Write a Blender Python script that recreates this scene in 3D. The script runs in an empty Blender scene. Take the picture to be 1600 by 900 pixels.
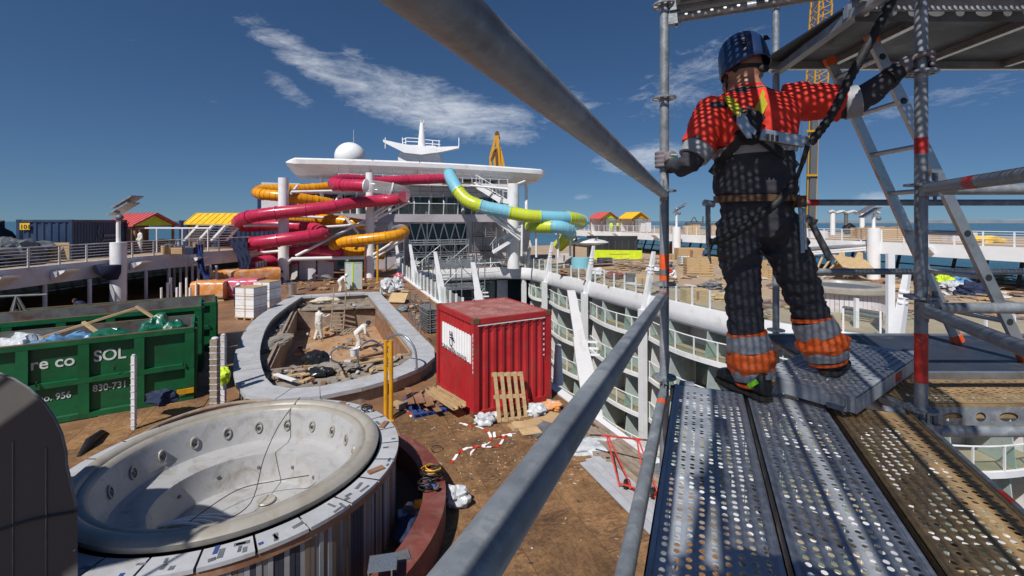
import bpy, bmesh, math, random
from mathutils import Vector, Matrix, noise
random.seed(7)
R = math.radians
scene = bpy.context.scene
col = scene.collection
F = 711.1          # focal length in pixels of the 1600 px wide photograph
EYE = 5.23         # eye height above the pool deck
HOR = 345.0

# ------------------------------------------------------------------ camera
cam_d = bpy.data.cameras.new('camera'); cam = bpy.data.objects.new('camera', cam_d); col.objects.link(cam)
cam_d.lens = 16.0; cam_d.sensor_width = 36.0; cam_d.shift_y = -(450.0 - HOR) / 1600.0
cam_d.clip_start = 0.02; cam_d.clip_end = 60000
cam.location = (0, 0, EYE); cam.rotation_euler = (R(90), 0, 0)
scene.camera = cam

# ------------------------------------------------------------------ sky, sun, exposure
SUN_YAW, SUN_EL = 28.0, 50.0          # the light travels 28 deg right of straight ahead
world = bpy.data.worlds.new('World'); scene.world = world; world.use_nodes = True
wn = world.node_tree.nodes; wl = world.node_tree.links
for n in list(wn): wn.remove(n)
def wnode(t, **kw):
    n = wn.new(t)
    for k, v in kw.items(): setattr(n, k, v)
    return n
sky = wnode('ShaderNodeTexSky', sky_type='NISHITA'); sky.sun_disc = False
sky.sun_elevation = R(SUN_EL); sky.sun_rotation = R(180 + SUN_YAW)
sky.altitude = 0; sky.air_density = 1.0; sky.dust_density = 0.4; sky.ozone_density = 2.5
tc = wnode('ShaderNodeTexCoord')
sxyz = wnode('ShaderNodeSeparateXYZ'); wl.new(tc.outputs['Generated'], sxyz.inputs[0])
zmx = wnode('ShaderNodeMath', operation='MAXIMUM'); wl.new(sxyz.outputs[2], zmx.inputs[0]); zmx.inputs[1].default_value = 0.0
zma = wnode('ShaderNodeMath', operation='MULTIPLY_ADD'); wl.new(zmx.outputs[0], zma.inputs[0]); zma.inputs[1].default_value = 1.0; zma.inputs[2].default_value = .075
cxyz = wnode('ShaderNodeCombineXYZ'); wl.new(sxyz.outputs[0], cxyz.inputs[0]); wl.new(sxyz.outputs[1], cxyz.inputs[1]); wl.new(zma.outputs[0], cxyz.inputs[2])
wl.new(cxyz.outputs[0], sky.inputs['Vector'])
def wmath(op, a, b=None, c=None, clamp=False):
    n = wnode('ShaderNodeMath', operation=op); n.use_clamp = clamp
    for i, v in enumerate((a, b, c)):
        if v is None: continue
        if isinstance(v, (int, float)): n.inputs[i].default_value = v
        else: wl.new(v, n.inputs[i])
    return n.outputs[0]
def wdot(v):
    n = wnode('ShaderNodeVectorMath', operation='DOT_PRODUCT'); wl.new(tc.outputs['Generated'], n.inputs[0]); n.inputs[1].default_value = v
    return n.outputs['Value']
def wnoise(scale, detail, rough, dist, stretch=(1, 1, 1), rot=(0, 0, 0)):
    mp = wnode('ShaderNodeMapping'); wl.new(tc.outputs['Generated'], mp.inputs['Vector'])
    mp.inputs['Scale'].default_value = stretch; mp.inputs['Rotation'].default_value = rot
    n = wnode('ShaderNodeTexNoise'); wl.new(mp.outputs[0], n.inputs['Vector'])
    n.inputs['Scale'].default_value = scale; n.inputs['Detail'].default_value = detail
    n.inputs['Roughness'].default_value = rough; n.inputs['Distortion'].default_value = dist
    return n.outputs[0]
def blob(px, py, ang, A, B, amp):
    d = Vector(((px - 800) / F, 1, (HOR - py) / F)).normalized()
    right = Vector((0, 0, 1)).cross(d).normalized() * -1
    up = right.cross(d).normalized()
    e1 = right * math.cos(ang) + up * math.sin(ang); e2 = up * math.cos(ang) - right * math.sin(ang)
    a = wmath('DIVIDE', wdot(e1), A); b = wmath('DIVIDE', wdot(e2), B)
    r2 = wmath('ADD', wmath('MULTIPLY', a, a), wmath('MULTIPLY', b, b))
    m = wmath('SUBTRACT', 1.0, r2, clamp=True)
    front = wmath('GREATER_THAN', wdot(d), 0.0)
    return wmath('MULTIPLY', wmath('MULTIPLY', m, front), amp)
masks = [blob(670, 165, R(-16), .29, .075, 1.0), blob(480, 92, R(-26), .15, .038, .8), blob(450, 140, R(-32), .07, .03, .6), blob(570, 110, R(-40), .09, .03, .55), blob(770, 185, R(-8), .15, .05, .8),
         blob(1080, 120, R(24), .17, .07, .62), blob(1010, 245, R(4), .12, .045, .95), blob(912, 307, 0, .03, .012, .6), blob(1375, 312, 0, .05, .02, .8),
         blob(1480, 150, R(8), .25, .03, .4), blob(900, 160, R(-10), .06, .035, .4)]
msum = masks[0]
for m in masks[1:]: msum = wmath('MAXIMUM', msum, m)
n1 = wnoise(6.0, 14, .66, 1.1, (1.0, 1.0, 3.4), (0, R(17), 0))
n2 = wnoise(22.0, 10, .7, 1.6, (1.0, 1.0, 3.0), (0, R(30), 0))
nn = wmath('ADD', wmath('MULTIPLY', n1, .68), wmath('MULTIPLY', n2, .32))
thr = wmath('SUBTRACT', wmath('ADD', nn, wmath('MULTIPLY', msum, .38)), .62)
cl = wmath('MULTIPLY', thr, 2.3, clamp=True)
cl = wmath('MULTIPLY', wmath('POWER', cl, 1.2), .9)
mix = wnode('ShaderNodeMix', data_type='RGBA'); wl.new(cl, mix.inputs[0])
hs = wnode('ShaderNodeHueSaturation'); hs.inputs['Saturation'].default_value = 1.08; wl.new(sky.outputs[0], hs.inputs['Color'])
tn = wnode('ShaderNodeMix', data_type='RGBA', blend_type='MULTIPLY'); tn.inputs[0].default_value = 1.0; wl.new(hs.outputs[0], tn.inputs[6]); tn.inputs[7].default_value = (.72, .92, 1.12, 1); wl.new(tn.outputs[2], mix.inputs[6]); mix.inputs[7].default_value = (15, 15.6, 16.6, 1)
bg = wnode('ShaderNodeBackground'); bg.inputs[1].default_value = 0.054
wl.new(mix.outputs[2], bg.inputs[0])
out = wnode('ShaderNodeOutputWorld'); wl.new(bg.outputs[0], out.inputs[0])

sun_d = bpy.data.lights.new('sun', 'SUN'); sun = bpy.data.objects.new('sun', sun_d); col.objects.link(sun)
sun_d.energy = 4.9; sun_d.angle = R(0.62); sun_d.color = (1.0, .955, .88)
TRAVEL = Vector((math.sin(R(SUN_YAW)) * math.cos(R(SUN_EL)), math.cos(R(SUN_YAW)) * math.cos(R(SUN_EL)), -math.sin(R(SUN_EL))))
sun.rotation_euler = TRAVEL.to_track_quat('-Z', 'Y').to_euler(); sun.location = (-20, -30, 60)
vs = scene.view_settings
vs.view_transform = 'Standard'; vs.look = 'None'; vs.gamma = 1.0; vs.use_curve_mapping = False; vs.exposure = 0.0
scene.cycles.max_bounces = 6; scene.cycles.transparent_max_bounces = 12
scene.cycles.use_denoising = True

# ------------------------------------------------------------------ helpers
def at(px, py, Y):
    return Vector(((px - 800) / F * Y, Y, EYE - (py - HOR) / F * Y))
def gnd(px, py, z=0.0):
    Y = (EYE - z) * F / (py - HOR)
    return Vector(((px - 800) / F * Y, Y, z))
def ship(s, t, z=0.0):
    return Vector((7.8 + .927 * s - .375 * t, 17.1 + .375 * s + .927 * t, z))
SA = Vector((-.375, .927, 0)); SB = Vector((.927, .375, 0)); UP = Vector((0, 0, 1))
WL = {}

class MB:
    def __init__(s): s.v = []; s.f = []; s.m = []; s.mi = 0
    def add(s, vs_, fs):
        o = len(s.v); s.v += [tuple(p) for p in vs_]
        for f in fs: s.f.append(tuple(i + o for i in f)); s.m.append(s.mi)
        return s
    def frame(s, c, x, y, z):
        """box from centre and three half-extent vectors"""
        c = Vector(c); x = Vector(x); y = Vector(y); z = Vector(z)
        p = [c - x - y - z, c + x - y - z, c + x + y - z, c - x + y - z, c - x - y + z, c + x - y + z, c + x + y + z, c - x + y + z]
        return s.add(p, [(3, 2, 1, 0), (4, 5, 6, 7), (0, 1, 5, 4), (1, 2, 6, 5), (2, 3, 7, 6), (3, 0, 4, 7)])
    def box(s, c, sz, rz=0.0):
        cs, sn = math.cos(rz), math.sin(rz)
        return s.frame(c, (cs * sz[0] / 2, sn * sz[0] / 2, 0), (-sn * sz[1] / 2, cs * sz[1] / 2, 0), (0, 0, sz[2] / 2))
    def bar(s, a, b, w, h, up=None):
        a = Vector(a); b = Vector(b); d = b - a; L = d.length
        if L < 1e-6: return s
        d.normalize(); u = Vector(up) if up is not None else UP
        if abs(d.dot(u)) > .98: u = Vector((0, 1, 0)) if abs(d.y) < .9 else Vector((1, 0, 0))
        x = d.cross(u).normalized(); z = x.cross(d).normalized()
        return s.frame((a + b) / 2, d * (L / 2), x * (w / 2), z * (h / 2))
    def tube(s, a, b, r, n=10, r2=None):
        return s.pipe([a, b], r, n, radii=[r, r if r2 is None else r2])
    def pipe(s, pts, r, n=8, radii=None, closed=False, cap=True, flat=1.0, up=None):
        pts = [Vector(p) for p in pts]; N = len(pts)
        rad = radii or [r] * N
        tang = []
        for i in range(N):
            if closed: d = pts[(i + 1) % N] - pts[i - 1]
            else: d = pts[min(i + 1, N - 1)] - pts[max(i - 1, 0)]
            if d.length < 1e-9: d = Vector((0, 0, 1))
            tang.append(d.normalized())
        t0 = tang[0]
        u = Vector(up) if up is not None else (UP if abs(t0.z) < .9 else Vector((0, 1, 0)))
        x = t0.cross(u).normalized()
        vs_ = []
        for i in range(N):
            t = tang[i]
            x = (x - t * x.dot(t))
            if x.length < 1e-6: x = t.orthogonal()
            x.normalize(); y = t.cross(x)
            for k in range(n):
                a = 2 * math.pi * k / n
                vs_.append(pts[i] + x * (math.cos(a) * rad[i]) + y * (math.sin(a) * rad[i] * flat))
        fs = []
        for i in range(N if closed else N - 1):
            j = (i + 1) % N
            for k in range(n):
                l = (k + 1) % n
                fs.append((i * n + k, i * n + l, j * n + l, j * n + k))
        if cap and not closed:
            fs.append(tuple(range(n - 1, -1, -1))); fs.append(tuple((N - 1) * n + k for k in range(n)))
        return s.add(vs_, fs)
    def lathe(s, prof, n, c=(0, 0, 0), a0=0.0, a1=2 * math.pi):
        c = Vector(c); full = abs(a1 - a0 - 2 * math.pi) < 1e-6
        m = n if full else n + 1; vs_ = []
        for i in range(m):
            a = a0 + (a1 - a0) * i / n
            for (r, z) in prof: vs_.append(c + Vector((math.cos(a) * r, math.sin(a) * r, z)))
        k = len(prof); fs = []
        for i in range(n):
            j = (i + 1) % m
            for q in range(k - 1): fs.append((i * k + q, j * k + q, j * k + q + 1, i * k + q + 1))
        return s.add(vs_, fs)
    def prism(s, poly, z0, z1):
        n = len(poly); A = sum(poly[i][0] * poly[(i + 1) % n][1] - poly[(i + 1) % n][0] * poly[i][1] for i in range(n))
        if A < 0: poly = poly[::-1]
        vs_ = [(p[0], p[1], z0) for p in poly] + [(p[0], p[1], z1) for p in poly]
        fs = [tuple(range(n - 1, -1, -1)), tuple(range(n, 2 * n))] + [(i, (i + 1) % n, n + (i + 1) % n, n + i) for i in range(n)]
        return s.add(vs_, fs)
    def extrude(s, poly3, vec):
        n = len(poly3); vec = Vector(vec); p = [Vector(q) for q in poly3]
        vs_ = p + [q + vec for q in p]
        fs = [tuple(range(n - 1, -1, -1)), tuple(range(n, 2 * n))] + [(i, (i + 1) % n, n + (i + 1) % n, n + i) for i in range(n)]
        return s.add(vs_, fs)
    def quad(s, a, b, c, d): return s.add([a, b, c, d], [(0, 1, 2, 3)])
    def loft(s, rings, cap=True):
        n = len(rings[0]); vs_ = [p for r in rings for p in r]; fs = []
        for i in range(len(rings) - 1):
            for k in range(n):
                l = (k + 1) % n; fs.append((i * n + k, i * n + l, (i + 1) * n + l, (i + 1) * n + k))
        if cap: fs.append(tuple(range(n - 1, -1, -1))); fs.append(tuple((len(rings) - 1) * n + k for k in range(n)))
        return s.add(vs_, fs)
    def ball(s, c, r, n=10, m=6, sq=(1, 1, 1)):
        c = Vector(c); rings = []
        for i in range(m + 1):
            th = math.pi * (i + .02) / (m + .04)
            rings.append([c + Vector((math.sin(th) * math.cos(2 * math.pi * k / n) * r * sq[0], math.sin(th) * math.sin(2 * math.pi * k / n) * r * sq[1], -math.cos(th) * r * sq[2])) for k in range(n)])
        return s.loft(rings)
    def mesh(s, name, mats, smooth=None):
        me = bpy.data.meshes.new(name); me.from_pydata(s.v, [], s.f); 
        for m_ in (mats if isinstance(mats, (list, tuple)) else [mats]): me.materials.append(m_)
        if isinstance(mats, (list, tuple)) and len(mats) > 1: me.polygons.foreach_set('material_index', s.m)
        bm = bmesh.new(); bm.from_mesh(me); bmesh.ops.recalc_face_normals(bm, faces=bm.faces); bm.to_mesh(me); bm.free()
        if smooth:
            me.polygons.foreach_set('use_smooth', [True] * len(me.polygons)); me.set_sharp_from_angle(angle=R(smooth))
        me.update(); return me
    def build(s, name, mats, parent=None, smooth=None, label=None, cat=None, group=None, kind=None, bevel=None):
        if parent is None:
            xs = [p[0] for p in s.v]; ys = [p[1] for p in s.v]; zs = [p[2] for p in s.v]
            o = Vector(((min(xs) + max(xs)) / 2, (min(ys) + max(ys)) / 2, min(zs)))
            s.v = [(p[0] - o.x, p[1] - o.y, p[2] - o.z) for p in s.v]
        else: o = -WL[parent]
        ob = bpy.data.objects.new(name, s.mesh(name, mats, smooth)); col.objects.link(ob); ob.location = o
        if parent is not None: ob.parent = parent; WL[ob] = Vector((0, 0, 0))
        else: WL[ob] = o.copy()
        if bevel:
            bv = ob.modifiers.new('bevel', 'BEVEL'); bv.width = bevel; bv.segments = 2; bv.limit_method = 'ANGLE'; bv.angle_limit = R(40)
        tag(ob, label, cat, group, kind); return ob
def tag(o, label=None, cat=None, group=None, kind=None):
    if label: o['label'] = label
    if cat: o['category'] = cat
    if group: o['group'] = group
    if kind: o['kind'] = kind
    return o
def thing(name, loc, label, cat, group=None, kind=None):
    o = bpy.data.objects.new(name, None); col.objects.link(o); o.location = loc; o.empty_display_size = .2
    WL[o] = Vector(loc); return tag(o, label, cat, group, kind)
def put(mesh, name, parent, loc=(0, 0, 0), rot=None, scale=None):
    """another piece with shared mesh data, placed in world space under parent"""
    o = bpy.data.objects.new(name, mesh); col.objects.link(o)
    o.location = Vector(loc) - (WL[parent] if parent else Vector((0, 0, 0)))
    if rot is not None: o.rotation_euler = rot
    if scale is not None: o.scale = scale
    if parent: o.parent = parent
    WL[o] = Vector(loc); return o
def copy_tree(o, parent=None):
    c = o.copy(); col.objects.link(c); c.parent = parent; WL[c] = WL[o].copy() if o in WL else Vector()
    for ch in [x for x in o.children]: copy_tree(ch, c)
    return c

# ------------------------------------------------------------------ materials
def mat(name, c, rough=.6, metal=0.0, var=.18, scale=2.5, bump=0.0, bscale=60, dirt=None, damt=.5, dscale=1.6, spec=.5, stretch=None, emit=None, rvar=.12):
    m = bpy.data.materials.new(name); m.use_nodes = True; nt = m.node_tree; N = nt.nodes; L = nt.links
    b = N['Principled BSDF']; b.inputs['Roughness'].default_value = rough; b.inputs['Metallic'].default_value = metal
    b.inputs['Specular IOR Level'].default_value = spec
    t = N.new('ShaderNodeTexCoord'); oi = N.new('ShaderNodeObjectInfo'); vm = N.new('ShaderNodeVectorMath'); vm.operation = 'MULTIPLY_ADD'; vm.inputs[1].default_value = (37, 53, 19)
    L.new(oi.outputs['Random'], vm.inputs[0]); L.new(t.outputs['Object'], vm.inputs[2]); src = vm.outputs[0]
    if stretch:
        mp = N.new('ShaderNodeMapping'); mp.inputs['Scale'].default_value = stretch; L.new(src, mp.inputs[0]); src = mp.outputs[0]
    n = N.new('ShaderNodeTexNoise'); n.inputs['Scale'].default_value = scale; n.inputs['Detail'].default_value = 9; n.inputs['Roughness'].default_value = .65
    L.new(src, n.inputs['Vector'])
    r = N.new('ShaderNodeValToRGB'); L.new(n.outputs[0], r.inputs[0])
    r.color_ramp.elements[0].position = .3; r.color_ramp.elements[1].position = .7
    r.color_ramp.elements[0].color = (*[max(0, x * (1 - var)) for x in c], 1); r.color_ramp.elements[1].color = (*[min(1, x * (1 + var)) for x in c], 1)
    o = r.outputs[0]
    if dirt:
        n2 = N.new('ShaderNodeTexNoise'); n2.inputs['Scale'].default_value = dscale; n2.inputs['Detail'].default_value = 12; n2.inputs['Roughness'].default_value = .72; n2.inputs['Distortion'].default_value = .6
        L.new(src, n2.inputs['Vector'])
        r2 = N.new('ShaderNodeValToRGB'); L.new(n2.outputs[0], r2.inputs[0])
        r2.color_ramp.elements[0].position = max(.02, .62 - .3 * damt); r2.color_ramp.elements[1].position = .78 - .22 * damt
        r2.color_ramp.elements[0].color = (0, 0, 0, 1); r2.color_ramp.elements[1].color = (1, 1, 1, 1)
        mx = N.new('ShaderNodeMix'); mx.data_type = 'RGBA'; L.new(r2.outputs[0], mx.inputs[0]); L.new(o, mx.inputs[6]); mx.inputs[7].default_value = (*dirt, 1)
        o = mx.outputs[2]
    L.new(o, b.inputs['Base Color'])
    mr = N.new('ShaderNodeMapRange'); L.new(n.outputs[0], mr.inputs[0]); mr.inputs[1].default_value = .3; mr.inputs[2].default_value = .7
    mr.inputs[3].default_value = max(.02, rough - rvar); mr.inputs[4].default_value = min(1, rough + rvar); L.new(mr.outputs[0], b.inputs['Roughness'])
    if bump:
        n3 = N.new('ShaderNodeTexNoise'); n3.inputs['Scale'].default_value = bscale; n3.inputs['Detail'].default_value = 6; L.new(src, n3.inputs['Vector'])
        bp = N.new('ShaderNodeBump'); bp.inputs['Strength'].default_value = bump; bp.inputs['Distance'].default_value = .02; L.new(n3.outputs[0], bp.inputs['Height']); L.new(bp.outputs[0], b.inputs['Normal'])
    if emit: b.inputs['Emission Color'].default_value = (*c, 1); b.inputs['Emission Strength'].default_value = emit
    return m
def glass(name, tint=(.8, .9, .88), alpha=.25, rough=.03):
    m = bpy.data.materials.new(name); m.use_nodes = True; nt = m.node_tree; N = nt.nodes; L = nt.links
    for n in list(N): N.remove(n)
    o = N.new('ShaderNodeOutputMaterial'); t = N.new('ShaderNodeBsdfTransparent'); t.inputs[0].default_value = (*tint, 1)
    g = N.new('ShaderNodeBsdfPrincipled'); g.inputs['Base Color'].default_value = (*[x * .7 for x in tint], 1); g.inputs['Roughness'].default_value = rough
    fr = N.new('ShaderNodeLayerWeight'); fr.inputs[0].default_value = .5
    pw = N.new('ShaderNodeMath'); pw.operation = 'POWER'; L.new(fr.outputs['Facing'], pw.inputs[0]); pw.inputs[1].default_value = 4.0
    ad = N.new('ShaderNodeMath'); ad.operation = 'MULTIPLY_ADD'; ad.use_clamp = True; L.new(pw.outputs[0], ad.inputs[0]); ad.inputs[1].default_value = .55; ad.inputs[2].default_value = alpha
    mx = N.new('ShaderNodeMixShader'); L.new(ad.outputs[0], mx.inputs[0]); L.new(t.outputs[0], mx.inputs[1]); L.new(g.outputs[0], mx.inputs[2]); L.new(mx.outputs[0], o.inputs[0])
    return m
K = {}
K['white'] = mat('white_paint', (.76, .76, .78), .4, var=.05, scale=.8, dirt=(.52, .5, .47), damt=.25, dscale=.9)
K['white_clean'] = mat('white_gloss', (.8, .8, .81), .3, var=.03)
K['offwhite'] = mat('grey_white_paint', (.62, .6, .63), .5, var=.08, scale=.7, dirt=(.42, .38, .37), damt=.35, dscale=.6)
K['cream'] = mat('cream_wall', (.5, .44, .37), .7, var=.1, scale=.6)
K['galv'] = mat('galvanised_steel', (.22, .245, .275), .46, .3, var=.3, scale=14, bump=.08, bscale=70, dirt=(.42, .44, .46), damt=.34, dscale=7, rvar=.16)
def scuff(m, c, thr, sc, amt):
    nt = m.node_tree; N = nt.nodes; L = nt.links; b = N['Principled BSDF']; prev = b.inputs['Base Color'].links[0].from_socket
    t = N.new('ShaderNodeTexCoord'); n = N.new('ShaderNodeTexNoise'); n.inputs['Scale'].default_value = sc; n.inputs['Detail'].default_value = 8; n.inputs['Distortion'].default_value = 2.5; n.inputs['Roughness'].default_value = .75; L.new(t.outputs['Object'], n.inputs['Vector'])
    r = N.new('ShaderNodeMapRange'); r.inputs[1].default_value = thr; r.inputs[2].default_value = thr + .05; r.inputs[4].default_value = amt; L.new(n.outputs[0], r.inputs[0])
    x = N.new('ShaderNodeMix'); x.data_type = 'RGBA'; L.new(r.outputs[0], x.inputs[0]); L.new(prev, x.inputs[6]); x.inputs[7].default_value = (*c, 1); L.new(x.outputs[2], b.inputs['Base Color'])
scuff(K['galv'], (.5, .52, .53), .64, 16, .75); scuff(K['galv'], (.09, .075, .06), .66, 5, .6)
K['galv_dark'] = mat('dull_steel', (.16, .17, .18), .55, .4, var=.3, scale=10, dirt=(.2, .13, .08), damt=.3, dscale=6)
K['plank'] = mat('zinc_plank', (.31, .34, .39), .42, .2, var=.3, scale=7, bump=.05, bscale=90, dirt=(.36, .38, .41), damt=.4, dscale=5, rvar=.18)
K['plank_brown'] = mat('dusty_plank', (.30, .2, .1), .7, .12, var=.35, scale=6, bump=.12, bscale=80, dirt=(.16, .12, .08), damt=.4, dscale=4)
K['ply_dark'] = mat('phenolic_ply', (.028, .036, .055), .5, 0, var=.3, scale=4, bump=.05, bscale=120, dirt=(.12, .12, .13), damt=.2, dscale=5)
K['alu'] = mat('aluminium', (.52, .52, .52), .34, .8, var=.14, scale=6, bump=.03, bscale=90, dirt=(.32, .28, .24), damt=.25, dscale=7)
K['redband'] = mat('red_tape', (.5, .025, .018), .5, 0, var=.3, scale=20, dirt=(.7, .2, .12), damt=.25, dscale=20)
K['orangeband'] = mat('orange_tape', (.7, .1, .02), .5, 0, var=.2, scale=20)
K['osb'] = None
K['red'] = mat('red_container_paint', (.40, .016, .022), .52, 0, var=.2, scale=1.2, dirt=(.26, .05, .035), damt=.4, dscale=2.6, bump=.03, bscale=30)
K['red_roof'] = mat('faded_red_roof', (.34, .12, .11), .65, 0, var=.2, scale=1.5, dirt=(.42, .26, .23), damt=.5, dscale=2.0)
K['rust'] = mat('rust', (.13, .06, .03), .85, 0, var=.4, scale=6, bump=.2)
K['green'] = mat('green_skip_paint', (.006, .115, .04), .42, 0, var=.25, scale=1.0, dirt=(.012, .07, .03), damt=.5, dscale=1.5, bump=.02, bscale=20)
K['skip_in'] = mat('scraped_steel', (.17, .17, .18), .6, .3, var=.35, scale=2, dirt=(.14, .06, .03), damt=.5, dscale=1.6)
K['blue'] = mat('navy_container_paint', (.016, .04, .1), .5, 0, var=.2, scale=1.0, dirt=(.035, .06, .11), damt=.4, dscale=1.6)
K['yellow'] = mat('yellow_paint', (.62, .3, .01), .42, 0, var=.15, scale=3, dirt=(.35, .2, .05), damt=.25)
K['sl_red'] = mat('raspberry_fibreglass', (.47, .025, .075), .28, 0, var=.1, scale=.7, dirt=(.4, .06, .1), damt=.3, dscale=.8)
K['sl_yel'] = mat('amber_fibreglass', (.72, .32, .006), .28, 0, var=.1, scale=.7, dirt=(.5, .2, .01), damt=.3, dscale=.8)
K['sl_blue'] = mat('sky_blue_fibreglass', (.2, .48, .6), .3, 0, var=.06, scale=.7)
K['sl_lime'] = mat('lime_fibreglass', (.52, .58, .02), .3, 0, var=.06, scale=.7)
K['teal'] = mat('teal_shell', (.03, .36, .4), .4, 0, var=.1)
K['wood'] = mat('pine_timber', (.46, .32, .17), .75, 0, var=.25, scale=3, stretch=(1, 1, 6), bump=.1)
K['wood_grey'] = mat('weathered_timber', (.27, .21, .16), .85, 0, var=.3, scale=4, bump=.15, dirt=(.38, .33, .27), damt=.4, dscale=3)
K['wood_brown'] = mat('brown_board', (.24, .12, .07), .7, 0, var=.3, scale=3, dirt=(.34, .22, .15), damt=.4)
K['card'] = mat('cardboard', (.42, .28, .15), .85, 0, var=.12, scale=2)
K['plastic_w'] = mat('white_plastic_film', (.5, .52, .55), .22, 0, var=.3, scale=7, bump=.5, bscale=14)
K['plastic_b'] = mat('blue_plastic_bag', (.12, .28, .5), .3, 0, var=.2, scale=4, bump=.5, bscale=12)
K['plastic_g'] = mat('green_plastic_bag', (.008, .1, .06), .3, 0, var=.3, scale=4, bump=.5, bscale=12)
K['black'] = mat('black_rubber', (.012, .012, .014), .5, 0, var=.3)
K['black_bag'] = mat('black_plastic', (.015, .016, .02), .25, 0, var=.3, bump=.5, bscale=12)
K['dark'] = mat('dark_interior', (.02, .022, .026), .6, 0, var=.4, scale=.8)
K['dwin'] = mat('dark_window', (.012, .03, .038), .06, 0, var=.5, scale=.4, spec=.8)
K['gwin'] = mat('green_glass_door', (.11, .155, .15), .1, 0, var=.4, scale=.5, spec=.8)
K['glass'] = glass('clear_balustrade', (.9, .95, .94), .05)
K['gglass'] = glass('green_balcony_glass', (.85, .92, .89), .05)
K['acryl'] = glass('clear_acrylic', (.96, .97, .98), .2, .1)
K['mint'] = mat('frosted_mint_panel', (.42, .49, .48), .3, 0, var=.1)
K['tub'] = mat('dusty_white_shell', (.38, .38, .39), .33, 0, var=.07, scale=1.2, dirt=(.24, .22, .19), damt=.4, dscale=2.4)
K['tub_rim'] = mat('stained_rim', (.33, .31, .275), .4, 0, var=.1, scale=1.4, dirt=(.27, .235, .19), damt=.5, dscale=2.2)
K['coping'] = mat('grey_coping_board', (.4, .41, .44), .75, 0, var=.12, scale=2, dirt=(.33, .32, .31), damt=.45, dscale=2.4, bump=.08)
K['concrete'] = mat('scraped_screed', (.26, .23, .2), .9, 0, var=.35, scale=1.8, bump=.4, bscale=14, dirt=(.14, .12, .1), damt=.5)
K['poolfloor'] = mat('rusty_basin_floor', (.36, .2, .1), .8, 0, var=.3, scale=.9, dirt=(.45, .33, .23), damt=.5, dscale=.8, bump=.1)
K['poolwall'] = mat('stained_basin_wall', (.25, .18, .13), .8, 0, var=.35, scale=1.2, dirt=(.42, .36, .3), damt=.35, dscale=1.6, bump=.15)
K['redring'] = mat('primer_red_steel', (.15, .038, .03), .7, 0, var=.3, scale=2, dirt=(.2, .1, .08), damt=.4, dscale=3, bump=.08)
K['grey_shell'] = mat('grey_canvas', (.085, .08, .078), .85, 0, var=.15, scale=1, bump=.1, bscale=200)
K['skin'] = mat('skin', (.34, .17, .11), .5, 0, var=.1, scale=10)
K['overall'] = mat('white_overall', (.62, .61, .58), .8, 0, var=.1, scale=8, bump=.3, bscale=20)
K['darkcloth'] = mat('dark_cloth', (.02, .022, .03), .85, 0, var=.25, scale=8, bump=.3, bscale=25)
K['hivis_y'] = mat('yellow_hivis', (.55, .75, .03), .7, 0, var=.1)
K['hivis_o'] = mat('orange_hivis', (.85, .13, .015), .65, 0, var=.12, scale=8, bump=.2, bscale=25)
K['bluecloth'] = mat('blue_cloth', (.03, .06, .22), .8, 0, var=.25, scale=2, bump=.3, bscale=12)
K['helmet_w'] = mat('white_helmet', (.75, .75, .75), .35)
K['helmet_b'] = mat('blue_helmet', (.03, .16, .5), .35)
K['pinkwrap'] = mat('pink_wrapped_goods', (.55, .1, .16), .3, 0, var=.3, scale=1.5, dirt=(.62, .5, .5), damt=.4, dscale=1.4, bump=.5, bscale=8)
K['orangewrap'] = mat('orange_wrapped_goods', (.66, .26, .06), .3, 0, var=.3, scale=1.5, dirt=(.6, .5, .45), damt=.45, dscale=1.4, bump=.5, bscale=8)
K['sea'] = mat('sea_water', (.03, .10, .14), .22, 0, var=.25, scale=.004, bump=.0)
K['roofred'] = mat('pink_red_roof', (.55, .1, .1), .6)
K['roofyel'] = mat('yellow_roof', (.72, .45, .02), .6)
K['hutwall'] = mat('hut_wall', (.25, .15, .08), .8, var=.3)
K['limewall'] = mat('lime_wall', (.55, .68, .02), .5)
K['grating'] = mat('grey_gear', (.15, .16, .18), .6, .3, var=.4, scale=4)
K['navy'] = mat('navy_fabric', (.012, .02, .06), .8, 0, var=.3, scale=3, bump=.4, bscale=8)
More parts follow.
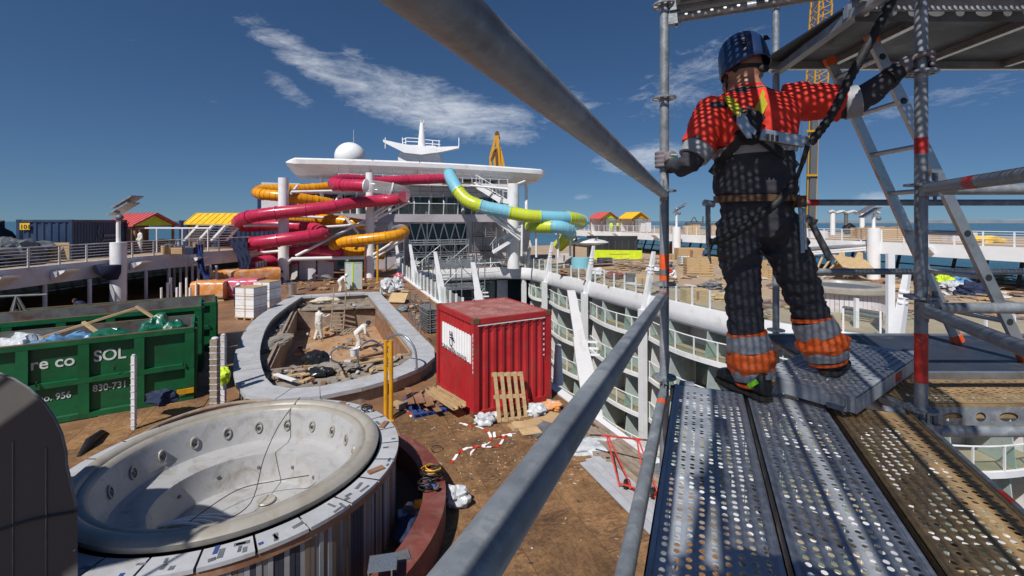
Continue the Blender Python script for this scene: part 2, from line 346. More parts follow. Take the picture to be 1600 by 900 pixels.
# ------------------------------------------------------------------ OSB board material
def osb_mat():
    m = mat('osb_board', (.25, .138, .06), .78, 0, var=.3, scale=.9, bump=.0, dirt=(.115, .06, .03), damt=.62, dscale=.7)
    nt = m.node_tree; N = nt.nodes; L = nt.links; b = N['Principled BSDF']
    t = N.new('ShaderNodeTexCoord'); oi = N.new('ShaderNodeObjectInfo'); vm = N.new('ShaderNodeVectorMath'); vm.operation = 'MULTIPLY_ADD'; vm.inputs[1].default_value = (11, 23, 5); L.new(oi.outputs['Random'], vm.inputs[0]); L.new(t.outputs['Object'], vm.inputs[2])
    prev = b.inputs['Base Color'].links[0].from_socket
    for k, (rz, sc, amt, c) in enumerate(((.5, (34, 11, 30), .4, (.34, .2, .09)), (-.7, (12, 38, 30), .4, (.11, .055, .025)), (1.3, (30, 12, 30), .22, (.42, .27, .14)))):
        mp = N.new('ShaderNodeMapping'); mp.inputs['Rotation'].default_value = (0, 0, rz); mp.inputs['Scale'].default_value = sc; mp.inputs['Location'].default_value = (k * 3.1, k, 0)
        L.new(vm.outputs[0], mp.inputs[0])
        v = N.new('ShaderNodeTexVoronoi'); v.inputs['Scale'].default_value = 1.0; L.new(mp.outputs[0], v.inputs['Vector'])
        sp = N.new('ShaderNodeSeparateColor'); L.new(v.outputs['Color'], sp.inputs[0])
        g = N.new('ShaderNodeMath'); g.operation = 'GREATER_THAN'; L.new(sp.outputs[k % 3], g.inputs[0]); g.inputs[1].default_value = .72
        a = N.new('ShaderNodeMath'); a.operation = 'MULTIPLY'; L.new(g.outputs[0], a.inputs[0]); a.inputs[1].default_value = amt
        x = N.new('ShaderNodeMix'); x.data_type = 'RGBA'; L.new(a.outputs[0], x.inputs[0]); L.new(prev, x.inputs[6]); x.inputs[7].default_value = (*c, 1); prev = x.outputs[2]
    big = N.new('ShaderNodeTexNoise'); big.inputs['Scale'].default_value = .55; big.inputs['Detail'].default_value = 10; big.inputs['Roughness'].default_value = .7; geo = N.new('ShaderNodeNewGeometry'); L.new(geo.outputs['Position'], big.inputs['Vector'])
    rp = N.new('ShaderNodeValToRGB'); rp.color_ramp.elements[0].position = .36; rp.color_ramp.elements[1].position = .62; rp.color_ramp.elements[0].color = (.5, .47, .45, 1); rp.color_ramp.elements[1].color = (1.08, 1.04, 1, 1); L.new(big.outputs[0], rp.inputs[0])
    ov = N.new('ShaderNodeMapRange'); L.new(oi.outputs['Random'], ov.inputs[0]); ov.inputs[3].default_value = .78; ov.inputs[4].default_value = 1.15
    m1 = N.new('ShaderNodeMix'); m1.data_type = 'RGBA'; m1.blend_type = 'MULTIPLY'; m1.inputs[0].default_value = 1; L.new(prev, m1.inputs[6]); L.new(rp.outputs[0], m1.inputs[7])
    m2 = N.new('ShaderNodeVectorMath'); m2.operation = 'SCALE'; L.new(m1.outputs[2], m2.inputs[0]); L.new(ov.outputs[0], m2.inputs['Scale'])
    L.new(m2.outputs[0], b.inputs['Base Color']); return m
K['osb'] = osb_mat()
K['deck'] = mat('brown_subfloor', (.25, .13, .065), .6, 0, var=.4, scale=.5, dirt=(.13, .08, .05), damt=.55, dscale=.5, bump=.1, bscale=8)
K['deck_sb'] = mat('dusty_teak_deck', (.40, .29, .19), .8, 0, var=.2, scale=.6, dirt=(.33, .26, .2), damt=.5, dscale=.5)

def fill(outer, holes, z, mb):
    bm = bmesh.new()
    for loop in [outer] + holes:
        vs_ = [bm.verts.new((p[0], p[1], z)) for p in loop]
        for i in range(len(vs_)): bm.edges.new((vs_[i], vs_[(i + 1) % len(vs_)]))
    bmesh.ops.triangle_fill(bm, use_beauty=True, use_dissolve=False, edges=bm.edges[:])
    bm.verts.index_update()
    mb.add([v.co.copy() for v in bm.verts], [tuple(v.index for v in f.verts) for f in bm.faces]); bm.free()
def inside(p, poly):
    c = False; n = len(poly)
    for i in range(n):
        a, b = poly[i], poly[i - 1]
        if (a[1] > p[1]) != (b[1] > p[1]) and p[0] < (b[0] - a[0]) * (p[1] - a[1]) / (b[1] - a[1]) + a[0]: c = not c
    return c
def catmull(pts, per=6):
    out = []
    for i in range(len(pts) - 1):
        p0 = pts[max(i - 1, 0)]; p1 = pts[i]; p2 = pts[i + 1]; p3 = pts[min(i + 2, len(pts) - 1)]
        for k in range(per):
            t = k / per
            out.append(tuple(.5 * (2 * b + (c - a) * t + (2 * a - 5 * b + 4 * c - d) * t * t + (3 * b - a - 3 * c + d) * t ** 3) for a, b, c, d in zip(p0, p1, p2, p3)))
    out.append(tuple(pts[-1])); return out
def resample(pts, step):
    pts = [Vector(p) for p in pts]; out = [pts[0]]; acc = 0.0
    tot = sum((pts[i + 1] - pts[i]).length for i in range(len(pts) - 1)); n = max(2, round(tot / step)); st = tot / n; want = st; d0 = 0
    for i in range(len(pts) - 1):
        L_ = (pts[i + 1] - pts[i]).length
        while want <= d0 + L_ + 1e-9 and len(out) < n:
            out.append(pts[i].lerp(pts[i + 1], (want - d0) / L_)); want += st
        d0 += L_
    out.append(pts[-1]); return out

# ------------------------------------------------------------------ sea, coast, quay
mb = MB()
fill([(math.cos(a) * 45000, math.sin(a) * 45000) for a in [i * math.pi / 24 for i in range(48)]], [], -42, mb)
mb.build('sea', K['sea'], kind='structure')
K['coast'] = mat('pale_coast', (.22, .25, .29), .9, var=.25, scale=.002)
mb = MB(); pts = []
for i in range(60):
    X = 3500 + i * 210; pts.append((X, 9800 - i * 30, max(8, 150 * (.35 + .65 * noise.noise((i * .13, 3.1, 0))) * min(1, i / 16))))
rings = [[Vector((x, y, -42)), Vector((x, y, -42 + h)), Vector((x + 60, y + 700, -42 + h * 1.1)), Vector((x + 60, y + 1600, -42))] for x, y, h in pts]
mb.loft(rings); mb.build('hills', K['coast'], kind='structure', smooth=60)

# ------------------------------------------------------------------ pool deck with the atrium opening and the pool cut out
EDGE_L, EDGE_R, T_END = -7.0, 6.9, 34.5
def rounded_open():
    p = [ship(EDGE_L, -40), ship(EDGE_L, T_END - 3)]
    for k in range(1, 8): a = math.pi - k * math.pi / 16; p.append(ship(EDGE_L + 3 + 3 * math.cos(a), T_END - 3 + 3 * math.sin(a)))
    for k in range(0, 8): a = math.pi / 2 - k * math.pi / 16; p.append(ship(EDGE_R - 3 + 3 * math.cos(a), T_END - 3 + 3 * math.sin(a)))
    p += [ship(*q) for q in catmull([(EDGE_R, T_END - 3), (EDGE_R, 22), (EDGE_R, 13), (7.1, 6), (7.9, 2), (9.6, -.5), (12.5, -2.3), (17, -3.4), (24, -4.5), (30, -5)], 5)] + [ship(30, -40)]
    return [(q.x, q.y) for q in p]
OPEN = rounded_open()
pool_curve = catmull([(-2.9, 17.0), (-2.7, 15.5), (-3.4, 13.9), (-5.2, 12.35), (-7.0, 12.25), (-8.5, 13.9), (-10.5, 17.4), (-12.5, 22.2), (-14.1, 29.0)], 7)
POOL = [(p[0], p[1]) for p in pool_curve] + [(-9.1, 30.9)]
def offset(poly, d):
    n = len(poly); out = []
    A = sum(poly[i][0] * poly[(i + 1) % n][1] - poly[(i + 1) % n][0] * poly[i][1] for i in range(n)); sg = 1 if A > 0 else -1
    for i in range(n):
        p = Vector(poly[i]); a = (p - Vector(poly[i - 1])).normalized(); b = (Vector(poly[(i + 1) % n]) - p).normalized()
        na = Vector((-a.y, a.x)) * sg; nb = Vector((-b.y, b.x)) * sg; m = (na + nb)
        m = m.normalized() if m.length > 1e-6 else na
        out.append(tuple(p + m * (d / max(.5, m.dot(na)))))
    return out
POOL_IN = offset(POOL, .8)
BASIN = [(-12.5, 26.5), (-8.25, 27.4), (-4.05, 17.9), (-8.5, 16.0)]
outer = [ship(-42, -45), ship(42, -45), ship(42, 75), ship(-42, 75)]
op = [Vector((p[0], p[1])) for p in OPEN]
hole = [p for p in OPEN]
mb = MB(); fill([(p.x, p.y) for p in outer], [hole, offset(POOL, .3)], 0, mb)
deck = mb.build('deck', K['deck'], kind='structure')
boards = MB().box((0, 0, .009), (2.428, 1.208, .018)).mesh('board', K['osb'])
rzs = math.atan2(SA.y, SA.x)
poolbig = offset(POOL, -.9)
for i in range(-14, 8):
    for j in range(0, 22):
        c = ship(EDGE_L - .12 - .61 - j * 1.22, i * 2.44 + (1.22 if j % 2 else 0) - 2.0)
        if not (2.5 < c.y < 22 and -11 < c.x < 9): continue
        if inside((c.x, c.y), poolbig): continue
        o = put(boards, 'osb_board', deck, (c.x, c.y, .001 + random.uniform(0, .004)), (0, 0, rzs + random.choice((0, math.pi)) + random.uniform(-.004, .004)))
# starboard finish: a pale dusty deck sheet laid over the base
mb = MB(); sb = [ship(41, -5), ship(41, 74), ship(EDGE_R + .02, 74)]; iR = min(range(len(OPEN)), key=lambda i: (Vector(OPEN[i]) - Vector(ship(EDGE_R, T_END - 3)[:2])).length)
fill([(p.x, p.y) for p in sb] + [(p[0], p[1]) for p in OPEN[iR:-1]], [], .006, mb); mb.build('starboard_deck', K['deck_sb'], kind='structure')
# planking boards on the starboard deck near the edge
# atrium floor
mb = MB(); fill([(p.x, p.y) for p in (ship(-12, -45), ship(16, -45), ship(16, 45), ship(-12, 45))], [], -21, mb); mb.build('atrium_floor', K['concrete'], kind='structure')
mb = MB(); mb.extrude([ship(EDGE_L - .3, -40, -21), ship(EDGE_L - .3, 36, -21), ship(EDGE_L - .3, 36, -.02), ship(EDGE_L - .3, -40, -.02)], SB * -.2); mb.build('atrium_wall', K['offwhite'], kind='structure')
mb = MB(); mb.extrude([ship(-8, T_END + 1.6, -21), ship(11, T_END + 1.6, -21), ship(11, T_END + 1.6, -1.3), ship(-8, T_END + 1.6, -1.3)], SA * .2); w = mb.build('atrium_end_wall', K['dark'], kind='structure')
for k, (s0, s1, z0, z1, mm) in enumerate([(2.5, 4.0, -6, -1.6, 'gwin'), (4.3, 5.6, -6, -1.6, 'offwhite'), (-4, -1, -6, -3.6, 'gwin'), (-.6, 2.1, -6, -3.6, 'gwin')]):
    MB().extrude([ship(s0, T_END + 1.55, z0), ship(s1, T_END + 1.55, z0), ship(s1, T_END + 1.55, z1), ship(s0, T_END + 1.55, z1)], SA * -.06).build('panel', K[mm], w)

# ------------------------------------------------------------------ white curved edge band round the opening
mb = MB(); ring_o = OPEN; ring_i = []
path = [Vector((p[0], p[1], 0)) for p in OPEN[:-1]]
def band(path, prof, mb):
    """sweep profile (outward offset, z) along a path in plan; offset is measured to the left of travel"""
    rings = []
    for i, p in enumerate(path):
        d = (path[min(i + 1, len(path) - 1)] - path[max(i - 1, 0)]).normalized(); nrm = Vector((-d.y, d.x, 0))
        rings.append([Vector((p.x, p.y, 0)) + nrm * o + UP * z for o, z in prof])
    mb.loft(rings)
edge_path = resample(path, .8)
mb = MB(); band(edge_path, [(-.03, .06), (.25, .06), (.25, -1.15), (.05, -1.25), (-.12, -1.05), (-.14, -.5)], mb)
mb.build('edge_fascia', K['white'], smooth=50, label='white curved steel band edging the atrium opening', cat='fascia')

# ------------------------------------------------------------------ balcony stacks on the far side of the atrium
TJ = [36.0, 28.3, 20.6, 12.9, 5.2, -2.5, -10.2, -17.9]
BAY = [(7.1, 33.5), (7.1, 28.3), (7.1, 20.6), (7.1, 12.9), (7.3, 5.2), (9.9, -.6), (16.5, -3.1), (24, -4.4)]
SBs, SAs = SB, SA
names = ['farthest', 'second farthest', 'third farthest', 'middle', 'third nearest', 'second nearest', 'nearest']
post_me = MB().box((0, 0, .5), (.05, .09, 1.0)).mesh('post', K['white'])
LV = [-2.85, -5.7, -8.55, -11.4, -14.25]
for j in range(7):
    t0, t1 = TJ[j], TJ[j + 1]
    A0, B0 = ship(*BAY[j]), ship(*BAY[j + 1]); SA = (A0 - B0).normalized(); SB = Vector((SA.y, -SA.x, 0))
    A = [A0.lerp(B0, i / 10) - SB * (.62 * math.sin(math.pi * i / 10)) for i in range(11)]
    def bw(o, t, z): return A0.lerp(B0, (t - t0) / (t1 - t0)) + SB * (o - 7.1) + UP * z
    root = thing('balcony_stack', bw(8, (t0 + t1) / 2, -21), names[j] + ' stack of white cabin balconies facing the atrium', 'balconies', 'balcony stacks facing the atrium')
    MB().extrude([bw(8.9, t0, -21), bw(8.9, t1, -21), bw(8.9, t1, -1.1), bw(8.9, t0, -1.1)], SB * .3).build('wall', K['cream'], root)
    for li, z in enumerate(LV):
        A3 = [Vector((p.x, p.y, z)) for p in A]
        mb = MB(); mb.loft([[p + UP * -.26, p + UP * .02, bw(8.9, t0 + (t1 - t0) * i / 10, z + .02), bw(8.9, t0 + (t1 - t0) * i / 10, z - .26)] for i, p in enumerate(A3)])
        mb.build('slab', K['white'], root)
        mb = MB(); mb.loft([[p + SB * .14 + UP * .024, p + SB * .14 + UP * .03, bw(8.88, t0 + (t1 - t0) * i / 10, z + .03), bw(8.88, t0 + (t1 - t0) * i / 10, z + .024)] for i, p in enumerate(A3)]); mb.build('balcony_floor', K['deck_sb'], root)
        if z < -12: continue
        mb = MB(); mb.pipe([p + UP * 1.12 + SB * .06 for p in A3], .04, 6); mb.build('handrail', K['white'], root, smooth=60)
        for i in range(0, 11, 2):
            put(post_me, 'post', root, A3[i] + SB * .06 + UP * .03, (0, 0, math.atan2(SA.y, SA.x)), (1, 1, 1.08))
        for i in range(0, 10, 2):
            a, b = A3[i] + SB * .06, A3[i + 2] + SB * .06; d = (b - a).normalized() * .08; mid = A3[i + 1] + SB * .06
            g = MB(); g.extrude([a + d + UP * .12, mid + UP * .12, mid + UP * 1.04, a + d + UP * 1.04], SB * .01); g.extrude([mid + UP * .12, b - d + UP * .12, b - d + UP * 1.04, mid + UP * 1.04], SB * .01)
            g.build('pane', K['gglass'], root)
        for i in (0, 3, 7):
            a = A3[i] + SB * .1; t = t0 + (t1 - t0) * i / 10; c = bw(8.86, t, z)
            MB().extrude([a + UP * .05, c + UP * .05, c + UP * 2.3, a + UP * 2.3 + SB * .25], SA * .05).build('divider', K['mint'] if i else K['white'], root)
        for k, (f0, f1) in enumerate(((.03, .16), (.17, .28), (.33, .47), (.48, .66), (.73, .85), (.86, .98))):
            a, b = t0 + (t1 - t0) * f0, t0 + (t1 - t0) * f1
            MB().extrude([bw(8.9, a, z + .08), bw(8.9, b, z + .08), bw(8.9, b, z + 2.25), bw(8.9, a, z + 2.25)], SB * -.05).build('window', K[('gwin', 'offwhite', 'gwin', 'dwin', 'cream', 'gwin', 'offwhite', 'mint')[(j * 7 + li * 5 + k * 3) % 8]], root)
    # storey right under the edge band
    MB().extrude([bw(8.6, t0, LV[0] + .1), bw(8.6, t1, LV[0] + .1), bw(8.6, t1, LV[0] + 2.1), bw(8.6, t0, LV[0] + 2.1)], SB * .05).build('shutter', K['offwhite'], root) if j >= 3 else None
SB, SA = SBs, SAs
ords = ['farthest', 'second farthest', 'third farthest', 'fourth farthest', 'fifth farthest', 'third nearest', 'second nearest', 'nearest']
for j, (cs_, t) in enumerate(BAY):
    ds = cs_ - 7.1
    root = thing('atrium_column', ship(6.75 + ds, t, -21), ords[j] + ' white tapered column rising through the balcony edge above the atrium', 'column', 'columns along the balcony side')
    b0 = ship(6.65 + ds, t, -21); b1 = ship(6.55 + ds, t, -.9)
    mb = MB(); mb.loft([[b + SA * x + SB * y for x, y in ((-w, -.2), (w, -.2), (w, .2), (-w, .2))] for b, w in ((b0, .2), (b1, .26))]); mb.build('lower_shaft', K['white'], root)
    c0 = ship(6.75 + ds, t, -.9); c1 = ship(7.3 + ds, t - .25, 3.1)
    mb = MB(); mb.loft([[b + SA * x + SB * y for x, y in ((-w, -w), (w, -w), (w, w), (-w, w))] for b, w in ((c0, .2), (c0.lerp(c1, .55), .16), (c1, .1))]); mb.build('upper_shaft', K['white'], root)
    for q in (.62, .68, .74):
        p = c0.lerp(c1, q); MB().tube(p, p + UP * .07, .2, 12).build('collar', K['white_clean'], root, smooth=40)

# glass balustrade along the starboard edge and the far end
def balustrade(path, label, h=1.1, step=1.35, pane='glass'):
    pts = resample(path, step); c = sum(pts, Vector()) / len(pts)
    root = thing('glass_balustrade', (c.x, c.y, pts[0].z), label, 'balustrade')
    for i, p in enumerate(pts):
        d = (pts[min(i + 1, len(pts) - 1)] - pts[max(i - 1, 0)]); put(post_me, 'post', root, p, (0, 0, math.atan2(d.y, d.x)), (1.5, 1.2, h))
        if i + 1 < len(pts):
            q = pts[i + 1]; e = (q - p).normalized() * .07
            MB().bar(p + e + UP * (h * .5), q - e + UP * (h * .5), .014, h * .88).build('pane', K[pane], root)
    return root
far_edge = [p for p in edge_path]
ip = min(range(len(edge_path)), key=lambda i: (edge_path[i] - ship(0, T_END)).length)
balustrade([Vector((p.x, p.y, .06)) + SB * .1 for p in edge_path[ip + 2:] if p.y > 8], 'clear glass balustrade with white posts along the far curved atrium edge')
balustrade([Vector((p.x, p.y, .06)) for p in edge_path if p.y > 24.0][: len([p for p in edge_path[:ip + 2] if p.y > 24.0])], 'white post balustrade behind the red container beside the pool')

# raking white fins on the near edge
fin_t = [(34.0, 'farthest'), (25.2, 'second farthest'), (15.6, 'third farthest'), (7.4, 'second nearest, partly behind the red container,'), (-2.0, 'nearest')]
for t, nm in fin_t:
    b = ship(EDGE_L + .25, t, -.3)
    lean = Vector((-.75, .1, 0)); top = b + Vector((-.62, .2, 3.55))
    root = thing('raking_fin', b, nm + ' white raking steel fin on the port atrium edge', 'fin', 'raking white fins on the port atrium edge')
    view = Vector((b.y, -b.x, 0)).normalized()
    def sec(p, w): return [p + view * (-w / 2) + Vector((0, .09, 0)), p + view * (w / 2) + Vector((0, .09, 0)), p + view * (w / 2) - Vector((0, .09, 0)), p + view * (-w / 2) - Vector((0, .09, 0))]
    mb = MB(); mb.loft([sec(b, .5), sec(b.lerp(top, .45), .44), sec(b.lerp(top, .62), .36), sec(b.lerp(top, .63), .3), sec(top, .22)]); mb.build('blade', K['white'], root)
    for q in (.5, .55, .6):
        p = b.lerp(top, q) + view * .32
        MB().bar(p - view * .12, p + view * .16, .07, .05).build('bracket', K['white_clean'], root)

# ------------------------------------------------------------------ the emptied swimming pool
root = thing('swimming_pool', (-8, 21, 0), 'emptied swimming pool with grey coping and brown basin', 'pool')
outl = resample([Vector((p[0], p[1], 0)) for p in POOL] + [Vector((POOL[0][0], POOL[0][1], 0))], 1.15)
n = len(outl) - 1
inn = offset([(p.x, p.y) for p in outl[:-1]], .8)
for i in range(n):
    j = (i + 1) % n; a, b = outl[i], outl[j]; c, d = Vector((*inn[j], 0)), Vector((*inn[i], 0)); cc = (a + b + c + d) / 4
    q = [p + (cc - p).normalized() * .012 for p in (a, b, c, d)]
    MB().prism([(p.x, p.y) for p in q], .36, .47 + random.uniform(0, .012)).build('coping_slab', K['coping'], root)
o2 = offset([(p.x, p.y) for p in outl[:-1]], .1); i2 = offset([(p.x, p.y) for p in outl[:-1]], .66)
mb = MB(); m_ = len(o2)
mb.add([(p[0], p[1], 0.003) for p in o2] + [(p[0], p[1], .36) for p in o2], [(i, (i + 1) % m_, m_ + (i + 1) % m_, m_ + i) for i in range(m_)]); mb.build('outer_kerb', K['wood_grey'], root)
mb = MB(); mb.add([(p[0], p[1], -.2) for p in i2] + [(p[0], p[1], .36) for p in i2], [(i, (i + 1) % m_, m_ + (i + 1) % m_, m_ + i) for i in range(m_)]); mb.build('inner_kerb', K['poolwall'], root)
mb = MB(); fill(i2, [BASIN], -.05, mb); mb.build('ledge', K['concrete'], root)
mb = MB(); fill([(p[0], p[1]) for p in BASIN], [], -1.12, mb); mb.build('basin_floor', K['poolfloor'], root)
for i in range(4):
    a, b = BASIN[i], BASIN[(i + 1) % 4]
    cen = Vector((-8.3, 22, 0)); nrm = (Vector((*a, 0)) + Vector((*b, 0))) / 2 - cen; nrm.normalize()
    MB().extrude([Vector((*a, -1.13)), Vector((*b, -1.13)), Vector((*b, .02)), Vector((*a, .02))], nrm * .12).build('basin_wall', K['poolwall'] if i != 1 else K['wood_brown'], root)
# yellow trim batten along right wall top, and grey screed strip on left ledge
MB().bar((-8.15, 27.3, .06), (-4.0, 17.9, .06), .08, .09).build('edge_batten', K['wood'], root)
MB().bar((-12.6, 26.2, .06), (-8.7, 16.1, .06), .10, .14).build('edge_batten', K['wood_grey'], root)

# ------------------------------------------------------------------ upper side decks with railings
def railing(path, label, h=1.08, bars=6, step=1.6, pmat='offwhite'):
    pts = resample(path, step); c = sum(pts, Vector()) / len(pts)
    root = thing('deck_railing', (c.x, c.y, pts[0].z), label, 'railing')
    pm = MB().frame((0, 0, h / 2), (.05, 0, 0), (0, .02, 0), (0, 0, h / 2)).mesh('post', K[pmat])
    for i, p in enumerate(pts):
        d = (pts[min(i + 1, len(pts) - 1)] - pts[max(i - 1, 0)]); put(pm, 'post', root, p, (0, 0, math.atan2(d.y, d.x)))
    for k in range(bars):
        z = h * (k + 1) / bars
        MB().pipe([p + UP * z for p in pts], .032 if k == bars - 1 else .018, 6).build('rail', K[pmat], root)
    return root
ZP = 2.88
pe = catmull([(-24.6, 4, 0), (-24.4, 14, 0), (-24.4, 24, 0), (-24.3, 31, 0), (-22.6, 36, 0), (-21.3, 42, 0), (-21, 56, 0)], 6)
pe = [Vector(p) for p in pe]
mb = MB(); poly = [(p.x, p.y) for p in pe] + [(-36.5, 56), (-36.5, 4)]
mb.prism(poly, ZP - .98, ZP); mb.build('upper_deck', K['offwhite'], kind='structure')
railing([Vector((p.x - .12, p.y, ZP)) for p in pe], 'pale five-bar railing along the port upper deck edge', h=1.0)
ZS = 3.35
se = [ship(32, t, 0) for t in range(-30, 76, 5)]
mb = MB(); poly = [(p.x, p.y) for p in se] + [(ship(60, 75).x, ship(60, 75).y), (ship(60, -30).x, ship(60, -30).y)]
mb.prism(poly, ZS - 1.05, ZS); mb.build('upper_deck', K['white'], kind='structure')
railing([Vector((p.x, p.y, ZS)) + SB * .15 for p in se], 'white five-bar railing along the starboard upper deck edge', step=1.7, pmat='white')

# raked window walls under the upper decks
def window_wall(p0, p1, n, lean, z1, label, fm, pm, two=False):
    p0 = Vector(p0); p1 = Vector(p1); d = (p1 - p0) / n; c = (p0 + p1) / 2
    root = thing('raked_window_wall', (c.x, c.y, 0), label, 'windows')
    lean = Vector(lean)
    for i in range(n + 1):
        a = p0 + d * i; MB().bar(a, a + lean + UP * z1, .16, .22, d).build('mullion', K[fm], root)
    for zz in (0.06, .5, 1.0):
        MB().bar(p0 + lean * zz + UP * z1 * zz, p1 + lean * zz + UP * z1 * zz, .1, .12).build('transom', K[fm], root)
    for i in range(n):
        a = p0 + d * (i + .1); b = p0 + d * (i + .9)
        MB().extrude([a + UP * .15, b + UP * .15, b + lean * .97 + UP * z1 * .97, a + lean * .97 + UP * z1 * .97], d.normalized().cross(UP) * .015).build('pane', K[pm], root)
    return root
K['seaglass'] = mat('outside_glow_pane', (.55, .62, .56), .4, var=.25, scale=.8)  # pale translucent green put into the panes to stand for bright light outside
def _tr(m):
    nt = m.node_tree; N = nt.nodes; L = nt.links; tr = N.new('ShaderNodeBsdfTranslucent'); tr.inputs[0].default_value = (.5, .56, .5, 1); mx = N.new('ShaderNodeMixShader'); mx.inputs[0].default_value = .6
    L.new(N['Principled BSDF'].outputs[0], mx.inputs[1]); L.new(tr.outputs[0], mx.inputs[2]); L.new(mx.outputs[0], N['Material Output'].inputs[0])
_tr(K['seaglass'])
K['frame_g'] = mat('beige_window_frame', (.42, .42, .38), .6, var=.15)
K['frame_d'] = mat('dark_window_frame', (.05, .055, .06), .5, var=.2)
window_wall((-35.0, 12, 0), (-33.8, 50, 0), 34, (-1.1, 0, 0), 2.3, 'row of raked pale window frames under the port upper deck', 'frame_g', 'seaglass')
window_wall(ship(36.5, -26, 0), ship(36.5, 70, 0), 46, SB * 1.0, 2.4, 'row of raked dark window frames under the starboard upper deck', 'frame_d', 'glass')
# ------------------------------------------------------------------ forward superstructure
T0 = 38.0
root = thing('superstructure', ship(0, T0 + 5, 0), 'white ship superstructure with diamond glazing and balcony beneath the wing canopy', 'superstructure')
def wallp(s0, s1, z0, z1, t, th, m, name='wall'):
    return MB().extrude([ship(s0, t, z0), ship(s1, t, z0), ship(s1, t, z1), ship(s0, t, z1)], SA * th).build(name, K[m], root)
K['lilac'] = mat('lilac_grey_wall', (.46, .42, .47), .6, var=.1, scale=.5, dirt=(.34, .31, .33), damt=.35, dscale=.4)
wallp(-24, -5.3, 0, 5.1, T0 + .4, .3, 'lilac')
wallp(1.5, 9.5, 0, 5.1, T0 + .4, .3, 'offwhite')
wallp(-5.3, 1.5, 0, 5.1, T0 + .8, .3, 'dwin', 'glazing_backing')
bandm = wallp(-24, 8.5, 5.1, 5.95, T0 - 1.6, 9, 'lilac', 'balcony_slab')
for zr in (0.5, 2.55, 5.0):
    MB().bar(ship(-5.3, T0 + .62, zr), ship(1.5, T0 + .62, zr), .1, .14).build('transom', K['white'], root)
nd = 5
for k in range(nd):
    a = -5.2 + k * 6.6 / nd; b = a + 6.6 / nd; m = (a + b) / 2
    for (x0, x1) in ((a, m), (m, b)):
        lo, hi = (5.0, 2.55) if x0 == a else (2.55, 5.0)
        MB().bar(ship(x0, T0 + .62, lo), ship(x1, T0 + .62, hi), .08, .12).build('diamond_strut', K['white'], root)
        MB().bar(ship(x0, T0 + .62, 2.5 if x0 == a else .5), ship(x1, T0 + .62, .5 if x0 == a else 2.5), .08, .12).build('diamond_strut', K['offwhite'], root)
    g = MB(); g.extrude([ship(a + .15, T0 + .74, 4.9), ship(b - .15, T0 + .74, 4.9), ship(m, T0 + .74, 2.7)], SA * .03); g.build('pane', K['dwin'], root)
    g = MB(); g.extrude([ship(a + .1, T0 + .7, .6), ship(b - .1, T0 + .72, .6), ship(m, T0 + .66, 2.4)], SA * .03); g.build('pane', K['gwin'], root)
# balcony level
wallp(-20, 8, 5.95, 9.2, T0 + 2.2, .3, 'offwhite')
for k in range(13):
    s0 = -18 + k * 1.95
    MB().extrude([ship(s0, T0 + 2.15, 6.05), ship(s0 + 1.7, T0 + 2.15, 6.05), ship(s0 + 1.7, T0 + 2.15, 8.1), ship(s0, T0 + 2.15, 8.1)], SA * -.05).build('window', K['dwin'], root)
for k in range(16):
    s0 = -18 + k * 1.62
    a = ship(s0, T0 - 1.4, 5.95); MB().bar(a, a + UP * 1.15 + SA * -.25, .1, .06).build('balcony_post', K['white'], root)
    MB().bar(a + UP * 1.15 + SA * -.25, a + UP * 1.6, .1, .06).build('balcony_post', K['white'], root)
    if k < 15: MB().extrude([a + SB * .08 + UP * .05, a + SB * 1.54 + UP * .05, a + SB * 1.54 + UP * 1.12 + SA * -.24, a + SB * .08 + UP * 1.12 + SA * -.24], SA * .02).build('balcony_pane', K['gglass'], root)
MB().bar(ship(-18, T0 - 1.65, 7.12), ship(6.2, T0 - 1.65, 7.12), .07, .06).build('balcony_handrail', K['white'], root)
# upper decks with wooden scaffold platform
wallp(-13, 7, 9.2, 9.6, T0 - .2, 7, 'white', 'upper_slab')
K['beigeroof'] = mat('beige_deckhouse', (.55, .47, .38), .7, var=.15)
wallp(-8, 6, 9.9, 10.9, T0 + 3.2, 3, 'beigeroof', 'deckhouse')
for k in range(18):
    s0 = -12.6 + k * 1.12; MB().bar(ship(s0, T0 + .1, 9.6), ship(s0, T0 + .1, 10.9), .05, .05).build('upper_post', K['white'], root)
for zr in (10.2, 10.5, 10.9): MB().bar(ship(-12.6, T0 + .1, zr), ship(6.6, T0 + .1, zr), .04, .04).build('upper_rail', K['white'], root)
for k in range(4): MB().box(ship(-4.6 + k * 1.9, T0 - .8, 9.35 + .12 * (k % 2)), (1.85, .7, .07), math.atan2(SB.y, SB.x)).build('timber_platform', K['wood_brown'], root)
for k in range(10): MB().extrude([ship(-7.6 + k * 1.36, T0 + 3.18, 10.1), ship(-6.7 + k * 1.36, T0 + 3.18, 10.1), ship(-6.7 + k * 1.36, T0 + 3.18, 10.7), ship(-7.6 + k * 1.36, T0 + 3.18, 10.7)], SA * -.04).build('deckhouse_window', K['dwin'], root)
for k in range(14):
    a = ship(-12 + k * 1.3, T0 - .5, 5.95); MB().tube(a, a + UP * 3.2, .035, 5).build('scaffold_tube', K['galv'], root)
for zr in (7.9, 8.5, 9.0): MB().tube(ship(-12, T0 - .5, zr), ship(5, T0 - .5, zr), .035, 5).build('scaffold_tube', K['galv'], root)
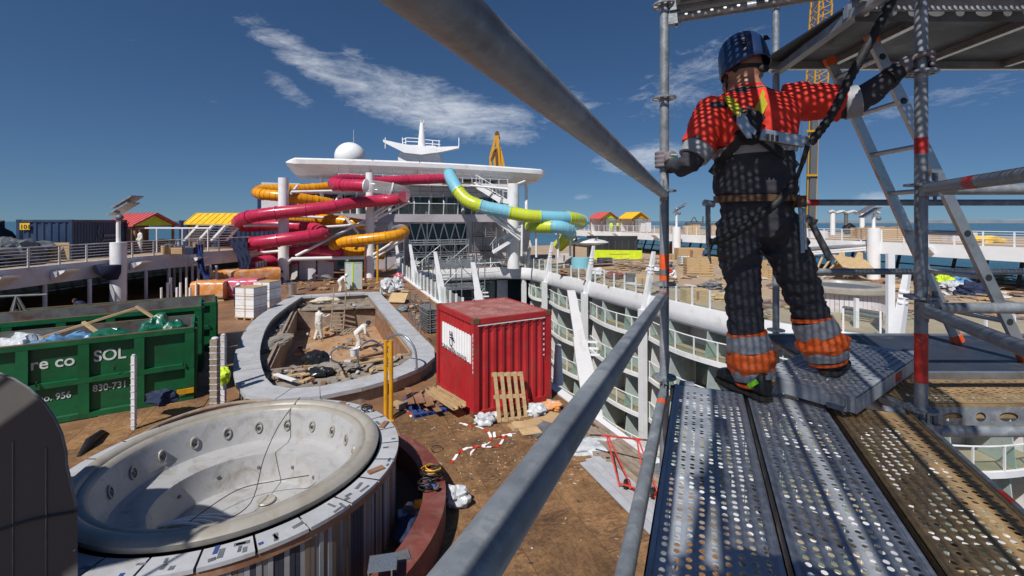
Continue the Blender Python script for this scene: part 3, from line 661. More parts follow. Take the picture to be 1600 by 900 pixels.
# wing canopy
root = thing('wing_canopy', ship(-3, T0 + 3, 10.3), 'long white wing-shaped canopy spanning the superstructure', 'canopy')
rings = []
s0, s1 = -17.6, 11.6
for u in [0, .01, .02, .03] + [.03 + .94 * q / 18 for q in range(1, 18)] + [.97, .98, .99, 1.0]:
    s = s0 + (s1 - s0) * u; e = min(u, 1 - u) / .03; e = min(1, e) ** .8; dz = .22 * (1 - (2 * u - 1) ** 2)
    prof = [(0, 1.62), (-.18, 1.45), (-.18, 1.0), (1.3, .12), (6.4, 0), (6.8, 1.55)]
    tc_, zc_ = .6, 1.2
    rings.append([ship(s, T0 - .2 + tc_ + (t - tc_) * (.06 + .94 * e), 9.95 + dz + zc_ + (z - zc_) * (.1 + .9 * e)) for t, z in prof])
MB().loft(rings).build('shell', K['white'], root, smooth=35)
for k, s in enumerate((-14.2, -10.6, -7.2, 1.2, 5.6, 9.4)):
    MB().tube(ship(s, T0 + 1.2, 5.95), ship(s + (.3 if k > 3 else -.1), T0 + 2.0, 10.5), .2, 10).build('support_leg', K['white'], root, smooth=60)
for s in (-9.2, -4.2): MB().bar(ship(s, T0 - .42, 11.9), ship(s - .35, T0 + 1.1, 9.2), .1, .02).build('strap', K['wood'], root)
# radome, mast
rd = thing('radome', at(547, 260, 64), 'white satellite dome above the left of the canopy', 'dome')
c = at(547, 245, 64)
MB().ball(c, 2.1, 28, 16, (1, 1, .96)).build('dome', K['white_clean'], rd, smooth=60)
MB().tube(c - UP * 5, c - UP * 1.6, .9, 14, 1.3).build('pedestal', K['white'], rd, smooth=50)
MB().tube(c + UP * 1.9 + Vector((.5, 0, 0)), c + UP * 3.8 + Vector((.5, 0, 0)), .03, 5).build('whip_aerial', K['offwhite'], rd)
MD = 62
ms = thing('radar_mast', at(655, 250, MD), 'white radar mast with swept platform wings above the canopy', 'mast')
def pm(x, y): return at(x, y, MD)
MB().extrude([pm(622, 242), pm(634, 232), pm(634, 226), pm(680, 228), pm(682, 232), pm(688, 246), pm(688, 262), pm(622, 262)], Vector((0, 2.2, 0))).build('mast_base', K['white'], ms)
MB().extrude([pm(601, 220), pm(602, 224), pm(634, 240), pm(660, 243), pm(690, 239), pm(718, 233), pm(718, 230), pm(690, 231), pm(660, 230), pm(634, 227)], Vector((0, -.9, 0))).build('platform_wing', K['white'], ms)
MB().pipe([pm(659, 232), pm(659, 215), pm(659.5, 192)], .5, 10, [.55, .45, .28]).build('mast_pole', K['white'], ms, smooth=60)
for y in (198, 204, 210): MB().bar(pm(655, y), pm(664, y), .15, .15).build('radar_bar', K['offwhite'], ms)
for x in (657, 662): MB().bar(pm(x, 193), pm(x, 187), .08, .08).build('aerial', K['offwhite'], ms)
for x in (602, 629, 634, 676, 686, 717): MB().bar(pm(x, 232), pm(x, 215 if x < 640 or x == 717 else 219), .1, .1).build('stanchion', K['white'], ms)
for y in (215.5, 221): 
    MB().pipe([pm(629, y + 3), pm(636, y), pm(655, y + 1)], .06, 5).build('platform_rail', K['white'], ms); MB().pipe([pm(664, y + 3), pm(688, y + 5)], .06, 5).build('platform_rail', K['white'], ms)

# ------------------------------------------------------------------ cranes far behind
def lattice(mb, a, b, w, n, r):
    a = Vector(a); b = Vector(b); d = (b - a).normalized(); x = d.cross(Vector((0, 1, 0))).normalized() * w / 2; y = Vector((0, 1, 0)) * w / 2
    cs = [x + y, x - y, -x - y, -x + y]
    for c_ in cs: mb.bar(a + c_, b + c_, r, r)
    for i in range(n):
        p, q = a.lerp(b, i / n), a.lerp(b, (i + 1) / n)
        for k in range(4): mb.bar(p + cs[k], q + cs[(k + 1) % 4], r * .6, r * .6)
cr = thing('boom_crane', at(778, 420, 110), 'folded yellow crane boom rising behind the canopy', 'crane')
def pc(x, y, d=110): return at(x, y, d)
for a, b, w_ in (((775, 212), (766.5, 245), .55), ((766.5, 245), (766, 420), .6), ((777, 212), (783, 300), .7), ((783, 300), (786, 420), .7), ((774, 230), (775, 420), .9)): MB().bar(pc(*a), pc(*b), w_, w_).build('boom', K['yellow'], cr)
for k in range(9): y = 240 + k * 18; MB().bar(pc(766, y), pc(782 + k * .3, y + (10 if k % 2 else -8)), .3, .3).build('boom_tie', K['yellow'], cr)
MB().extrude([pc(780, 222), pc(786, 245), pc(797, 300), pc(806, 420), pc(801, 420), pc(791, 300), pc(781, 246)], Vector((0, 1, 0))).build('back_strut', K['yellow'], cr)
MB().extrude([pc(774, 206), pc(777, 204), pc(780, 207), pc(781, 215), pc(772, 215)], Vector((0, 2, 0))).build('boom_tip', K['rust'], cr)
for (x0, y0, x1, y1) in ((768, 250, 775, 232), (770, 262, 777, 300), (775, 235, 779, 300)): MB().bar(pc(x0, y0, 109.6), pc(x1, y1, 109.6), .5, .5).build('ram', K['rust'], cr)
cr = thing('telescopic_crane', at(1273, 420, 120), 'tall crane with yellow lattice jib and dark telescopic mast beyond the worker', 'crane')
mb = MB(); lattice(mb, at(1283, 10, 120), at(1283, -40, 120), 3.2, 3, .3); lattice(mb, at(1276, 135, 120), at(1283, 10, 120), 3.4, 11, .3); mb.build('lattice_jib', K['yellow'], cr)
MB().bar(at(1273, 135, 120), at(1264, 400, 120), 1.7, 1.6).build('telescopic_mast', K['galv_dark'], cr)
MB().bar(at(1279, 135, 119.5), at(1271, 400, 119.5), .55, .5).build('yellow_stripe', K['yellow'], cr)
MB().bar(at(1266, 135, 119.5), at(1259, 400, 119.5), .2, .3).build('yellow_stripe', K['yellow'], cr)
for y in (274, 205): MB().bar(at(1260, y, 119), at(1277, y, 119), .4, .5).build('mast_collar', K['yellow'], cr)
MB().bar(at(1253, 190, 121), at(1246, 400, 121), .1, .1).build('hoist_rope', K['galv_dark'], cr)
cr = thing('harbour_crane', at(1085, 352, 500), 'tiny dark gantry crane on the horizon', 'crane'); mb = MB()
for a, b in (((1077, 352), (1084, 339)), ((1092, 352), (1085, 339)), ((1076, 350), (1094, 350)), ((1078, 346), (1091, 346))): mb.bar(at(*a, 500), at(*b, 500), .9, .9)
mb.build('gantry_frame', K['galv_dark'], cr); MB().bar(at(1072, 351, 500), at(1098, 351, 500), 6, 5).build('gantry_base', K['galv_dark'], cr)
MB().bar(at(1098, 352, 500), at(1098.5, 338, 500), 1.2, 1.2).build('quay_mast', K['galv_dark'], cr)

# ------------------------------------------------------------------ water slides
def slide(name, label, pts, r, mats, rib=.055, step=1.15, segs=None):
    """pts: (px, py, depth); mats: list of (fraction start, material)"""
    w = [at(*p) for p in pts]; cv = [Vector(p) for p in catmull([tuple(p) for p in w], 10)]
    cv = resample(cv, .45); base = cv[-1]
    rt = thing(name, (base.x, base.y, base.z - r), label, 'water slide')
    N = len(cv); per = max(2, round(step / .45 * 2)); i = 0; si = 0
    fl = MB(); tang = Vector((1, 0, 0))
    while i < N - 1:
        j = min(N - 1, i + per); u = i / (N - 1); m = [mm for f, mm in mats if u >= f - 1e-6][-1]
        if m == 'alt': m = ('sl_blue', 'sl_lime')[si % 2]
        MB().pipe(cv[i:j + 1], r, 16).build('tube_section', K[m], rt, smooth=50)
        d = (cv[min(i + 1, N - 1)] - cv[i]).normalized()
        MB().pipe([cv[i] - d * .05, cv[i] + d * .05], r + rib, 16).build('flange', K[m if m != 'acryl' else 'white'], rt, smooth=40)
        if m != 'acryl':
            for q in range(i + 1, j):
                dd = (cv[q + 1] - cv[q]).normalized() if q + 1 < N else d
                fl.pipe([cv[q] - dd * .012, cv[q] + dd * .012], r + .014, 16)
        i = j; si += 1
    if fl.v: 
        fl.build('hoop_seams', K['sl_red'] if 'red' in label else (K['sl_yel'] if 'amber' in label else K['sl_blue']), rt, kind='stuff')
    return rt
slide('red_slide', 'raspberry red tube slide winding around the white columns',
      [(700, 279, 50), (670, 280, 49), (630, 281.5, 48), (590, 284, 46.5), (552, 281, 44), (530, 282, 42), (522, 287, 40.5), (540, 289, 39.5), (575, 290.5, 39), (610, 295, 39), (630, 301, 39.6), (628, 309, 41), (600, 313, 41.5), (560, 316, 40.5), (520, 323, 39), (470, 329, 38), (420, 334, 37.5), (385, 340, 37.6), (372, 348, 38.6), (385, 353, 40), (430, 352, 41), (480, 355, 41), (503, 361, 40), (500, 367, 38.4), (470, 371, 37.4), (430, 376, 36.8), (392, 381, 36.8), (374, 387, 37.6), (390, 392, 39), (440, 393, 40), (500, 392, 40.5), (530, 395, 41), (515, 401, 41.5), (450, 405, 40.5), (410, 409, 39), (380, 415, 38)],
      .52, [(0, 'sl_red'), (.235, 'acryl'), (.285, 'sl_red')])
slide('amber_slide', 'amber yellow tube slide looping behind the red slide',
      [(560, 288, 47), (525, 291, 46), (480, 295, 44), (440, 296, 42.5), (410, 297, 41.4), (402, 301, 40.4), (415, 304, 39.6), (445, 307, 39.6), (480, 312, 40.4), (520, 320, 42.5), (500, 332, 44.5), (455, 340, 44), (480, 341, 43), (530, 345, 42.6), (575, 352, 42.6), (610, 355, 43), (628, 358, 42.6), (630, 364, 41.4), (612, 369, 40.4), (580, 373, 40), (545, 377, 40), (524, 382, 40.4), (522, 390, 41.4), (540, 394, 42.4), (570, 394, 43.4), (600, 398, 44.4)],
      .48, [(0, 'sl_yel'), (.63, 'acryl'), (.70, 'sl_yel')])
slide('blue_lime_slide', 'sky blue and lime banded tube slide at the right of the superstructure',
      [(702, 272, 50), (706, 281, 49), (715, 297, 48), (727, 311, 47.5), (742, 319, 47), (762, 325, 47), (783, 329, 47), (805, 334, 47), (830, 338, 47), (865, 340, 47.5), (893, 341, 48.5), (908, 345, 50.5), (903, 350, 52.5), (880, 352, 53), (850, 352, 51.5), (830, 353, 49.5), (845, 354, 47.5), (875, 355, 47), (890, 362, 48), (885, 372, 50), (872, 385, 51)],
      .68, [(0, 'alt'), (.185, 'acryl'), (.245, 'alt')], step=1.6)
# slide support frame
sf = thing('slide_support', (-16.5, 40, 0), 'white steel column and strut frame carrying the water slides', 'frame')
COLS = [((443, 278), (446, 440), 38.8, .42), ((578, 270), (581, 433), 42, .38), ((802, 287), (804, 400), 50, .66), ((667, 330), (667, 400), 52, .2)]
for (a, b, d, r) in COLS:
    p = at(a[0], a[1], d); MB().tube((p.x, p.y, 0), p, r, 16).build('column', K['white'], sf, smooth=60)
def strut(x0, y0, d0, x1, y1, d1, w=.2): MB().tube(at(x0, y0, d0), at(x1, y1, d1), w / 2 + .02, 8).build('strut', K['white'], sf, smooth=60)
for s_ in ((455, 300, 38.8, 580, 297, 42), (455, 338, 38.8, 505, 340, 40), (380, 352, 37.8, 440, 351, 38.8), (380, 398, 37.5, 440, 392, 38.8), (505, 355, 40, 580, 350, 42), (462, 400, 39, 572, 344, 42), (455, 405, 38.8, 580, 402, 42, .3), (440, 425, 38.8, 455, 405, 38.8), (582, 340, 42, 628, 311, 41.5), (582, 335, 42, 625, 306, 41.5), (582, 345, 42, 640, 315, 42), (580, 400, 42, 628, 370, 41), (580, 407, 42, 632, 373, 41.5), (540, 340, 41, 560, 365, 41.5), (455, 302, 38.8, 465, 290, 42), (516, 332, 40, 530, 305, 42),
           (766, 334, 47, 815, 372, 48), (772, 331, 47, 813, 366, 48), (755, 330, 47, 812, 375, 48), (816, 340, 47, 815, 400, 47), (838, 352, 48, 838, 402, 48), (872, 362, 48, 872, 402, 48), (891, 352, 49, 891, 400, 49), (790, 335, 47, 790, 345, 48), (735, 290, 50, 802, 296, 50), (802, 290, 50, 820, 283, 51)): strut(*s_)
# white stair on the right of the superstructure
st = thing('white_stair', at(765, 318, 52), 'white external stair descending beside the tall white cylinder', 'stair')
a, b = at(744, 288, 53), at(786, 314, 50)
MB().bar(a, b, .9, .5).build('stringer', K['white'], st); MB().bar(b, at(800, 316, 50), .9, .5).build('landing', K['white'], st)
MB().bar(a + UP * 1.1, b + UP * 1.1, .06, .06).build('handrail', K['white'], st); MB().bar(b + UP * 1.1, at(800, 316, 50) + UP * 1.1, .06, .06).build('handrail', K['white'], st)
for k in range(9): p = a.lerp(b, k / 8); MB().bar(p, p + UP * 1.1, .05, .05).build('baluster', K['white'], st)
for k in range(12): p = a.lerp(b, (k + .5) / 12) + UP * .3; MB().box(p, (.3, .85, .05)).build('tread', K['offwhite'], st)
st = thing('lower_stair', at(795, 380, 49), 'white lower stair turning under the blue and lime slide', 'stair')
for (p, q) in ((at(770, 394, 49), at(815, 366, 49)), (at(786, 372, 49.6), at(815, 358, 50))):
    MB().bar(p, q, .8, .35).build('flight', K['white'], st); MB().bar(p + UP * 1.0, q + UP * 1.0, .06, .06).build('handrail', K['white'], st)
    for k in range(6): e = p.lerp(q, k / 5); MB().bar(e, e + UP, .05, .05).build('baluster', K['white'], st)

# ------------------------------------------------------------------ scaffolds around the far glazing
def tower(label, o, ux, uy, nx, ny, nz, bx, by, bz, deckm='wood_brown', dk=True):
    o = Vector(o); ux = Vector(ux); uy = Vector(uy)
    rt = thing('tube_scaffold', o, label, 'scaffold')
    for i in range(nx + 1):
        for j in range(ny + 1):
            p = o + ux * (i * bx) + uy * (j * by); MB().tube(p, p + UP * (nz * bz + .6), .05, 6).build('standard', K['galv'], rt)
    for k in range(1, nz + 1):
        for zo in (0, .5, 1.0) if k < nz or True else (0,):
            for j in range(ny + 1):
                p = o + uy * (j * by) + UP * (k * bz + zo * .5); MB().tube(p, p + ux * (nx * bx), .035, 5).build('ledger', K['galv'], rt)
        for i in range(nx + 1):
            p = o + ux * (i * bx) + UP * (k * bz); MB().tube(p, p + uy * (ny * by), .035, 5).build('transom', K['galv'], rt)
        if dk:
            for i in range(nx): MB().frame(o + ux * ((i + .5) * bx) + uy * (by * ny / 2) + UP * (k * bz + .06), ux * (bx * .48), uy * (by * ny * .45), UP * .03).build('deck_board', K[deckm], rt)
    for i in range(nx):
        for k in range(nz):
            p = o + ux * (i * bx) + UP * (k * bz); q = p + ux * bx + UP * bz
            if (i + k) % 2: p, q = p + ux * bx, q - ux * bx
            MB().tube(p, q, .035, 5).build('brace', K['galv'], rt)
    return rt
tower('red decked tube scaffold beside the diamond glazing', ship(1.9, T0 - 1.2, 0), SB, SA, 2, 1, 3, 1.3, 1.0, 1.7, 'redring')
tower('wide grey tube scaffold standing against the diamond glazing', ship(-5.4, T0 - 1.8, 0), SB, SA, 4, 1, 2, 1.6, 1.1, 1.3, 'alu')
tower('tube scaffold rising out of the atrium near its far end', ship(-4.6, 27.0, -9), SB, SA, 2, 2, 5, 2.2, 2.0, 2.0, 'alu', True)
tower('small grey scaffold beside the lilac wall', ship(-8.0, T0 - 2.2, 0), SB, SA, 1, 1, 2, 1.8, 1.0, 1.5, 'alu')
br = thing('truss_bridge', ship(-2, 33, .1), 'white lattice truss bridging the atrium end', 'truss')
for zz in (-.2, .75): MB().tube(ship(-5.5, 31.5, zz), ship(3.5, 33.0, zz), .06, 6).build('chord', K['white'], br)
for k in range(12):
    a = ship(-5.5 + k * .75, 31.5 + k * .125, -.2); b = ship(-5.5 + (k + 1) * .75, 31.5 + (k + 1) * .125, -.2)
    MB().tube(a + UP * (.95 if k % 2 else 0), b + UP * (0 if k % 2 else .95), .035, 5).build('web', K['white'], br)

# ------------------------------------------------------------------ huts, columns and gear on the upper decks
def hut(label, o, w, l, h, rm, wm, rz, gm=None):
    cs, sn = math.cos(rz), math.sin(rz); X = Vector((cs, sn, 0)); Y = Vector((-sn, cs, 0)); o = Vector(o)
    rt = thing('beach_hut', o, label, 'hut')
    for x in (-1, 1):
        for y in (-1, 1): p = o + X * (x * w / 2) + Y * (y * l / 2); MB().bar(p, p + UP * h, .14, .14).build('post', K['hutwall'], rt)
    MB().frame(o + Y * (l / 2) + UP * (h / 2), X * (w / 2 - .08), Y * .04, UP * (h / 2)).build('back_wall', K[wm], rt)
    e = .3
    for x in (-1, 1):
        MB().extrude([o + X * (x * (w / 2 + e)) + Y * (-l / 2 - e) + UP * (h - .08), o + Y * (-l / 2 - e) + UP * (h + w * .32), o + Y * (l / 2 + e) + UP * (h + w * .32), o + X * (x * (w / 2 + e)) + Y * (l / 2 + e) + UP * (h - .08)], UP * .1).build('roof_slope', K[rm], rt)
        for k in range(9):
            y = -l / 2 - e + (l + 2 * e) * k / 8
            MB().bar(o + X * (x * (w / 2 + e)) + Y * y + UP * (h + .04), o + Y * y + UP * (h + w * .32 + .12), .06, .05).build('roof_rib', K[rm], rt)
    for y in (-1, 1):
        MB().extrude([o + X * (-w / 2) + Y * (y * l / 2) + UP * h, o + X * (w / 2) + Y * (y * l / 2) + UP * h, o + Y * (y * l / 2) + UP * (h + w * .28)], Y * .06).build('gable', K[gm or wm], rt)
    return rt
hut('hut with ribbed pink-red roof beside the navy container', at(221, 372, 34) * Vector((1, 1, 0)) if False else Vector((at(221, 372, 35).x, 35, ZP)), 2.6, 3.2, 2.0, 'roofred', 'hutwall', R(68), 'limewall')
hut('open hut with yellow roof left of the slides', Vector((at(345, 380, 40).x, 40, ZP)), 2.6, 3.6, 2.1, 'roofyel', 'offwhite', R(90))
hut('open hut with pink roof and lime gable on the starboard deck', Vector((at(943, 355, 84).x, 84, ZS)), 3.4, 3.4, 2.3, 'roofred', 'white', R(25), 'limewall')
hut('open hut with yellow roof and orange gable on the starboard deck', Vector((at(990, 355, 84).x, 84, ZS)), 3.4, 3.4, 2.3, 'roofyel', 'white', R(25), 'sl_yel')

def container(name, label, C, U, V, h, m, roofm, ru=8, rv=8, group=None):
    """C near corner; U, V edge vectors; corrugated faces along U and V that look at the camera"""
    C = Vector(C); U = Vector(U); V = Vector(V); u = U.normalized(); v = V.normalized()
    rt = thing(name, C + (U + V) / 2, label, 'container', group)
    def corr(P, E, e, nrm, n, nm):
        d = .05; L_ = E.length; f = .1; pts = []
        for i in range(n):
            a = f + (L_ - 2 * f) * i / n; w_ = (L_ - 2 * f) / n
            pts += [(a, 0), (a + w_ * .32, 0), (a + w_ * .5, -d), (a + w_ * .82, -d)]
        pts.append((L_ - f, 0))
        mb = MB(); vs_ = []
        for x, o_ in pts: vs_ += [P + e * x + nrm * (o_ - .035) + UP * .14, P + e * x + nrm * (o_ - .035) + UP * (h - .12)]
        mb.add(vs_, [(2 * i, 2 * i + 2, 2 * i + 3, 2 * i + 1) for i in range(len(pts) - 1)]); return mb.build(nm, K[m], rt)
    nU = -v; nV = -u
    corr(C, U, u, nU, ru, 'corrugated_side'); corr(C, V, v, nV, rv, 'corrugated_side')
    corr(C + V, U, u, v, ru, 'corrugated_side'); corr(C + U, V, v, u, rv, 'corrugated_side')
    for p in (C, C + U, C + V, C + U + V):
        inn_ = (C + (U + V) / 2 - p); inn_ = u * (.08 if (p - C).dot(u) < .1 else -.08) + v * (.08 if (p - C).dot(v) < .1 else -.08)
        MB().frame(p + inn_ + UP * h / 2, u * .08, v * .08, UP * (h / 2 - .12)).build('corner_post', K[m], rt)
        for z in (.06, h - .06): MB().frame(p + inn_ + UP * z, u * .09, v * .09, UP * .065).build('corner_casting', K['rust'] if m == 'red' else K[m], rt)
    for (p, E, e, nn_) in ((C, U, u, v), (C, V, v, u), (C + V, U, u, -v), (C + U, V, v, -u)):
        for z in (.075, h - .08): MB().bar(p + e * .17 + nn_ * .06 + UP * z, p + E - e * .17 + nn_ * .06 + UP * z, .1, .14).build('rail', K[m], rt)
    mb = MB(); n = 14; P0 = C + UP * (h - .05); vs_ = []; pts = []
    for i in range(n):
        a = .12 + (V.length - .24) * i / n; w_ = (V.length - .24) / n; pts += [(a, 0), (a + w_ * .5, 0), (a + w_ * .6, .045), (a + w_ * .9, .045)]
    pts.append((V.length - .12, 0))
    for x, o_ in pts: vs_ += [P0 + v * x + u * .1 + UP * o_, P0 + v * x + U - u * .1 + UP * o_]
    mb.add(vs_, [(2 * i, 2 * i + 2, 2 * i + 3, 2 * i + 1) for i in range(len(pts) - 1)]); mb.build('roof', K[roofm], rt)
    MB().frame(C + (U + V) / 2 + UP * .1, U / 2 * .93, V / 2 * .93, UP * .03).build('floor', K['rust'], rt)
    return rt, corr
def text(name, s, m, parent, origin, right, up, size, off=.0, extr=.002, sx=1.0, font_bold=0.0):
    cu = bpy.data.curves.new(name, 'FONT'); cu.body = s; cu.size = size; cu.extrude = extr; cu.offset = font_bold
    ob = bpy.data.objects.new(name, cu); col.objects.link(ob)
    dg = bpy.context.evaluated_depsgraph_get(); me = bpy.data.meshes.new_from_object(ob.evaluated_get(dg)); bpy.data.objects.remove(ob); bpy.data.curves.remove(cu)
    right = Vector(right).normalized(); up = Vector(up).normalized(); nrm = right.cross(up)
    for v_ in me.vertices: c_ = v_.co; v_.co = Vector(origin) + right * (c_.x * sx) + up * c_.y + nrm * (c_.z + off)
    me.materials.clear(); me.materials.append(m)
    o = bpy.data.objects.new(name, me); col.objects.link(o); o.parent = parent; o.location = -WL[parent]; WL[o] = Vector(); return o
K['ink'] = mat('dark_blue_ink', (.02, .025, .07), .5); K['letter'] = mat('white_lettering', (.66, .68, .68), .55, var=.1, scale=6)
# red container
C = Vector((-1.01, 12.0, .02)); U = Vector((.863, .505, 0)) * 2.5; V = Vector((-.505, .863, 0)) * 2.72
rc, _ = container('red_container', 'red ten-foot container with white logo panel standing on the deck', C, U, V, 2.6, 'red', 'red_roof', 9, 14)
v = V.normalized(); u = U.normalized(); P = C - u * -.028
# white painted panel follows the corrugation of the long side
mb = MB(); d = .05; n = 14; f = .1; pts = []; L_ = V.length
for i in range(n):
    a = f + (L_ - 2 * f) * i / n; w_ = (L_ - 2 * f) / n; pts += [(a, 0), (a + w_ * .32, 0), (a + w_ * .5, -d), (a + w_ * .82, -d)]
pts.append((L_ - f, 0)); pts = [p for p in pts if .2 < p[0] < 2.42]; vs_ = []
for x, o_ in pts: vs_ += [C + v * x - u * (o_ - .035 + .004) + UP * 1.36, C + v * x - u * (o_ - .035 + .004) + UP * 2.12]
mb.add(vs_, [(2 * i, 2 * i + 2, 2 * i + 3, 2 * i + 1) for i in range(len(pts) - 1)]); mb.build('logo_panel', K['white_clean'], rc)
Lp = C - u * -.028
text('logo_lettering', 'CJE', K['ink'], rc, C + v * 1.40 - u * .010 + UP * 1.52, UP, v, .32, off=.0, sx=1.0, font_bold=.006)
text('panel_lettering', 'CONTAINER INVEST', K['ink'], rc, C + v * 2.36 - u * .010 + UP * 1.40, -v, UP, .14, sx=1.5)
for zz in range(9): MB().frame(C + v * .05 + UP * (1.2 + zz * .12) - u * .003, v * .018, u * .002, UP * (.035 + .01 * (zz % 3))).build('code_mark', K['letter'], rc)
for zz in range(14): MB().frame(C + U - u * .27 + UP * (1.35 + zz * .075) - v * .004, u * .02, v * .003, UP * (.02 + .008 * (zz % 3))).build('code_mark', K['ink'] if zz % 2 else K['letter'], rc)
MB().frame(C + u * 1.2 + UP * (2.42) - v * .006, u * 1.08, v * .004, UP * .014).build('top_strip', K['letter'], rc)
# navy container on the port upper deck
Cb = Vector((-26.6, 27.5, ZP)); Ub = Vector((-2.6, -.7, 0)); Vb = Vector((-1.6, 5.85, 0))
nc, _ = container('navy_container', 'navy shipping container numbered 101 on the port upper deck', Cb + Ub, -Ub, Vb, 2.42, 'blue', 'blue', 7, 20)
ub = -Ub.normalized(); nb = Vector((-ub.y, ub.x, 0)) * -1
# the face towards the camera runs from Cb+Ub to Cb
pl = Cb + Ub + ub * .22 + nb * .05
MB().frame(pl + ub * .22 + UP * 2.02, ub * .24, nb * .008, UP * .2).build('number_plate', K['roofyel'], nc)
text('number', '101', K['black'], nc, pl + nb * .01 + UP * 1.88, ub, UP, .34, font_bold=.01)
vb = Vb.normalized(); nbv = ub
for k, (x0, z0, l) in enumerate(((3.2, 1.35, 1.5), (3.0, 1.05, 1.9), (2.9, .82, 1.6))): MB().frame(Cb + vb * (x0 + l / 2) + nbv * .03 + UP * z0, vb * (l / 2), nbv * .004, UP * (.05 if k else .08)).build('faded_lettering', K['grating'], nc)
MB().pipe([Cb + vb * x + nbv * .035 + UP * z for x, z in ((2.9, 1.3), (2.6, 1.45), (2.55, 1.7), (2.7, 1.85), (2.62, 2.0))], .035, 5).build('swan_mark', K['grating'], nc)
bc, _ = container('navy_container', 'dark navy container far back between the two port huts', Vector((-30.0, 41, ZP)), Vector((9, 3.0, 0)), Vector((-1.0, 2.4, 0)), 2.4, 'blue', 'blue', 24, 6)
bx, _ = container('navy_container', 'small navy container block behind the amber slide', at(402, 335, 60) * Vector((1, 1, 0)) + UP * 4.0, Vector((3.5, .4, 0)), Vector((-.2, 2.4, 0)), 4.2, 'blue', 'blue', 8, 6)
# ------------------------------------------------------------------ green skips
def skip(label, F0, h, L_=5.9, W=2.25, lettering=False, group='green waste skips'):
    """F0: near right bottom corner; u runs to the left along the front, w goes back"""
    u = Vector((-.83, -.557, 0)); w = Vector((-.557, .83, 0)); F0 = Vector(F0)
    rt = thing('waste_skip', F0 + u * L_ / 2 + w * W / 2, label, 'skip', group)
    th = .07
    for (p, e, nrm, L2, nm) in ((F0, u, w, L_, 'front_wall'), (F0 + w * W, u, -w, L_, 'back_wall')):
        mb = MB(); mb.mi = 0; mb.frame(p + e * L2 / 2 + nrm * .14 + UP * (h / 2 + .05), e * (L2 / 2 - .06), nrm * .025, UP * (h / 2 - .05)); 
        mb.build(nm, K['green'], rt)
        mb = MB(); mb.frame(p + e * L2 / 2 + nrm * .172 + UP * (h / 2 + .05), e * (L2 / 2 - .08), nrm * .004, UP * (h / 2 - .06)); mb.build('scraped_lining', K['skip_in'], rt)
        for k in range(6):
            x = .1 + (L2 - .2) * k / 5
            MB().frame(p + e * x + nrm * .057 + UP * (h / 2), e * .11, nrm * .057, UP * (h / 2 - .1)).build('rib', K['green'], rt)
        for z in (.09, h * .48, h - .07):
            MB().frame(p + e * (L2 / 2) + nrm * .055 + UP * z, e * (L2 / 2), nrm * .06, UP * .065).build('rail', K['green'], rt)
        MB().frame(p + e * (L2 / 2) + nrm * .055 + UP * (h - .001), e * (L2 / 2 - .01), nrm * .055, UP * .004).build('worn_rim', K['rust'], rt)
    for (p, nm) in ((F0, 'end_door'), (F0 + u * L_, 'end_wall')):
        sg = u if nm == 'end_door' else -u
        MB().frame(p + sg * .04 + w * W / 2 + UP * (h / 2 + .03), w * (W / 2 - .02), u * .035, UP * (h / 2 - .04)).build(nm, K['green'], rt)
        MB().frame(p + sg * .08 + w * W / 2 + UP * (h / 2 + .03), w * (W / 2 - .18), u * .004, UP * (h / 2 - .05)).build('scraped_lining', K['skip_in'], rt)
        for k in range(3): MB().frame(p - sg * .03 + w * (.2 + (W - .4) * k / 2) + UP * h / 2, w * .07, u * .04, UP * (h / 2 - .06)).build('rib', K['green'], rt)
    MB().frame(F0 + u * L_ / 2 + w * W / 2 + UP * .12, u * (L_ / 2 - .1), w * (W / 2 - .1), UP * .04).build('floor', K['skip_in'], rt)
    for x in (.6, L_ - .6):
        for y in (.5, W - .5): MB().tube(F0 + u * x + w * (y - .1) + UP * .09, F0 + u * x + w * (y + .1) + UP * .09, .085, 10).build('roller', K['rust'], rt)
    for k in range(4): 
        p = F0 + u * (.25 + k * 1.5) - w * .0 + UP * (h * .62 if k % 2 else h * .55); MB().pipe([p, p - w * .06 - UP * .03, p - w * .05 - UP * .12], .018, 6).build('tarp_hook', K['black'], rt)
    return rt, u, w
F1 = Vector((-9.3, 13.3, 0)); s1, u, w = skip('nearest green skip with white lettering, full of rubbish bags', F1, 2.12)
r_ = -u; face = F1 + w * .112
text('lettering', 're co', K['letter'], s1, F1 + u * 3.40 + w * .104 + UP * 1.45, r_, UP, .40, sx=.98, font_bold=.006)
text('lettering', 'SOL', K['letter'], s1, F1 + u * 2.2 + w * .104 + UP * 1.46, r_, UP, .42, sx=.9, font_bold=.006)
text('lettering', 'Tfno. 956', K['letter'], s1, F1 + u * 3.42 + w * .104 + UP * .61, r_, UP, .24, sx=.84, font_bold=.003)
text('lettering', '830-731', K['letter'], s1, F1 + u * 2.22 + w * .104 + UP * .66, r_, UP, .25, sx=.86, font_bold=.003)
MB().frame(F1 + u * .2 - w * .03 + UP * .3, u * .2, w * .02, UP * .07).build('latch', K['yellow'], s1)
skip('middle green skip between the other two skips', Vector((-10.75, 15.75, 0)), 2.28)
skip('rearmost green skip in front of the wrapped pallets', Vector((-12.0, 18.45, 0)), 1.95)
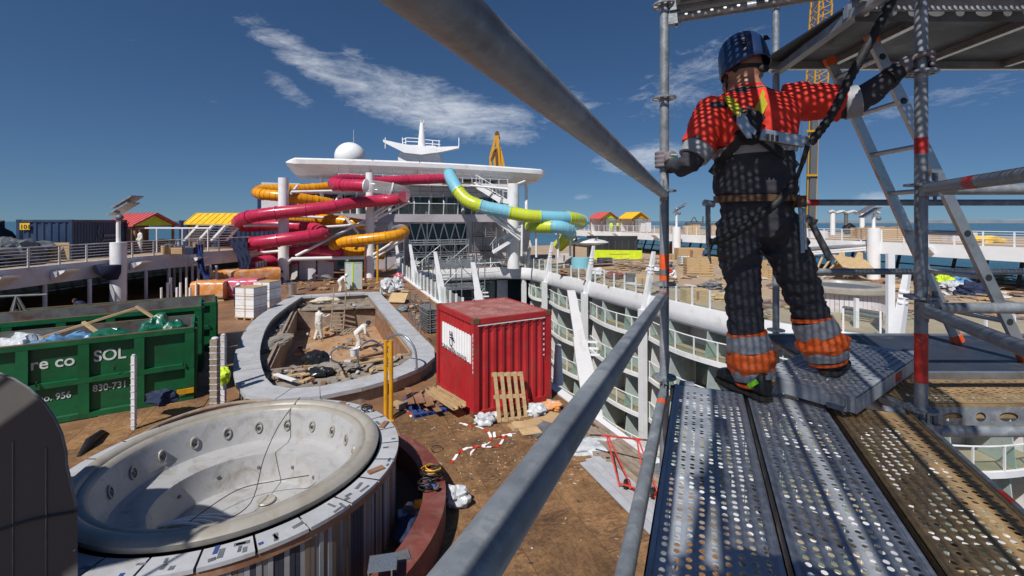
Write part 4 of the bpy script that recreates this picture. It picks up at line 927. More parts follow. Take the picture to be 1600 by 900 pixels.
def rumple(name, label, c, sz, m, cat, seed, group=None, amp=.35, n=14, yaw=0.0):
    mb = MB(); c = Vector(c); rings = []
    for i in range(n + 1):
        th = math.pi * (i + .02) / (n + .04)
        ring = []
        for k in range(2 * n):
            ph = math.pi * k / n; d = Vector((math.sin(th) * math.cos(ph), math.sin(th) * math.sin(ph), -math.cos(th)))
            q = 1 + amp * noise.fractal(d * 1.7 + Vector((seed * 3.1, seed, 0)), 1.0, 2.2, 4) + amp * .35 * noise.noise(d * 6 + Vector((seed, 0, 0)))
            z = d.z * q
            lx, ly = d.x * q * sz[0], d.y * q * sz[1]; ring.append(c + Vector((lx * math.cos(yaw) - ly * math.sin(yaw), lx * math.sin(yaw) + ly * math.cos(yaw), max(-.75, z) * sz[2] + sz[2] * .75)))
        rings.append(ring)
    mb.loft(rings); return mb.build(name, m, smooth=35, label=label, cat=cat, group=group)
def insk(x, y, z): return F1 + u * x + w * y + UP * z
rumple('rubbish_bag', 'clear plastic bag of waste at the left end of the nearest skip', insk(4.6, .95, 1.35), (.62, .45, .42), K['plastic_w'], 'bag', 1)
rumple('rubbish_bag', 'tied sky-blue rubbish bag in the nearest skip', insk(3.15, .75, 1.45), (.5, .42, .4), K['plastic_b'], 'bag', 2)
rumple('rubbish_bag', 'second blue rubbish bag lying behind the timber in the skip', insk(2.7, 1.5, 1.5), (.5, .4, .3), K['plastic_b'], 'bag', 3)
rumple('rubbish_bag', 'long dark green rubbish bag in the middle of the nearest skip', insk(1.95, .75, 1.45), (.75, .42, .4), K['plastic_g'], 'bag', 4)
rumple('rubbish_bag', 'dark green rubbish bag heaped near the right end of the skip', insk(.95, 1.0, 1.5), (.42, .42, .5), K['plastic_g'], 'bag', 5)
rumple('rubbish_bag', 'small green rubbish bag with orange tie in the skip corner', insk(.5, .8, 1.5), (.36, .36, .4), K['plastic_g'], 'bag', 6)
rumple('rubbish_heap', 'mixed cardboard and film debris filling the nearest skip', insk(3.0, 1.15, .85), (2.2, .7, .5), K['card'], 'debris', 7, n=22, yaw=math.atan2(.557, .83))
rumple('rubbish_bag', 'white film bundle behind the clear bag in the skip', insk(3.9, 1.6, 1.4), (.6, .4, .4), K['plastic_w'], 'bag', 8)
for k, (a, b, l) in enumerate(((insk(4.3, 1.5, 1.75), insk(1.4, 1.45, 2.62), 'longest pale timber batten lying across the nearest skip'), (insk(1.45, 1.45, 2.66), insk(.9, 1.2, 2.2), 'short pale timber batten dropping at the end of the long one'), (insk(4.0, 1.1, 1.75), insk(3.2, .6, 1.85), 'stub of pale batten beside the blue bag'), (insk(2.6, 1.3, 2.35), insk(2.2, .9, 2.05), 'cross piece of batten under the long timber'))):
    MB().bar(a, b, .09, .06).build('timber_batten', K['wood'], label=l, cat='timber')
# ------------------------------------------------------------------ near hot tub
TC = Vector((-4.46, 7.47, 0)); ZT = 1.32
tub = thing('hot_tub', TC, 'big round white whirlpool tub in a striped timber base', 'hot tub')
prof = [(2.16, .02), (2.18, .10), (2.12, .155), (2.02, .165), (1.97, .13), (1.955, .10), (1.93, .115), (1.88, .12), (1.83, .06), (1.80, 0.0), (1.72, -.38), (1.68, -.46), (1.60, -.50)]
MB().lathe([(r, z + ZT) for r, z in prof[:9]], 96, TC).build('rim', K['tub_rim'], tub, smooth=60)
MB().lathe([(r, z + ZT) for r, z in prof[8:]] + [(1.55, ZT - .505), (1.24, ZT - .51), (1.21, ZT - .52), (1.2, ZT - .56), (1.12, ZT - .96), (1.09, ZT - 1.0), (.02, ZT - 1.02)], 96, TC).build('shell', K['tub'], tub, smooth=28)
# raised seat gap: an entry step notch
for k in range(13):
    a = R(-12 + k * 17.5)
    d = Vector((math.cos(a), math.sin(a), 0)); tg = Vector((-d.y, d.x, 0)); c = TC + d * 1.738 + UP * (ZT - .22)
    # recessed jet pocket: frame, dark recess and nozzle
    pk = MB(); pk.loft([[c + tg * (math.cos(q) * rr * .75) + (UP + d * .2).normalized() * (math.sin(q) * rr * 1.15) - d * o for q in [2 * math.pi * m / 14 for m in range(14)]] for rr, o in ((.1, -.02), (.092, .012), (.07, .012), (.06, -.03))], cap=False)
    j = pk.build('jet_pocket', K['tub_rim'], tub, smooth=50)
    MB().tube(c + d * .03 - UP * .02, c - d * .006 - UP * .02, .038, 12).build('nozzle', K['grating'], j, smooth=50)
    MB().tube(c - d * .004 - UP * .02, c - d * .010 - UP * .02, .018, 10).build('nozzle_hole', K['black'], j)
for k in range(6):
    a = R(10 + k * 32); d = Vector((math.cos(a), math.sin(a), 0)); c = TC + d * 1.165 + UP * (ZT - .74); MB().tube(c + d * .03, c - d * .02, .03, 10).build('foot_jet', K['grating'], tub, smooth=50)
for (x, y, r) in ((.15, .5, .16), (.55, .1, .13), (-.2, -.2, .1)):
    MB().lathe([(r, .012), (r * .9, .03), (r * .6, .02), (.01, .022)], 20, TC + Vector((x, y, ZT - .995))).build('drain', K['tub_rim'], tub, smooth=40)
# coping segments
nseg = 26
for k in range(nseg):
    a0 = 2 * math.pi * k / nseg + .006; a1 = 2 * math.pi * (k + 1) / nseg - .006
    MB().lathe([(2.2, ZT - .05), (2.2, ZT + .0), (2.52, ZT + .0), (2.52, ZT - .05), (2.2, ZT - .05)], 5, TC, a0, a1).build('coping_board', K['coping'], tub)
MB().lathe([(2.47, ZT - .16), (2.50, ZT - .16), (2.50, ZT - .052), (2.47, ZT - .052), (2.47, ZT - .16)], 96, TC).build('timber_edge', K['wood_brown'], tub, smooth=30)
# patches of tape and offcuts on the coping
for k in range(60):
    a = random.uniform(-2.6, 2.6); r = random.uniform(2.26, 2.48); d = Vector((math.cos(a), math.sin(a), 0)); c = TC + d * r + UP * (ZT + .004)
    MB().box(c, (random.uniform(.05, .2), random.uniform(.03, .06), .004), a + random.choice((0, 1.57)) + random.uniform(-.2, .2)).build('tape_patch', K[random.choice(('grating', 'bluecloth', 'grating'))], tub)
for a in (-.15, .55, 1.2): MB().box(TC + Vector((math.cos(a), math.sin(a), 0)) * 2.36 + UP * (ZT + .016), (.25, .1, .03), a + .9).build('wood_offcut', K['wood_brown'], tub)
# striped staves round the base
stm = [mat('stave_grey', (.22, .22, .23), .7, var=.15), mat('stave_dark', (.035, .04, .06), .7), mat('stave_tan', (.2, .15, .11), .7), mat('stave_pale', (.33, .33, .34), .7)]
sm = [MB().box((0, 0, .575), (.05, .058, 1.15)).mesh('stave', m) for m in stm]
NS = 250
for k in range(NS):
    a = 2 * math.pi * k / NS; q = random.choice((0, 0, 1, 2, 3, 1))
    put(sm[q], 'stave', tub, TC + Vector((math.cos(a), math.sin(a), 0)) * (2.44 + random.uniform(0, .012)) + UP * .003, (0, 0, a))
# pale hoses coiled in the tub
for k in range(4):
    pts = [TC + Vector((-.45 + .75 * math.cos(a) * (1 - .08 * k) - .1 * k, -.45 + .5 * math.sin(a) * (1 - .1 * k) - .05 * k, ZT - .95 + .02 * k)) for a in [R(20 + 14 * i) for i in range(16)]]
    MB().pipe(pts, .022, 7).build('hose', K['white_clean'], smooth=60, label=['outermost white hose coiled on the tub floor', 'second white hose inside the outermost coil', 'third white hose of the coil in the tub', 'innermost white hose of the coil in the tub'][k], cat='hose', group='white hoses in the tub')
wire = [TC + Vector(p) for p in ((.0, 2.1, ZT + .2), (-.12, 1.5, ZT - .1), (-.1, .9, ZT - .45), (.05, .2, ZT - .85), (-.3, -.2, ZT - .95), (-.55, -.3, ZT - .93))]
MB().pipe(catmull([tuple(p) for p in wire], 6), .008, 5).build('wire', K['black'], label='thin black wire hanging over the far tub rim', cat='wire')
wire = [TC + Vector(p) for p in ((-.7, -.2, ZT - .9), (-.3, .4, ZT - .75), (.3, .65, ZT - .72), (.9, .5, ZT - .55))]
MB().pipe(catmull([tuple(p) for p in wire], 6), .008, 5).build('wire', K['black'], label='thin dark cable arching across the tub seat', cat='wire')
rumple('plastic_sheet', 'crumpled white plastic lying on the tub floor', TC + Vector((-.35, -.75, ZT - 1.0)), (.3, .2, .12), K['plastic_w'], 'sheet', 21)
# ------------------------------------------------------------------ primer red ring kerb around the tub
rk = thing('ring_kerb', TC + Vector((3, 0, 0)), 'curved primer red steel kerb around the right of the tub', 'kerb')
a0, a1 = R(-75), R(52)
MB().lathe([(2.95, .003), (2.95, .5), (3.34, .5), (3.34, .003)], 60, TC, a0, a1).build('kerb_body', K['redring'], rk, smooth=30)
MB().lathe([(2.52, .03), (2.95, .03)], 60, TC, a0, a1).build('trough_floor', K['rust'], rk)
for a in (a0, a1):
    d = Vector((math.cos(a), math.sin(a), 0)); MB().extrude([TC + d * 2.95 + UP * .01, TC + d * 3.34 + UP * .01, TC + d * 3.34 + UP * .499, TC + d * 2.95 + UP * .499], Vector((-d.y, d.x, 0)) * .01).build('end_plate', K['redring'], rk)
# red trough on the far left of the tub
rk = thing('curved_trough', gnd(300, 640), 'shallow red curved trough with pipes between the skip and the tub', 'trough')
cx = Vector((-6.6, 10.4, 0))
MB().lathe([(1.55, .003), (1.6, .42), (1.68, .42), (1.72, .003)], 40, cx, R(40), R(215)).build('trough_wall', K['redring'], rk, smooth=30)
MB().lathe([(1.1, .05), (1.57, .05)], 40, cx, R(40), R(215)).build('trough_floor', K['concrete'], rk)
MB().pipe([cx + Vector((math.cos(a) * 1.64, math.sin(a) * 1.64, .46)) for a in [R(40 + 7 * i) for i in range(26)]], .05, 8).build('pipe', K['wood_grey'], rk, smooth=60)
# grey shell panel at the left foreground
gs = thing('arched_shell', (-5.2, 5.3, 0), 'big grey arched canvas shell at the lower left corner', 'shell')
YS = 5.0
arcp = [at(122, 1000, YS)] + [at(121, 790, YS), at(106, 725, YS)] + [at(-45 + 152 * math.cos(a), 727 - 152 * math.sin(a) * 1.0, YS) for a in [R(8 + 11 * i) for i in range(15)]] + [at(-200, 790, YS), at(-202, 1000, YS)]
arcp[0].z = 0.003; arcp[-1].z = 0.003
MB().extrude(arcp, Vector((-.9, .45, 0))).build('canvas_shell', K['grey_shell'], gs, smooth=30)
inner = [p.lerp(sum(arcp, Vector()) / len(arcp), .05) for p in arcp]
MB().pipe([p + Vector((0, -.012, 0)) for p in arcp[1:-1]], .012, 6).build('edge_piping', K['grating'], gs)
for xx in (20, 72): MB().bar(at(xx, 690 if xx < 50 else 700, YS - .006), at(xx, 1000, YS - .006), .014, .006, (0, 1, 0)).build('seam', K['grating'], gs)
for yy in (740, 800, 860): MB().tube(at(108 if yy < 760 else 116, yy, YS), at(108 if yy < 760 else 116, yy, YS - .012), .012, 10).build('stud', K['alu'], gs)
MB().pipe(catmull([tuple(at(x, y, YS - .02)) for x, y in ((-20, 835), (30, 818), (70, 808), (118, 800))], 5), .012, 6).build('tie_cord', K['black'], gs)
# ------------------------------------------------------------------ wrapped posts, bollard
def post_wrapped(px, yb, yt, label, wd=.2, m='wood_grey'):
    b = gnd(px, yb); hh = (EYE - (yt - HOR) / F * b.y)
    rt = thing('wrapped_post', b, label, 'post')
    MB().box(b + UP * hh / 2, (wd, wd * .8, hh)).build('timber', K[m], rt)
    for k in range(int(hh / .17)): MB().box(b + UP * (.12 + k * .17), (wd + .02, wd * .8 + .02, .025)).build('wrap_band', K['plastic_w'], rt)
    rumple_o = MB().ball(b + UP * (hh + .02), wd * .55, 10, 6, (1, .8, .5)); rumple_o.build('film_cap', K['plastic_w'], rt, smooth=60)
    return rt
post_wrapped(336, 645, 530, 'thick timber post wrapped in clear film beside the skips', .19)
post_wrapped(349, 632, 524, 'thin white wrapped post just behind the thick timber post', .12, 'offwhite')
post_wrapped(209, 672, 556, 'slim white wrapped post in front of the skip lettering', .09, 'offwhite')
yb = gnd(607, 657); bo = thing('yellow_bollard', yb, 'tall yellow twin-tube steel post left of the red container', 'post')
for dx in (-.07, .07): MB().tube(yb + Vector((dx, 0, 0)), yb + Vector((dx, 0, 2.1)), .055, 12).build('upright_tube', K['yellow'], bo, smooth=60)
for z in (1.35, 1.72, 2.0): MB().box(yb + UP * z, (.2, .06, .09)).build('tie_plate', K['yellow'], bo)
MB().box(yb + UP * .015, (.3, .2, .03)).build('foot_plate', K['yellow'], bo)
rumple('yellow_bag', 'bright yellow bag hanging on the thin wrapped post', gnd(352, 632) + Vector((0, -.1, .62)), (.17, .14, .26), K['hivis_y'], 'bag', 31)
rumple('dark_jacket', 'dark jacket slung over the trough edge in front of the skip', gnd(253, 652) + UP * .35, (.38, .2, .22), K['navy'], 'jacket', 32)
MB().pipe([gnd(123, 715), gnd(140, 700) + UP * .15, gnd(158, 683) + UP * .1, gnd(165, 676)], .09, 8, [.05, .1, .08, .03]).build('umbrella', K['black'], smooth=50, label='folded black umbrella lying on the floor left of the tub', cat='umbrella')
# ------------------------------------------------------------------ foreground scaffold
PZ = EYE - .86                      # platform level
DIR = Vector((.383, .924, 0)).normalized(); PRP = Vector((DIR.y, -DIR.x, 0))
Lp_ = Vector((.82, 2.45, 0)); Rp = Lp_ + PRP * 1.09; Bp = Vector((2.03, 3.5, 0))
Ln = Lp_ - DIR * 3.07; Rn = Rp - DIR * 3.07
E2 = Vector((1, 0, 0)); R2 = Rp + E2 * 3.07; B2 = Bp + E2 * 3.07
sc = thing('scaffold', (Lp_ + Rp) / 2, 'galvanised tube scaffold of standards and guard rails around the worker', 'scaffold')
rosette = MB()
for k in range(16):
    a0 = 2 * math.pi * k / 16; a1 = 2 * math.pi * (k + 1) / 16
    hole = k % 4 != 3
    def P_(r, a, z): return Vector((r * math.cos(a), r * math.sin(a), z))
    rr = ((.024, .036), (.055, .062)) if hole and k % 2 == 0 else ((.024, .062),)
    for r0, r1 in rr:
        rosette.add([P_(r0, a0, -.005), P_(r1, a0, -.005), P_(r1, a1, -.005), P_(r0, a1, -.005), P_(r0, a0, .005), P_(r1, a0, .005), P_(r1, a1, .005), P_(r0, a1, .005)], [(0, 1, 2, 3), (4, 5, 6, 7), (1, 2, 6, 5), (0, 3, 7, 4), (0, 1, 5, 4), (2, 3, 7, 6)])
ros_me = rosette.mesh('rosette', K['galv'])
def standard(p, ztop, bands=()):
    o = MB().tube((p.x, p.y, .003), (p.x, p.y, ztop), .02415, 24).build('standard', K['galv'], sc, smooth=60)
    for z in (PZ - .98, PZ - .48, PZ + .02, PZ + .52, PZ + 1.02, PZ + 1.52, PZ + 2.02, PZ + 2.52):
        if z < ztop - .05: put(ros_me, 'rosette', o, (p.x, p.y, z), (0, 0, R(22.5) * 0 + R(67)))
    for z, hh, m in bands: MB().tube((p.x, p.y, z), (p.x, p.y, z + hh), .0247, 24).build('tape_band', K[m], o, smooth=60)
    MB().tube((p.x, p.y, PZ + .57), (p.x, p.y, PZ + .60), .0262, 20).build('spigot_ring', K['galv_dark'], o, smooth=60)
    return o
standard(Lp_, PZ + 3.2, [(PZ + .54, .14, 'orangeband')]); standard(Rp, PZ + 3.2, [(PZ + 1.16, .07, 'redband'), (PZ + .14, .22, 'redband')]); standard(Bp, PZ + 3.2); standard(Ln, PZ + 3.2); standard(Rn, PZ + 3.2); standard(R2, PZ + 3.2); standard(B2, PZ + 3.2)
def rail(a, b, z, bands=(), r=.02415, nm='guard_rail', za=None):
    a = Vector((a.x, a.y, z if za is None else za)); b = Vector((b.x, b.y, z)); d = (b - a).normalized(); a2 = a + d * .07; b2 = b - d * .07
    o = MB().tube(a2, b2, r, 28).build(nm, K['galv'], sc, smooth=60)
    for p, q in ((a + d * .022, d), (b - d * .022, -d)):
        # wedge head
        MB().frame(p + q * .03, q * .03, Vector((-q.y, q.x, 0)) * .016, UP * .032).build('wedge_head', K['galv'], o)
        MB().extrude([p + q * .03 + UP * .075 + Vector((-q.y, q.x, 0)) * -.004, p + q * .052 + UP * .075 + Vector((-q.y, q.x, 0)) * -.004, p + q * .045 - UP * .05 + Vector((-q.y, q.x, 0)) * -.004, p + q * .035 - UP * .05 + Vector((-q.y, q.x, 0)) * -.004], Vector((-q.y, q.x, 0)) * .008).build('wedge', K['galv_dark'], o)
    for f, l, m in bands:
        p = a.lerp(b, f); MB().tube(p - d * l / 2, p + d * l / 2, r + .0006, 28).build('tape_band', K[m], o, smooth=60)
    return o
for z, zn in ((PZ + 1.0, EYE + .171), (PZ + .47, EYE - .261)):
    rail(Ln, Lp_, z, [(.955, .05, 'orangeband')] if z < PZ + .9 else (), za=zn); rail(Rn, Rp, z, [(.86, .07, 'redband')] if z > PZ + .9 else ()); rail(Bp, B2, z, [(.09, .08, 'redband')] if z > PZ + .9 else ())
    rail(Rp, R2, z, [(.22, .09, 'redband')] if z < PZ + .9 else ())
rail(Ln, Lp_, PZ - .05, [(.93, .05, 'orangeband')], nm='ledger'); rail(Rn, Rp, PZ - .05, [(.8, .07, 'redband')], nm='ledger'); rail(Rp, R2, PZ - .08, [(.2, .08, 'redband')], nm='ledger'); rail(Bp, B2, PZ - .08, nm='ledger')
rail(Rp, Bp, PZ - .08, nm='transom')
# U-profile transoms carrying the planks at both lifts
def utrans(a, b, z):
    a = Vector((a.x, a.y, z)); b = Vector((b.x, b.y, z)); d = (b - a).normalized(); n_ = Vector((-d.y, d.x, 0))
    mb = MB(); mb.frame((a + b) / 2, d * ((b - a).length / 2 - .03), n_ * .027, UP * .004)
    for s_ in (-1, 1): mb.frame((a + b) / 2 + n_ * (s_ * .025) + UP * .026, d * ((b - a).length / 2 - .03), n_ * .002, UP * .022)
    mb.build('u_transom', K['galv'], sc)
for z in (PZ - .075, PZ + 1.98): utrans(Lp_, Rp, z); utrans(Ln, Rn, z)
utrans(R2, B2, PZ - .075); utrans(R2, B2, PZ + 1.98); utrans(Rp, Bp, PZ + 1.98)
rail(Lp_, Rp, PZ + 1.94, nm='transom'); rail(Ln, Lp_, PZ + 1.9, nm='ledger') if False else None

# perforated planks
def plank_mesh(name, L_, W, m, pitch=.0305, rows=9, r=.0079, hole=True):
    mb = MB(); bw = .024; y0 = -W / 2 + bw; rw = (W - 2 * bw) / rows; ncell = int((L_ - .12) / pitch); x0 = (L_ - ncell * pitch) / 2
    mb.quad((0, -W / 2, 0), (L_, -W / 2, 0), (L_, y0, 0), (0, y0, 0)); mb.quad((0, W / 2 - bw, 0), (L_, W / 2 - bw, 0), (L_, W / 2, 0), (0, W / 2, 0))
    for j in range(rows):
        ya = y0 + j * rw; yb_ = ya + rw; off = (pitch / 2 if j % 2 else 0); nc = ncell - (1 if j % 2 else 0)
        mb.quad((0, ya, 0), (x0 + off, ya, 0), (x0 + off, yb_, 0), (0, yb_, 0)); mb.quad((x0 + off + nc * pitch, ya, 0), (L_, ya, 0), (L_, yb_, 0), (x0 + off + nc * pitch, yb_, 0))
        for i in range(nc):
            cx_, cy_ = x0 + off + (i + .5) * pitch, (ya + yb_) / 2; hx, hy = pitch / 2, rw / 2
            o = [(hx, 0), (hx, hy), (0, hy), (-hx, hy), (-hx, 0), (-hx, -hy), (0, -hy), (hx, -hy)]
            q = [(math.cos(k * math.pi / 4) * r * 1.08, math.sin(k * math.pi / 4) * r) for k in range(8)]
            lip = .0022 if (i + j) % 2 == 0 else -.0016
            vs_ = [(cx_ + a, cy_ + b, 0) for a, b in o] + [(cx_ + a * 1.35, cy_ + b * 1.35, 0.0006) for a, b in q] + [(cx_ + a, cy_ + b, lip) for a, b in q]
            mb.add(vs_, [(k, (k + 1) % 8, 8 + (k + 1) % 8, 8 + k) for k in range(8)] + [(8 + k, 8 + (k + 1) % 8, 16 + (k + 1) % 8, 16 + k) for k in range(8)])
    me = bpy.data.meshes.new(name); me.from_pydata(mb.v, [], mb.f); me.materials.append(m); return me
pl_me = plank_mesh('perforated_top', 3.0, .325, K['plank']); plb_me = plank_mesh('perforated_top', 3.0, .325, K['plank_brown']); pls_me = plank_mesh('perforated_top', 1.07, .42, K['plank'], rows=12)
def edge_mesh(L_, W, m):
    mb = MB()
    for s_ in (-1, 1):
        mb.box((L_ / 2, s_ * (W / 2 - .002), -.034), (L_, .004, .068)); mb.box((L_ / 2, s_ * (W / 2 - .012), -.066), (L_, .02, .003))
        mb.box((L_ / 2, s_ * (W / 2 - .012), .0015), (L_, .012, .004))
    for x in (.002, L_ - .002): mb.box((x, 0, -.034), (.004, W - .01, .068))
    return mb.mesh('side_channel', m)
ed_me = edge_mesh(3.0, .325, K['plank']); edb_me = edge_mesh(3.0, .325, K['plank_brown']); eds_me = edge_mesh(1.07, .42, K['plank'])
claw = MB(); 
claw.box((-.02, 0, -.03), (.05, .075, .055)); claw.box((-.05, 0, -.012), (.035, .07, .03)); claw_me = claw.mesh('claw', K['galv'])
def plank(label, base, yaw, tilt=0.0, L_=3.0, W=.325, top=pl_me, edge=ed_me, group=None, roll=0.0):
    rt = thing('scaffold_plank', base, label, 'plank', group); rt.rotation_euler = (roll, -tilt, yaw)
    for me, nm in ((top, 'perforated_top'), (edge, 'side_channel')):
        o = bpy.data.objects.new(nm, me); col.objects.link(o); o.parent = rt
    for x, rz in ((0, 0), (L_, math.pi)):
        for y in (-W / 2 + .06, W / 2 - .06):
            o = bpy.data.objects.new('claw', claw_me); col.objects.link(o); o.parent = rt; o.location = (x, y, 0); o.rotation_euler = (0, 0, rz)
    return rt
yawD = math.atan2(DIR.y, DIR.x)
def ppos(perp, z): p = Ln + DIR * .035 + PRP * perp; return (p.x, p.y, z)
plank('leftmost perforated steel plank under the worker boots', ppos(.215, PZ), yawD)
plank('middle perforated steel plank running up to the small raised plank', ppos(.552, PZ), yawD)
plank('rightmost dusty brown perforated plank of the near bay', ppos(.892, PZ), yawD, top=plb_me, edge=edb_me)
for k, q in enumerate((.225, .595, .985)): plank(['left', 'middle', 'right'][k] + ' perforated plank of the upper lift overhead', ppos(q, PZ + 2.06), yawD, group='overhead planks')
# planks of the bay behind the camera, same lift, that shade the platform
# second bay, running to the right
def p2(x, y, z): return (Rp.x + .04 + x, y, z)
plank('dusty brown perforated plank crossing to the right below the guard rail', p2(0, 2.30, PZ + .0), 0, top=plb_me, edge=edb_me)
plank('perforated plank of the upper lift at the right', p2(0, 2.30, PZ + 2.06), 0)
plank('second perforated plank of the upper lift at the right', p2(0, 2.62, PZ + 2.06), 0) if False else None
def plydeck(label, z):
    rt = thing('ply_deck', p2(1.5, 2.98, z), label, 'deck')
    MB().box(p2(1.5, 2.98, z - .006), (3.0, .84, .012)).build('ply_sheet', K['ply_dark'], rt)
    for y in (2.55, 3.41): MB().box(p2(1.5, y, z - .03), (3.0, .035, .075)).build('side_beam', K['alu'], rt)
    for x in (.5, 1.15, 1.8, 2.45): MB().box(p2(x, 2.98, z - .035), (.04, .8, .045)).build('cross_rib', K['alu'], rt)
    return rt
plydeck('dark plywood scaffold deck under the ladder foot', PZ + .005)
plydeck('dark plywood deck of the upper lift above the worker arm', PZ + 2.06)
# side beam with oval holes seen from below at the upper lift
hb = MB(); X0 = Rp.x + .05; zc = PZ + 2.0; yb_ = 2.49; hw = .038; x = X0; k = 0; 
def strip_hole(mb, x0, x1, z0, z1, y, cx, rx, rz, n=16):
    o = []; q = []
    for i in range(n):
        a = 2 * math.pi * i / n; c_, s_ = math.cos(a), math.sin(a); mx_ = max(abs(c_) , abs(s_)); o.append(((x0 + x1) / 2 + c_ / mx_ * (x1 - x0) / 2, y, (z0 + z1) / 2 + s_ / mx_ * (z1 - z0) / 2)); q.append((cx + c_ * rx, y, (z0 + z1) / 2 + s_ * rz))
    mb.add(o + q, [(i, (i + 1) % n, n + (i + 1) % n, n + i) for i in range(n)])
while x < X0 + 2.9:
    wd = .15 if k % 2 else .11; strip_hole(hb, x, x + wd, zc - .05, zc + .05, yb_, x + wd / 2, .045 if k % 2 else .024, .022); x += wd; k += 1
me_o = hb.build('holed_beam', K['galv_dark'], label='dark steel beam with oval holes under the upper right lift', cat='beam')
hb = MB(); x = X0; k = 0
while x < X0 + 2.9:
    wd = .15 if k % 2 else .11; strip_hole(hb, x, x + wd, PZ - .105, PZ - .01, 2.128, x + wd / 2, .045 if k % 2 else .024, .022); x += wd; k += 1
hb.build('holed_beam', K['galv'], label='steel beam with oval holes along the lower right plank edge', cat='beam')
# the short raised plank in the corner of the two bays
d30 = Vector((.80, .60, 0)); nA = Vector((1.36, 2.13, PZ + .095))
plank('short raised perforated plank bridging the corner under the right boot', nA, math.atan2(d30.y, d30.x), tilt=-.0, L_=1.07, W=.42, top=pls_me, edge=eds_me)
MB().frame(nA + d30 * .62 + Vector((.6, -.8, 0)) * .2105 + UP * -.034, d30 * .055, Vector((.6, -.8, 0)) * .002, UP * .02).build('red_mark', K['redband'], label='red painted mark on the raised plank side', cat='mark')
for (x, y) in ((-.0, 0), ): pass
# aluminium ladder to the upper lift
ld = thing('ladder', (3.1, 2.95, PZ), 'leaning aluminium ladder with orange feet at the right', 'ladder')
fa, fb = Vector((3.1, 3.16, PZ + .012)), Vector((3.12, 2.76, PZ + .012)); ta, tb = Vector((2.19, 3.15, EYE + 1.13)), Vector((2.17, 2.76, EYE + 1.13))
for a, b in ((fa, ta), (fb, tb)):
    st_ = MB().bar(a, b, .025, .062, (1, 0, .4)).build('stile', K['alu'], ld)
    for p, q in ((a, a.lerp(b, .025)), (b, b.lerp(a, .025))): MB().bar(p, q, .032, .07, (1, 0, .4)).build('end_cap', K['orangeband'], st_)
for k in range(7):
    f_ = (.12 + k * .135); a = fa.lerp(ta, f_); b = fb.lerp(tb, f_)
    rg = MB().tube(a, b, .016, 14).build('rung', K['alu'], ld, smooth=60)
    MB().tube(b - Vector((0, .013, 0)), b - Vector((0, .0145, 0)), .02, 14).build('rung_end', K['dark'], rg)
# base plates below the standards
bp = MB().box((0, 0, .004), (.15, .15, .008)).mesh('base_plate', K['galv'])
for p in (Lp_, Rp, Bp, R2, B2): put(bp, 'base_plate', sc, (p.x, p.y, .025))
for a, b in ((Lp_, Rp), (Rp, Bp), (Lp_, Bp)): rail(a, b, .45, nm='base_ledger')

# scaffold tower left of and behind the photographer; its shadow falls on the arched shell and the tub
def near_tower(label, o, ux, nx, bx, by, nz):
    o = Vector(o); ux = Vector(ux).normalized(); uy = Vector((-ux.y, ux.x, 0)); rt = thing('tube_scaffold', o, label, 'scaffold')
    for i in range(nx + 1):
        for j in (0, 1): p = o + ux * (i * bx) + uy * (j * by); MB().tube(p, p + UP * (nz * 2.0 + 1.2), .0242, 12).build('standard', K['galv'], rt, smooth=60)
    for k in range(1, nz + 1):
        for j in (0, 1):
            for zo in (0, .5, 1.0): p = o + uy * (j * by) + UP * (k * 2.0 + .2 + zo); MB().tube(p, p + ux * (nx * bx), .0242, 10).build('ledger', K['galv'], rt, smooth=60)
        for i in range(nx + 1): p = o + ux * (i * bx) + UP * (k * 2.0 + .2); MB().tube(p, p + uy * by, .0242, 10).build('transom', K['galv'], rt, smooth=60)
        if k >= 2:
            for i in range(nx):
                for q in range(3): MB().frame(o + ux * ((i + .5) * bx) + uy * (by * (q + .5) / 3) + UP * (k * 2.0 + .25), ux * (bx * .49), uy * (by / 6 * .93), UP * .025).build('deck_board', K['wood_grey'], rt)
near_tower('boarded scaffold tower left of the photographer', (-8.1, .9, 0), (.924, .383, 0), 1, 2.6, 1.1, 3)
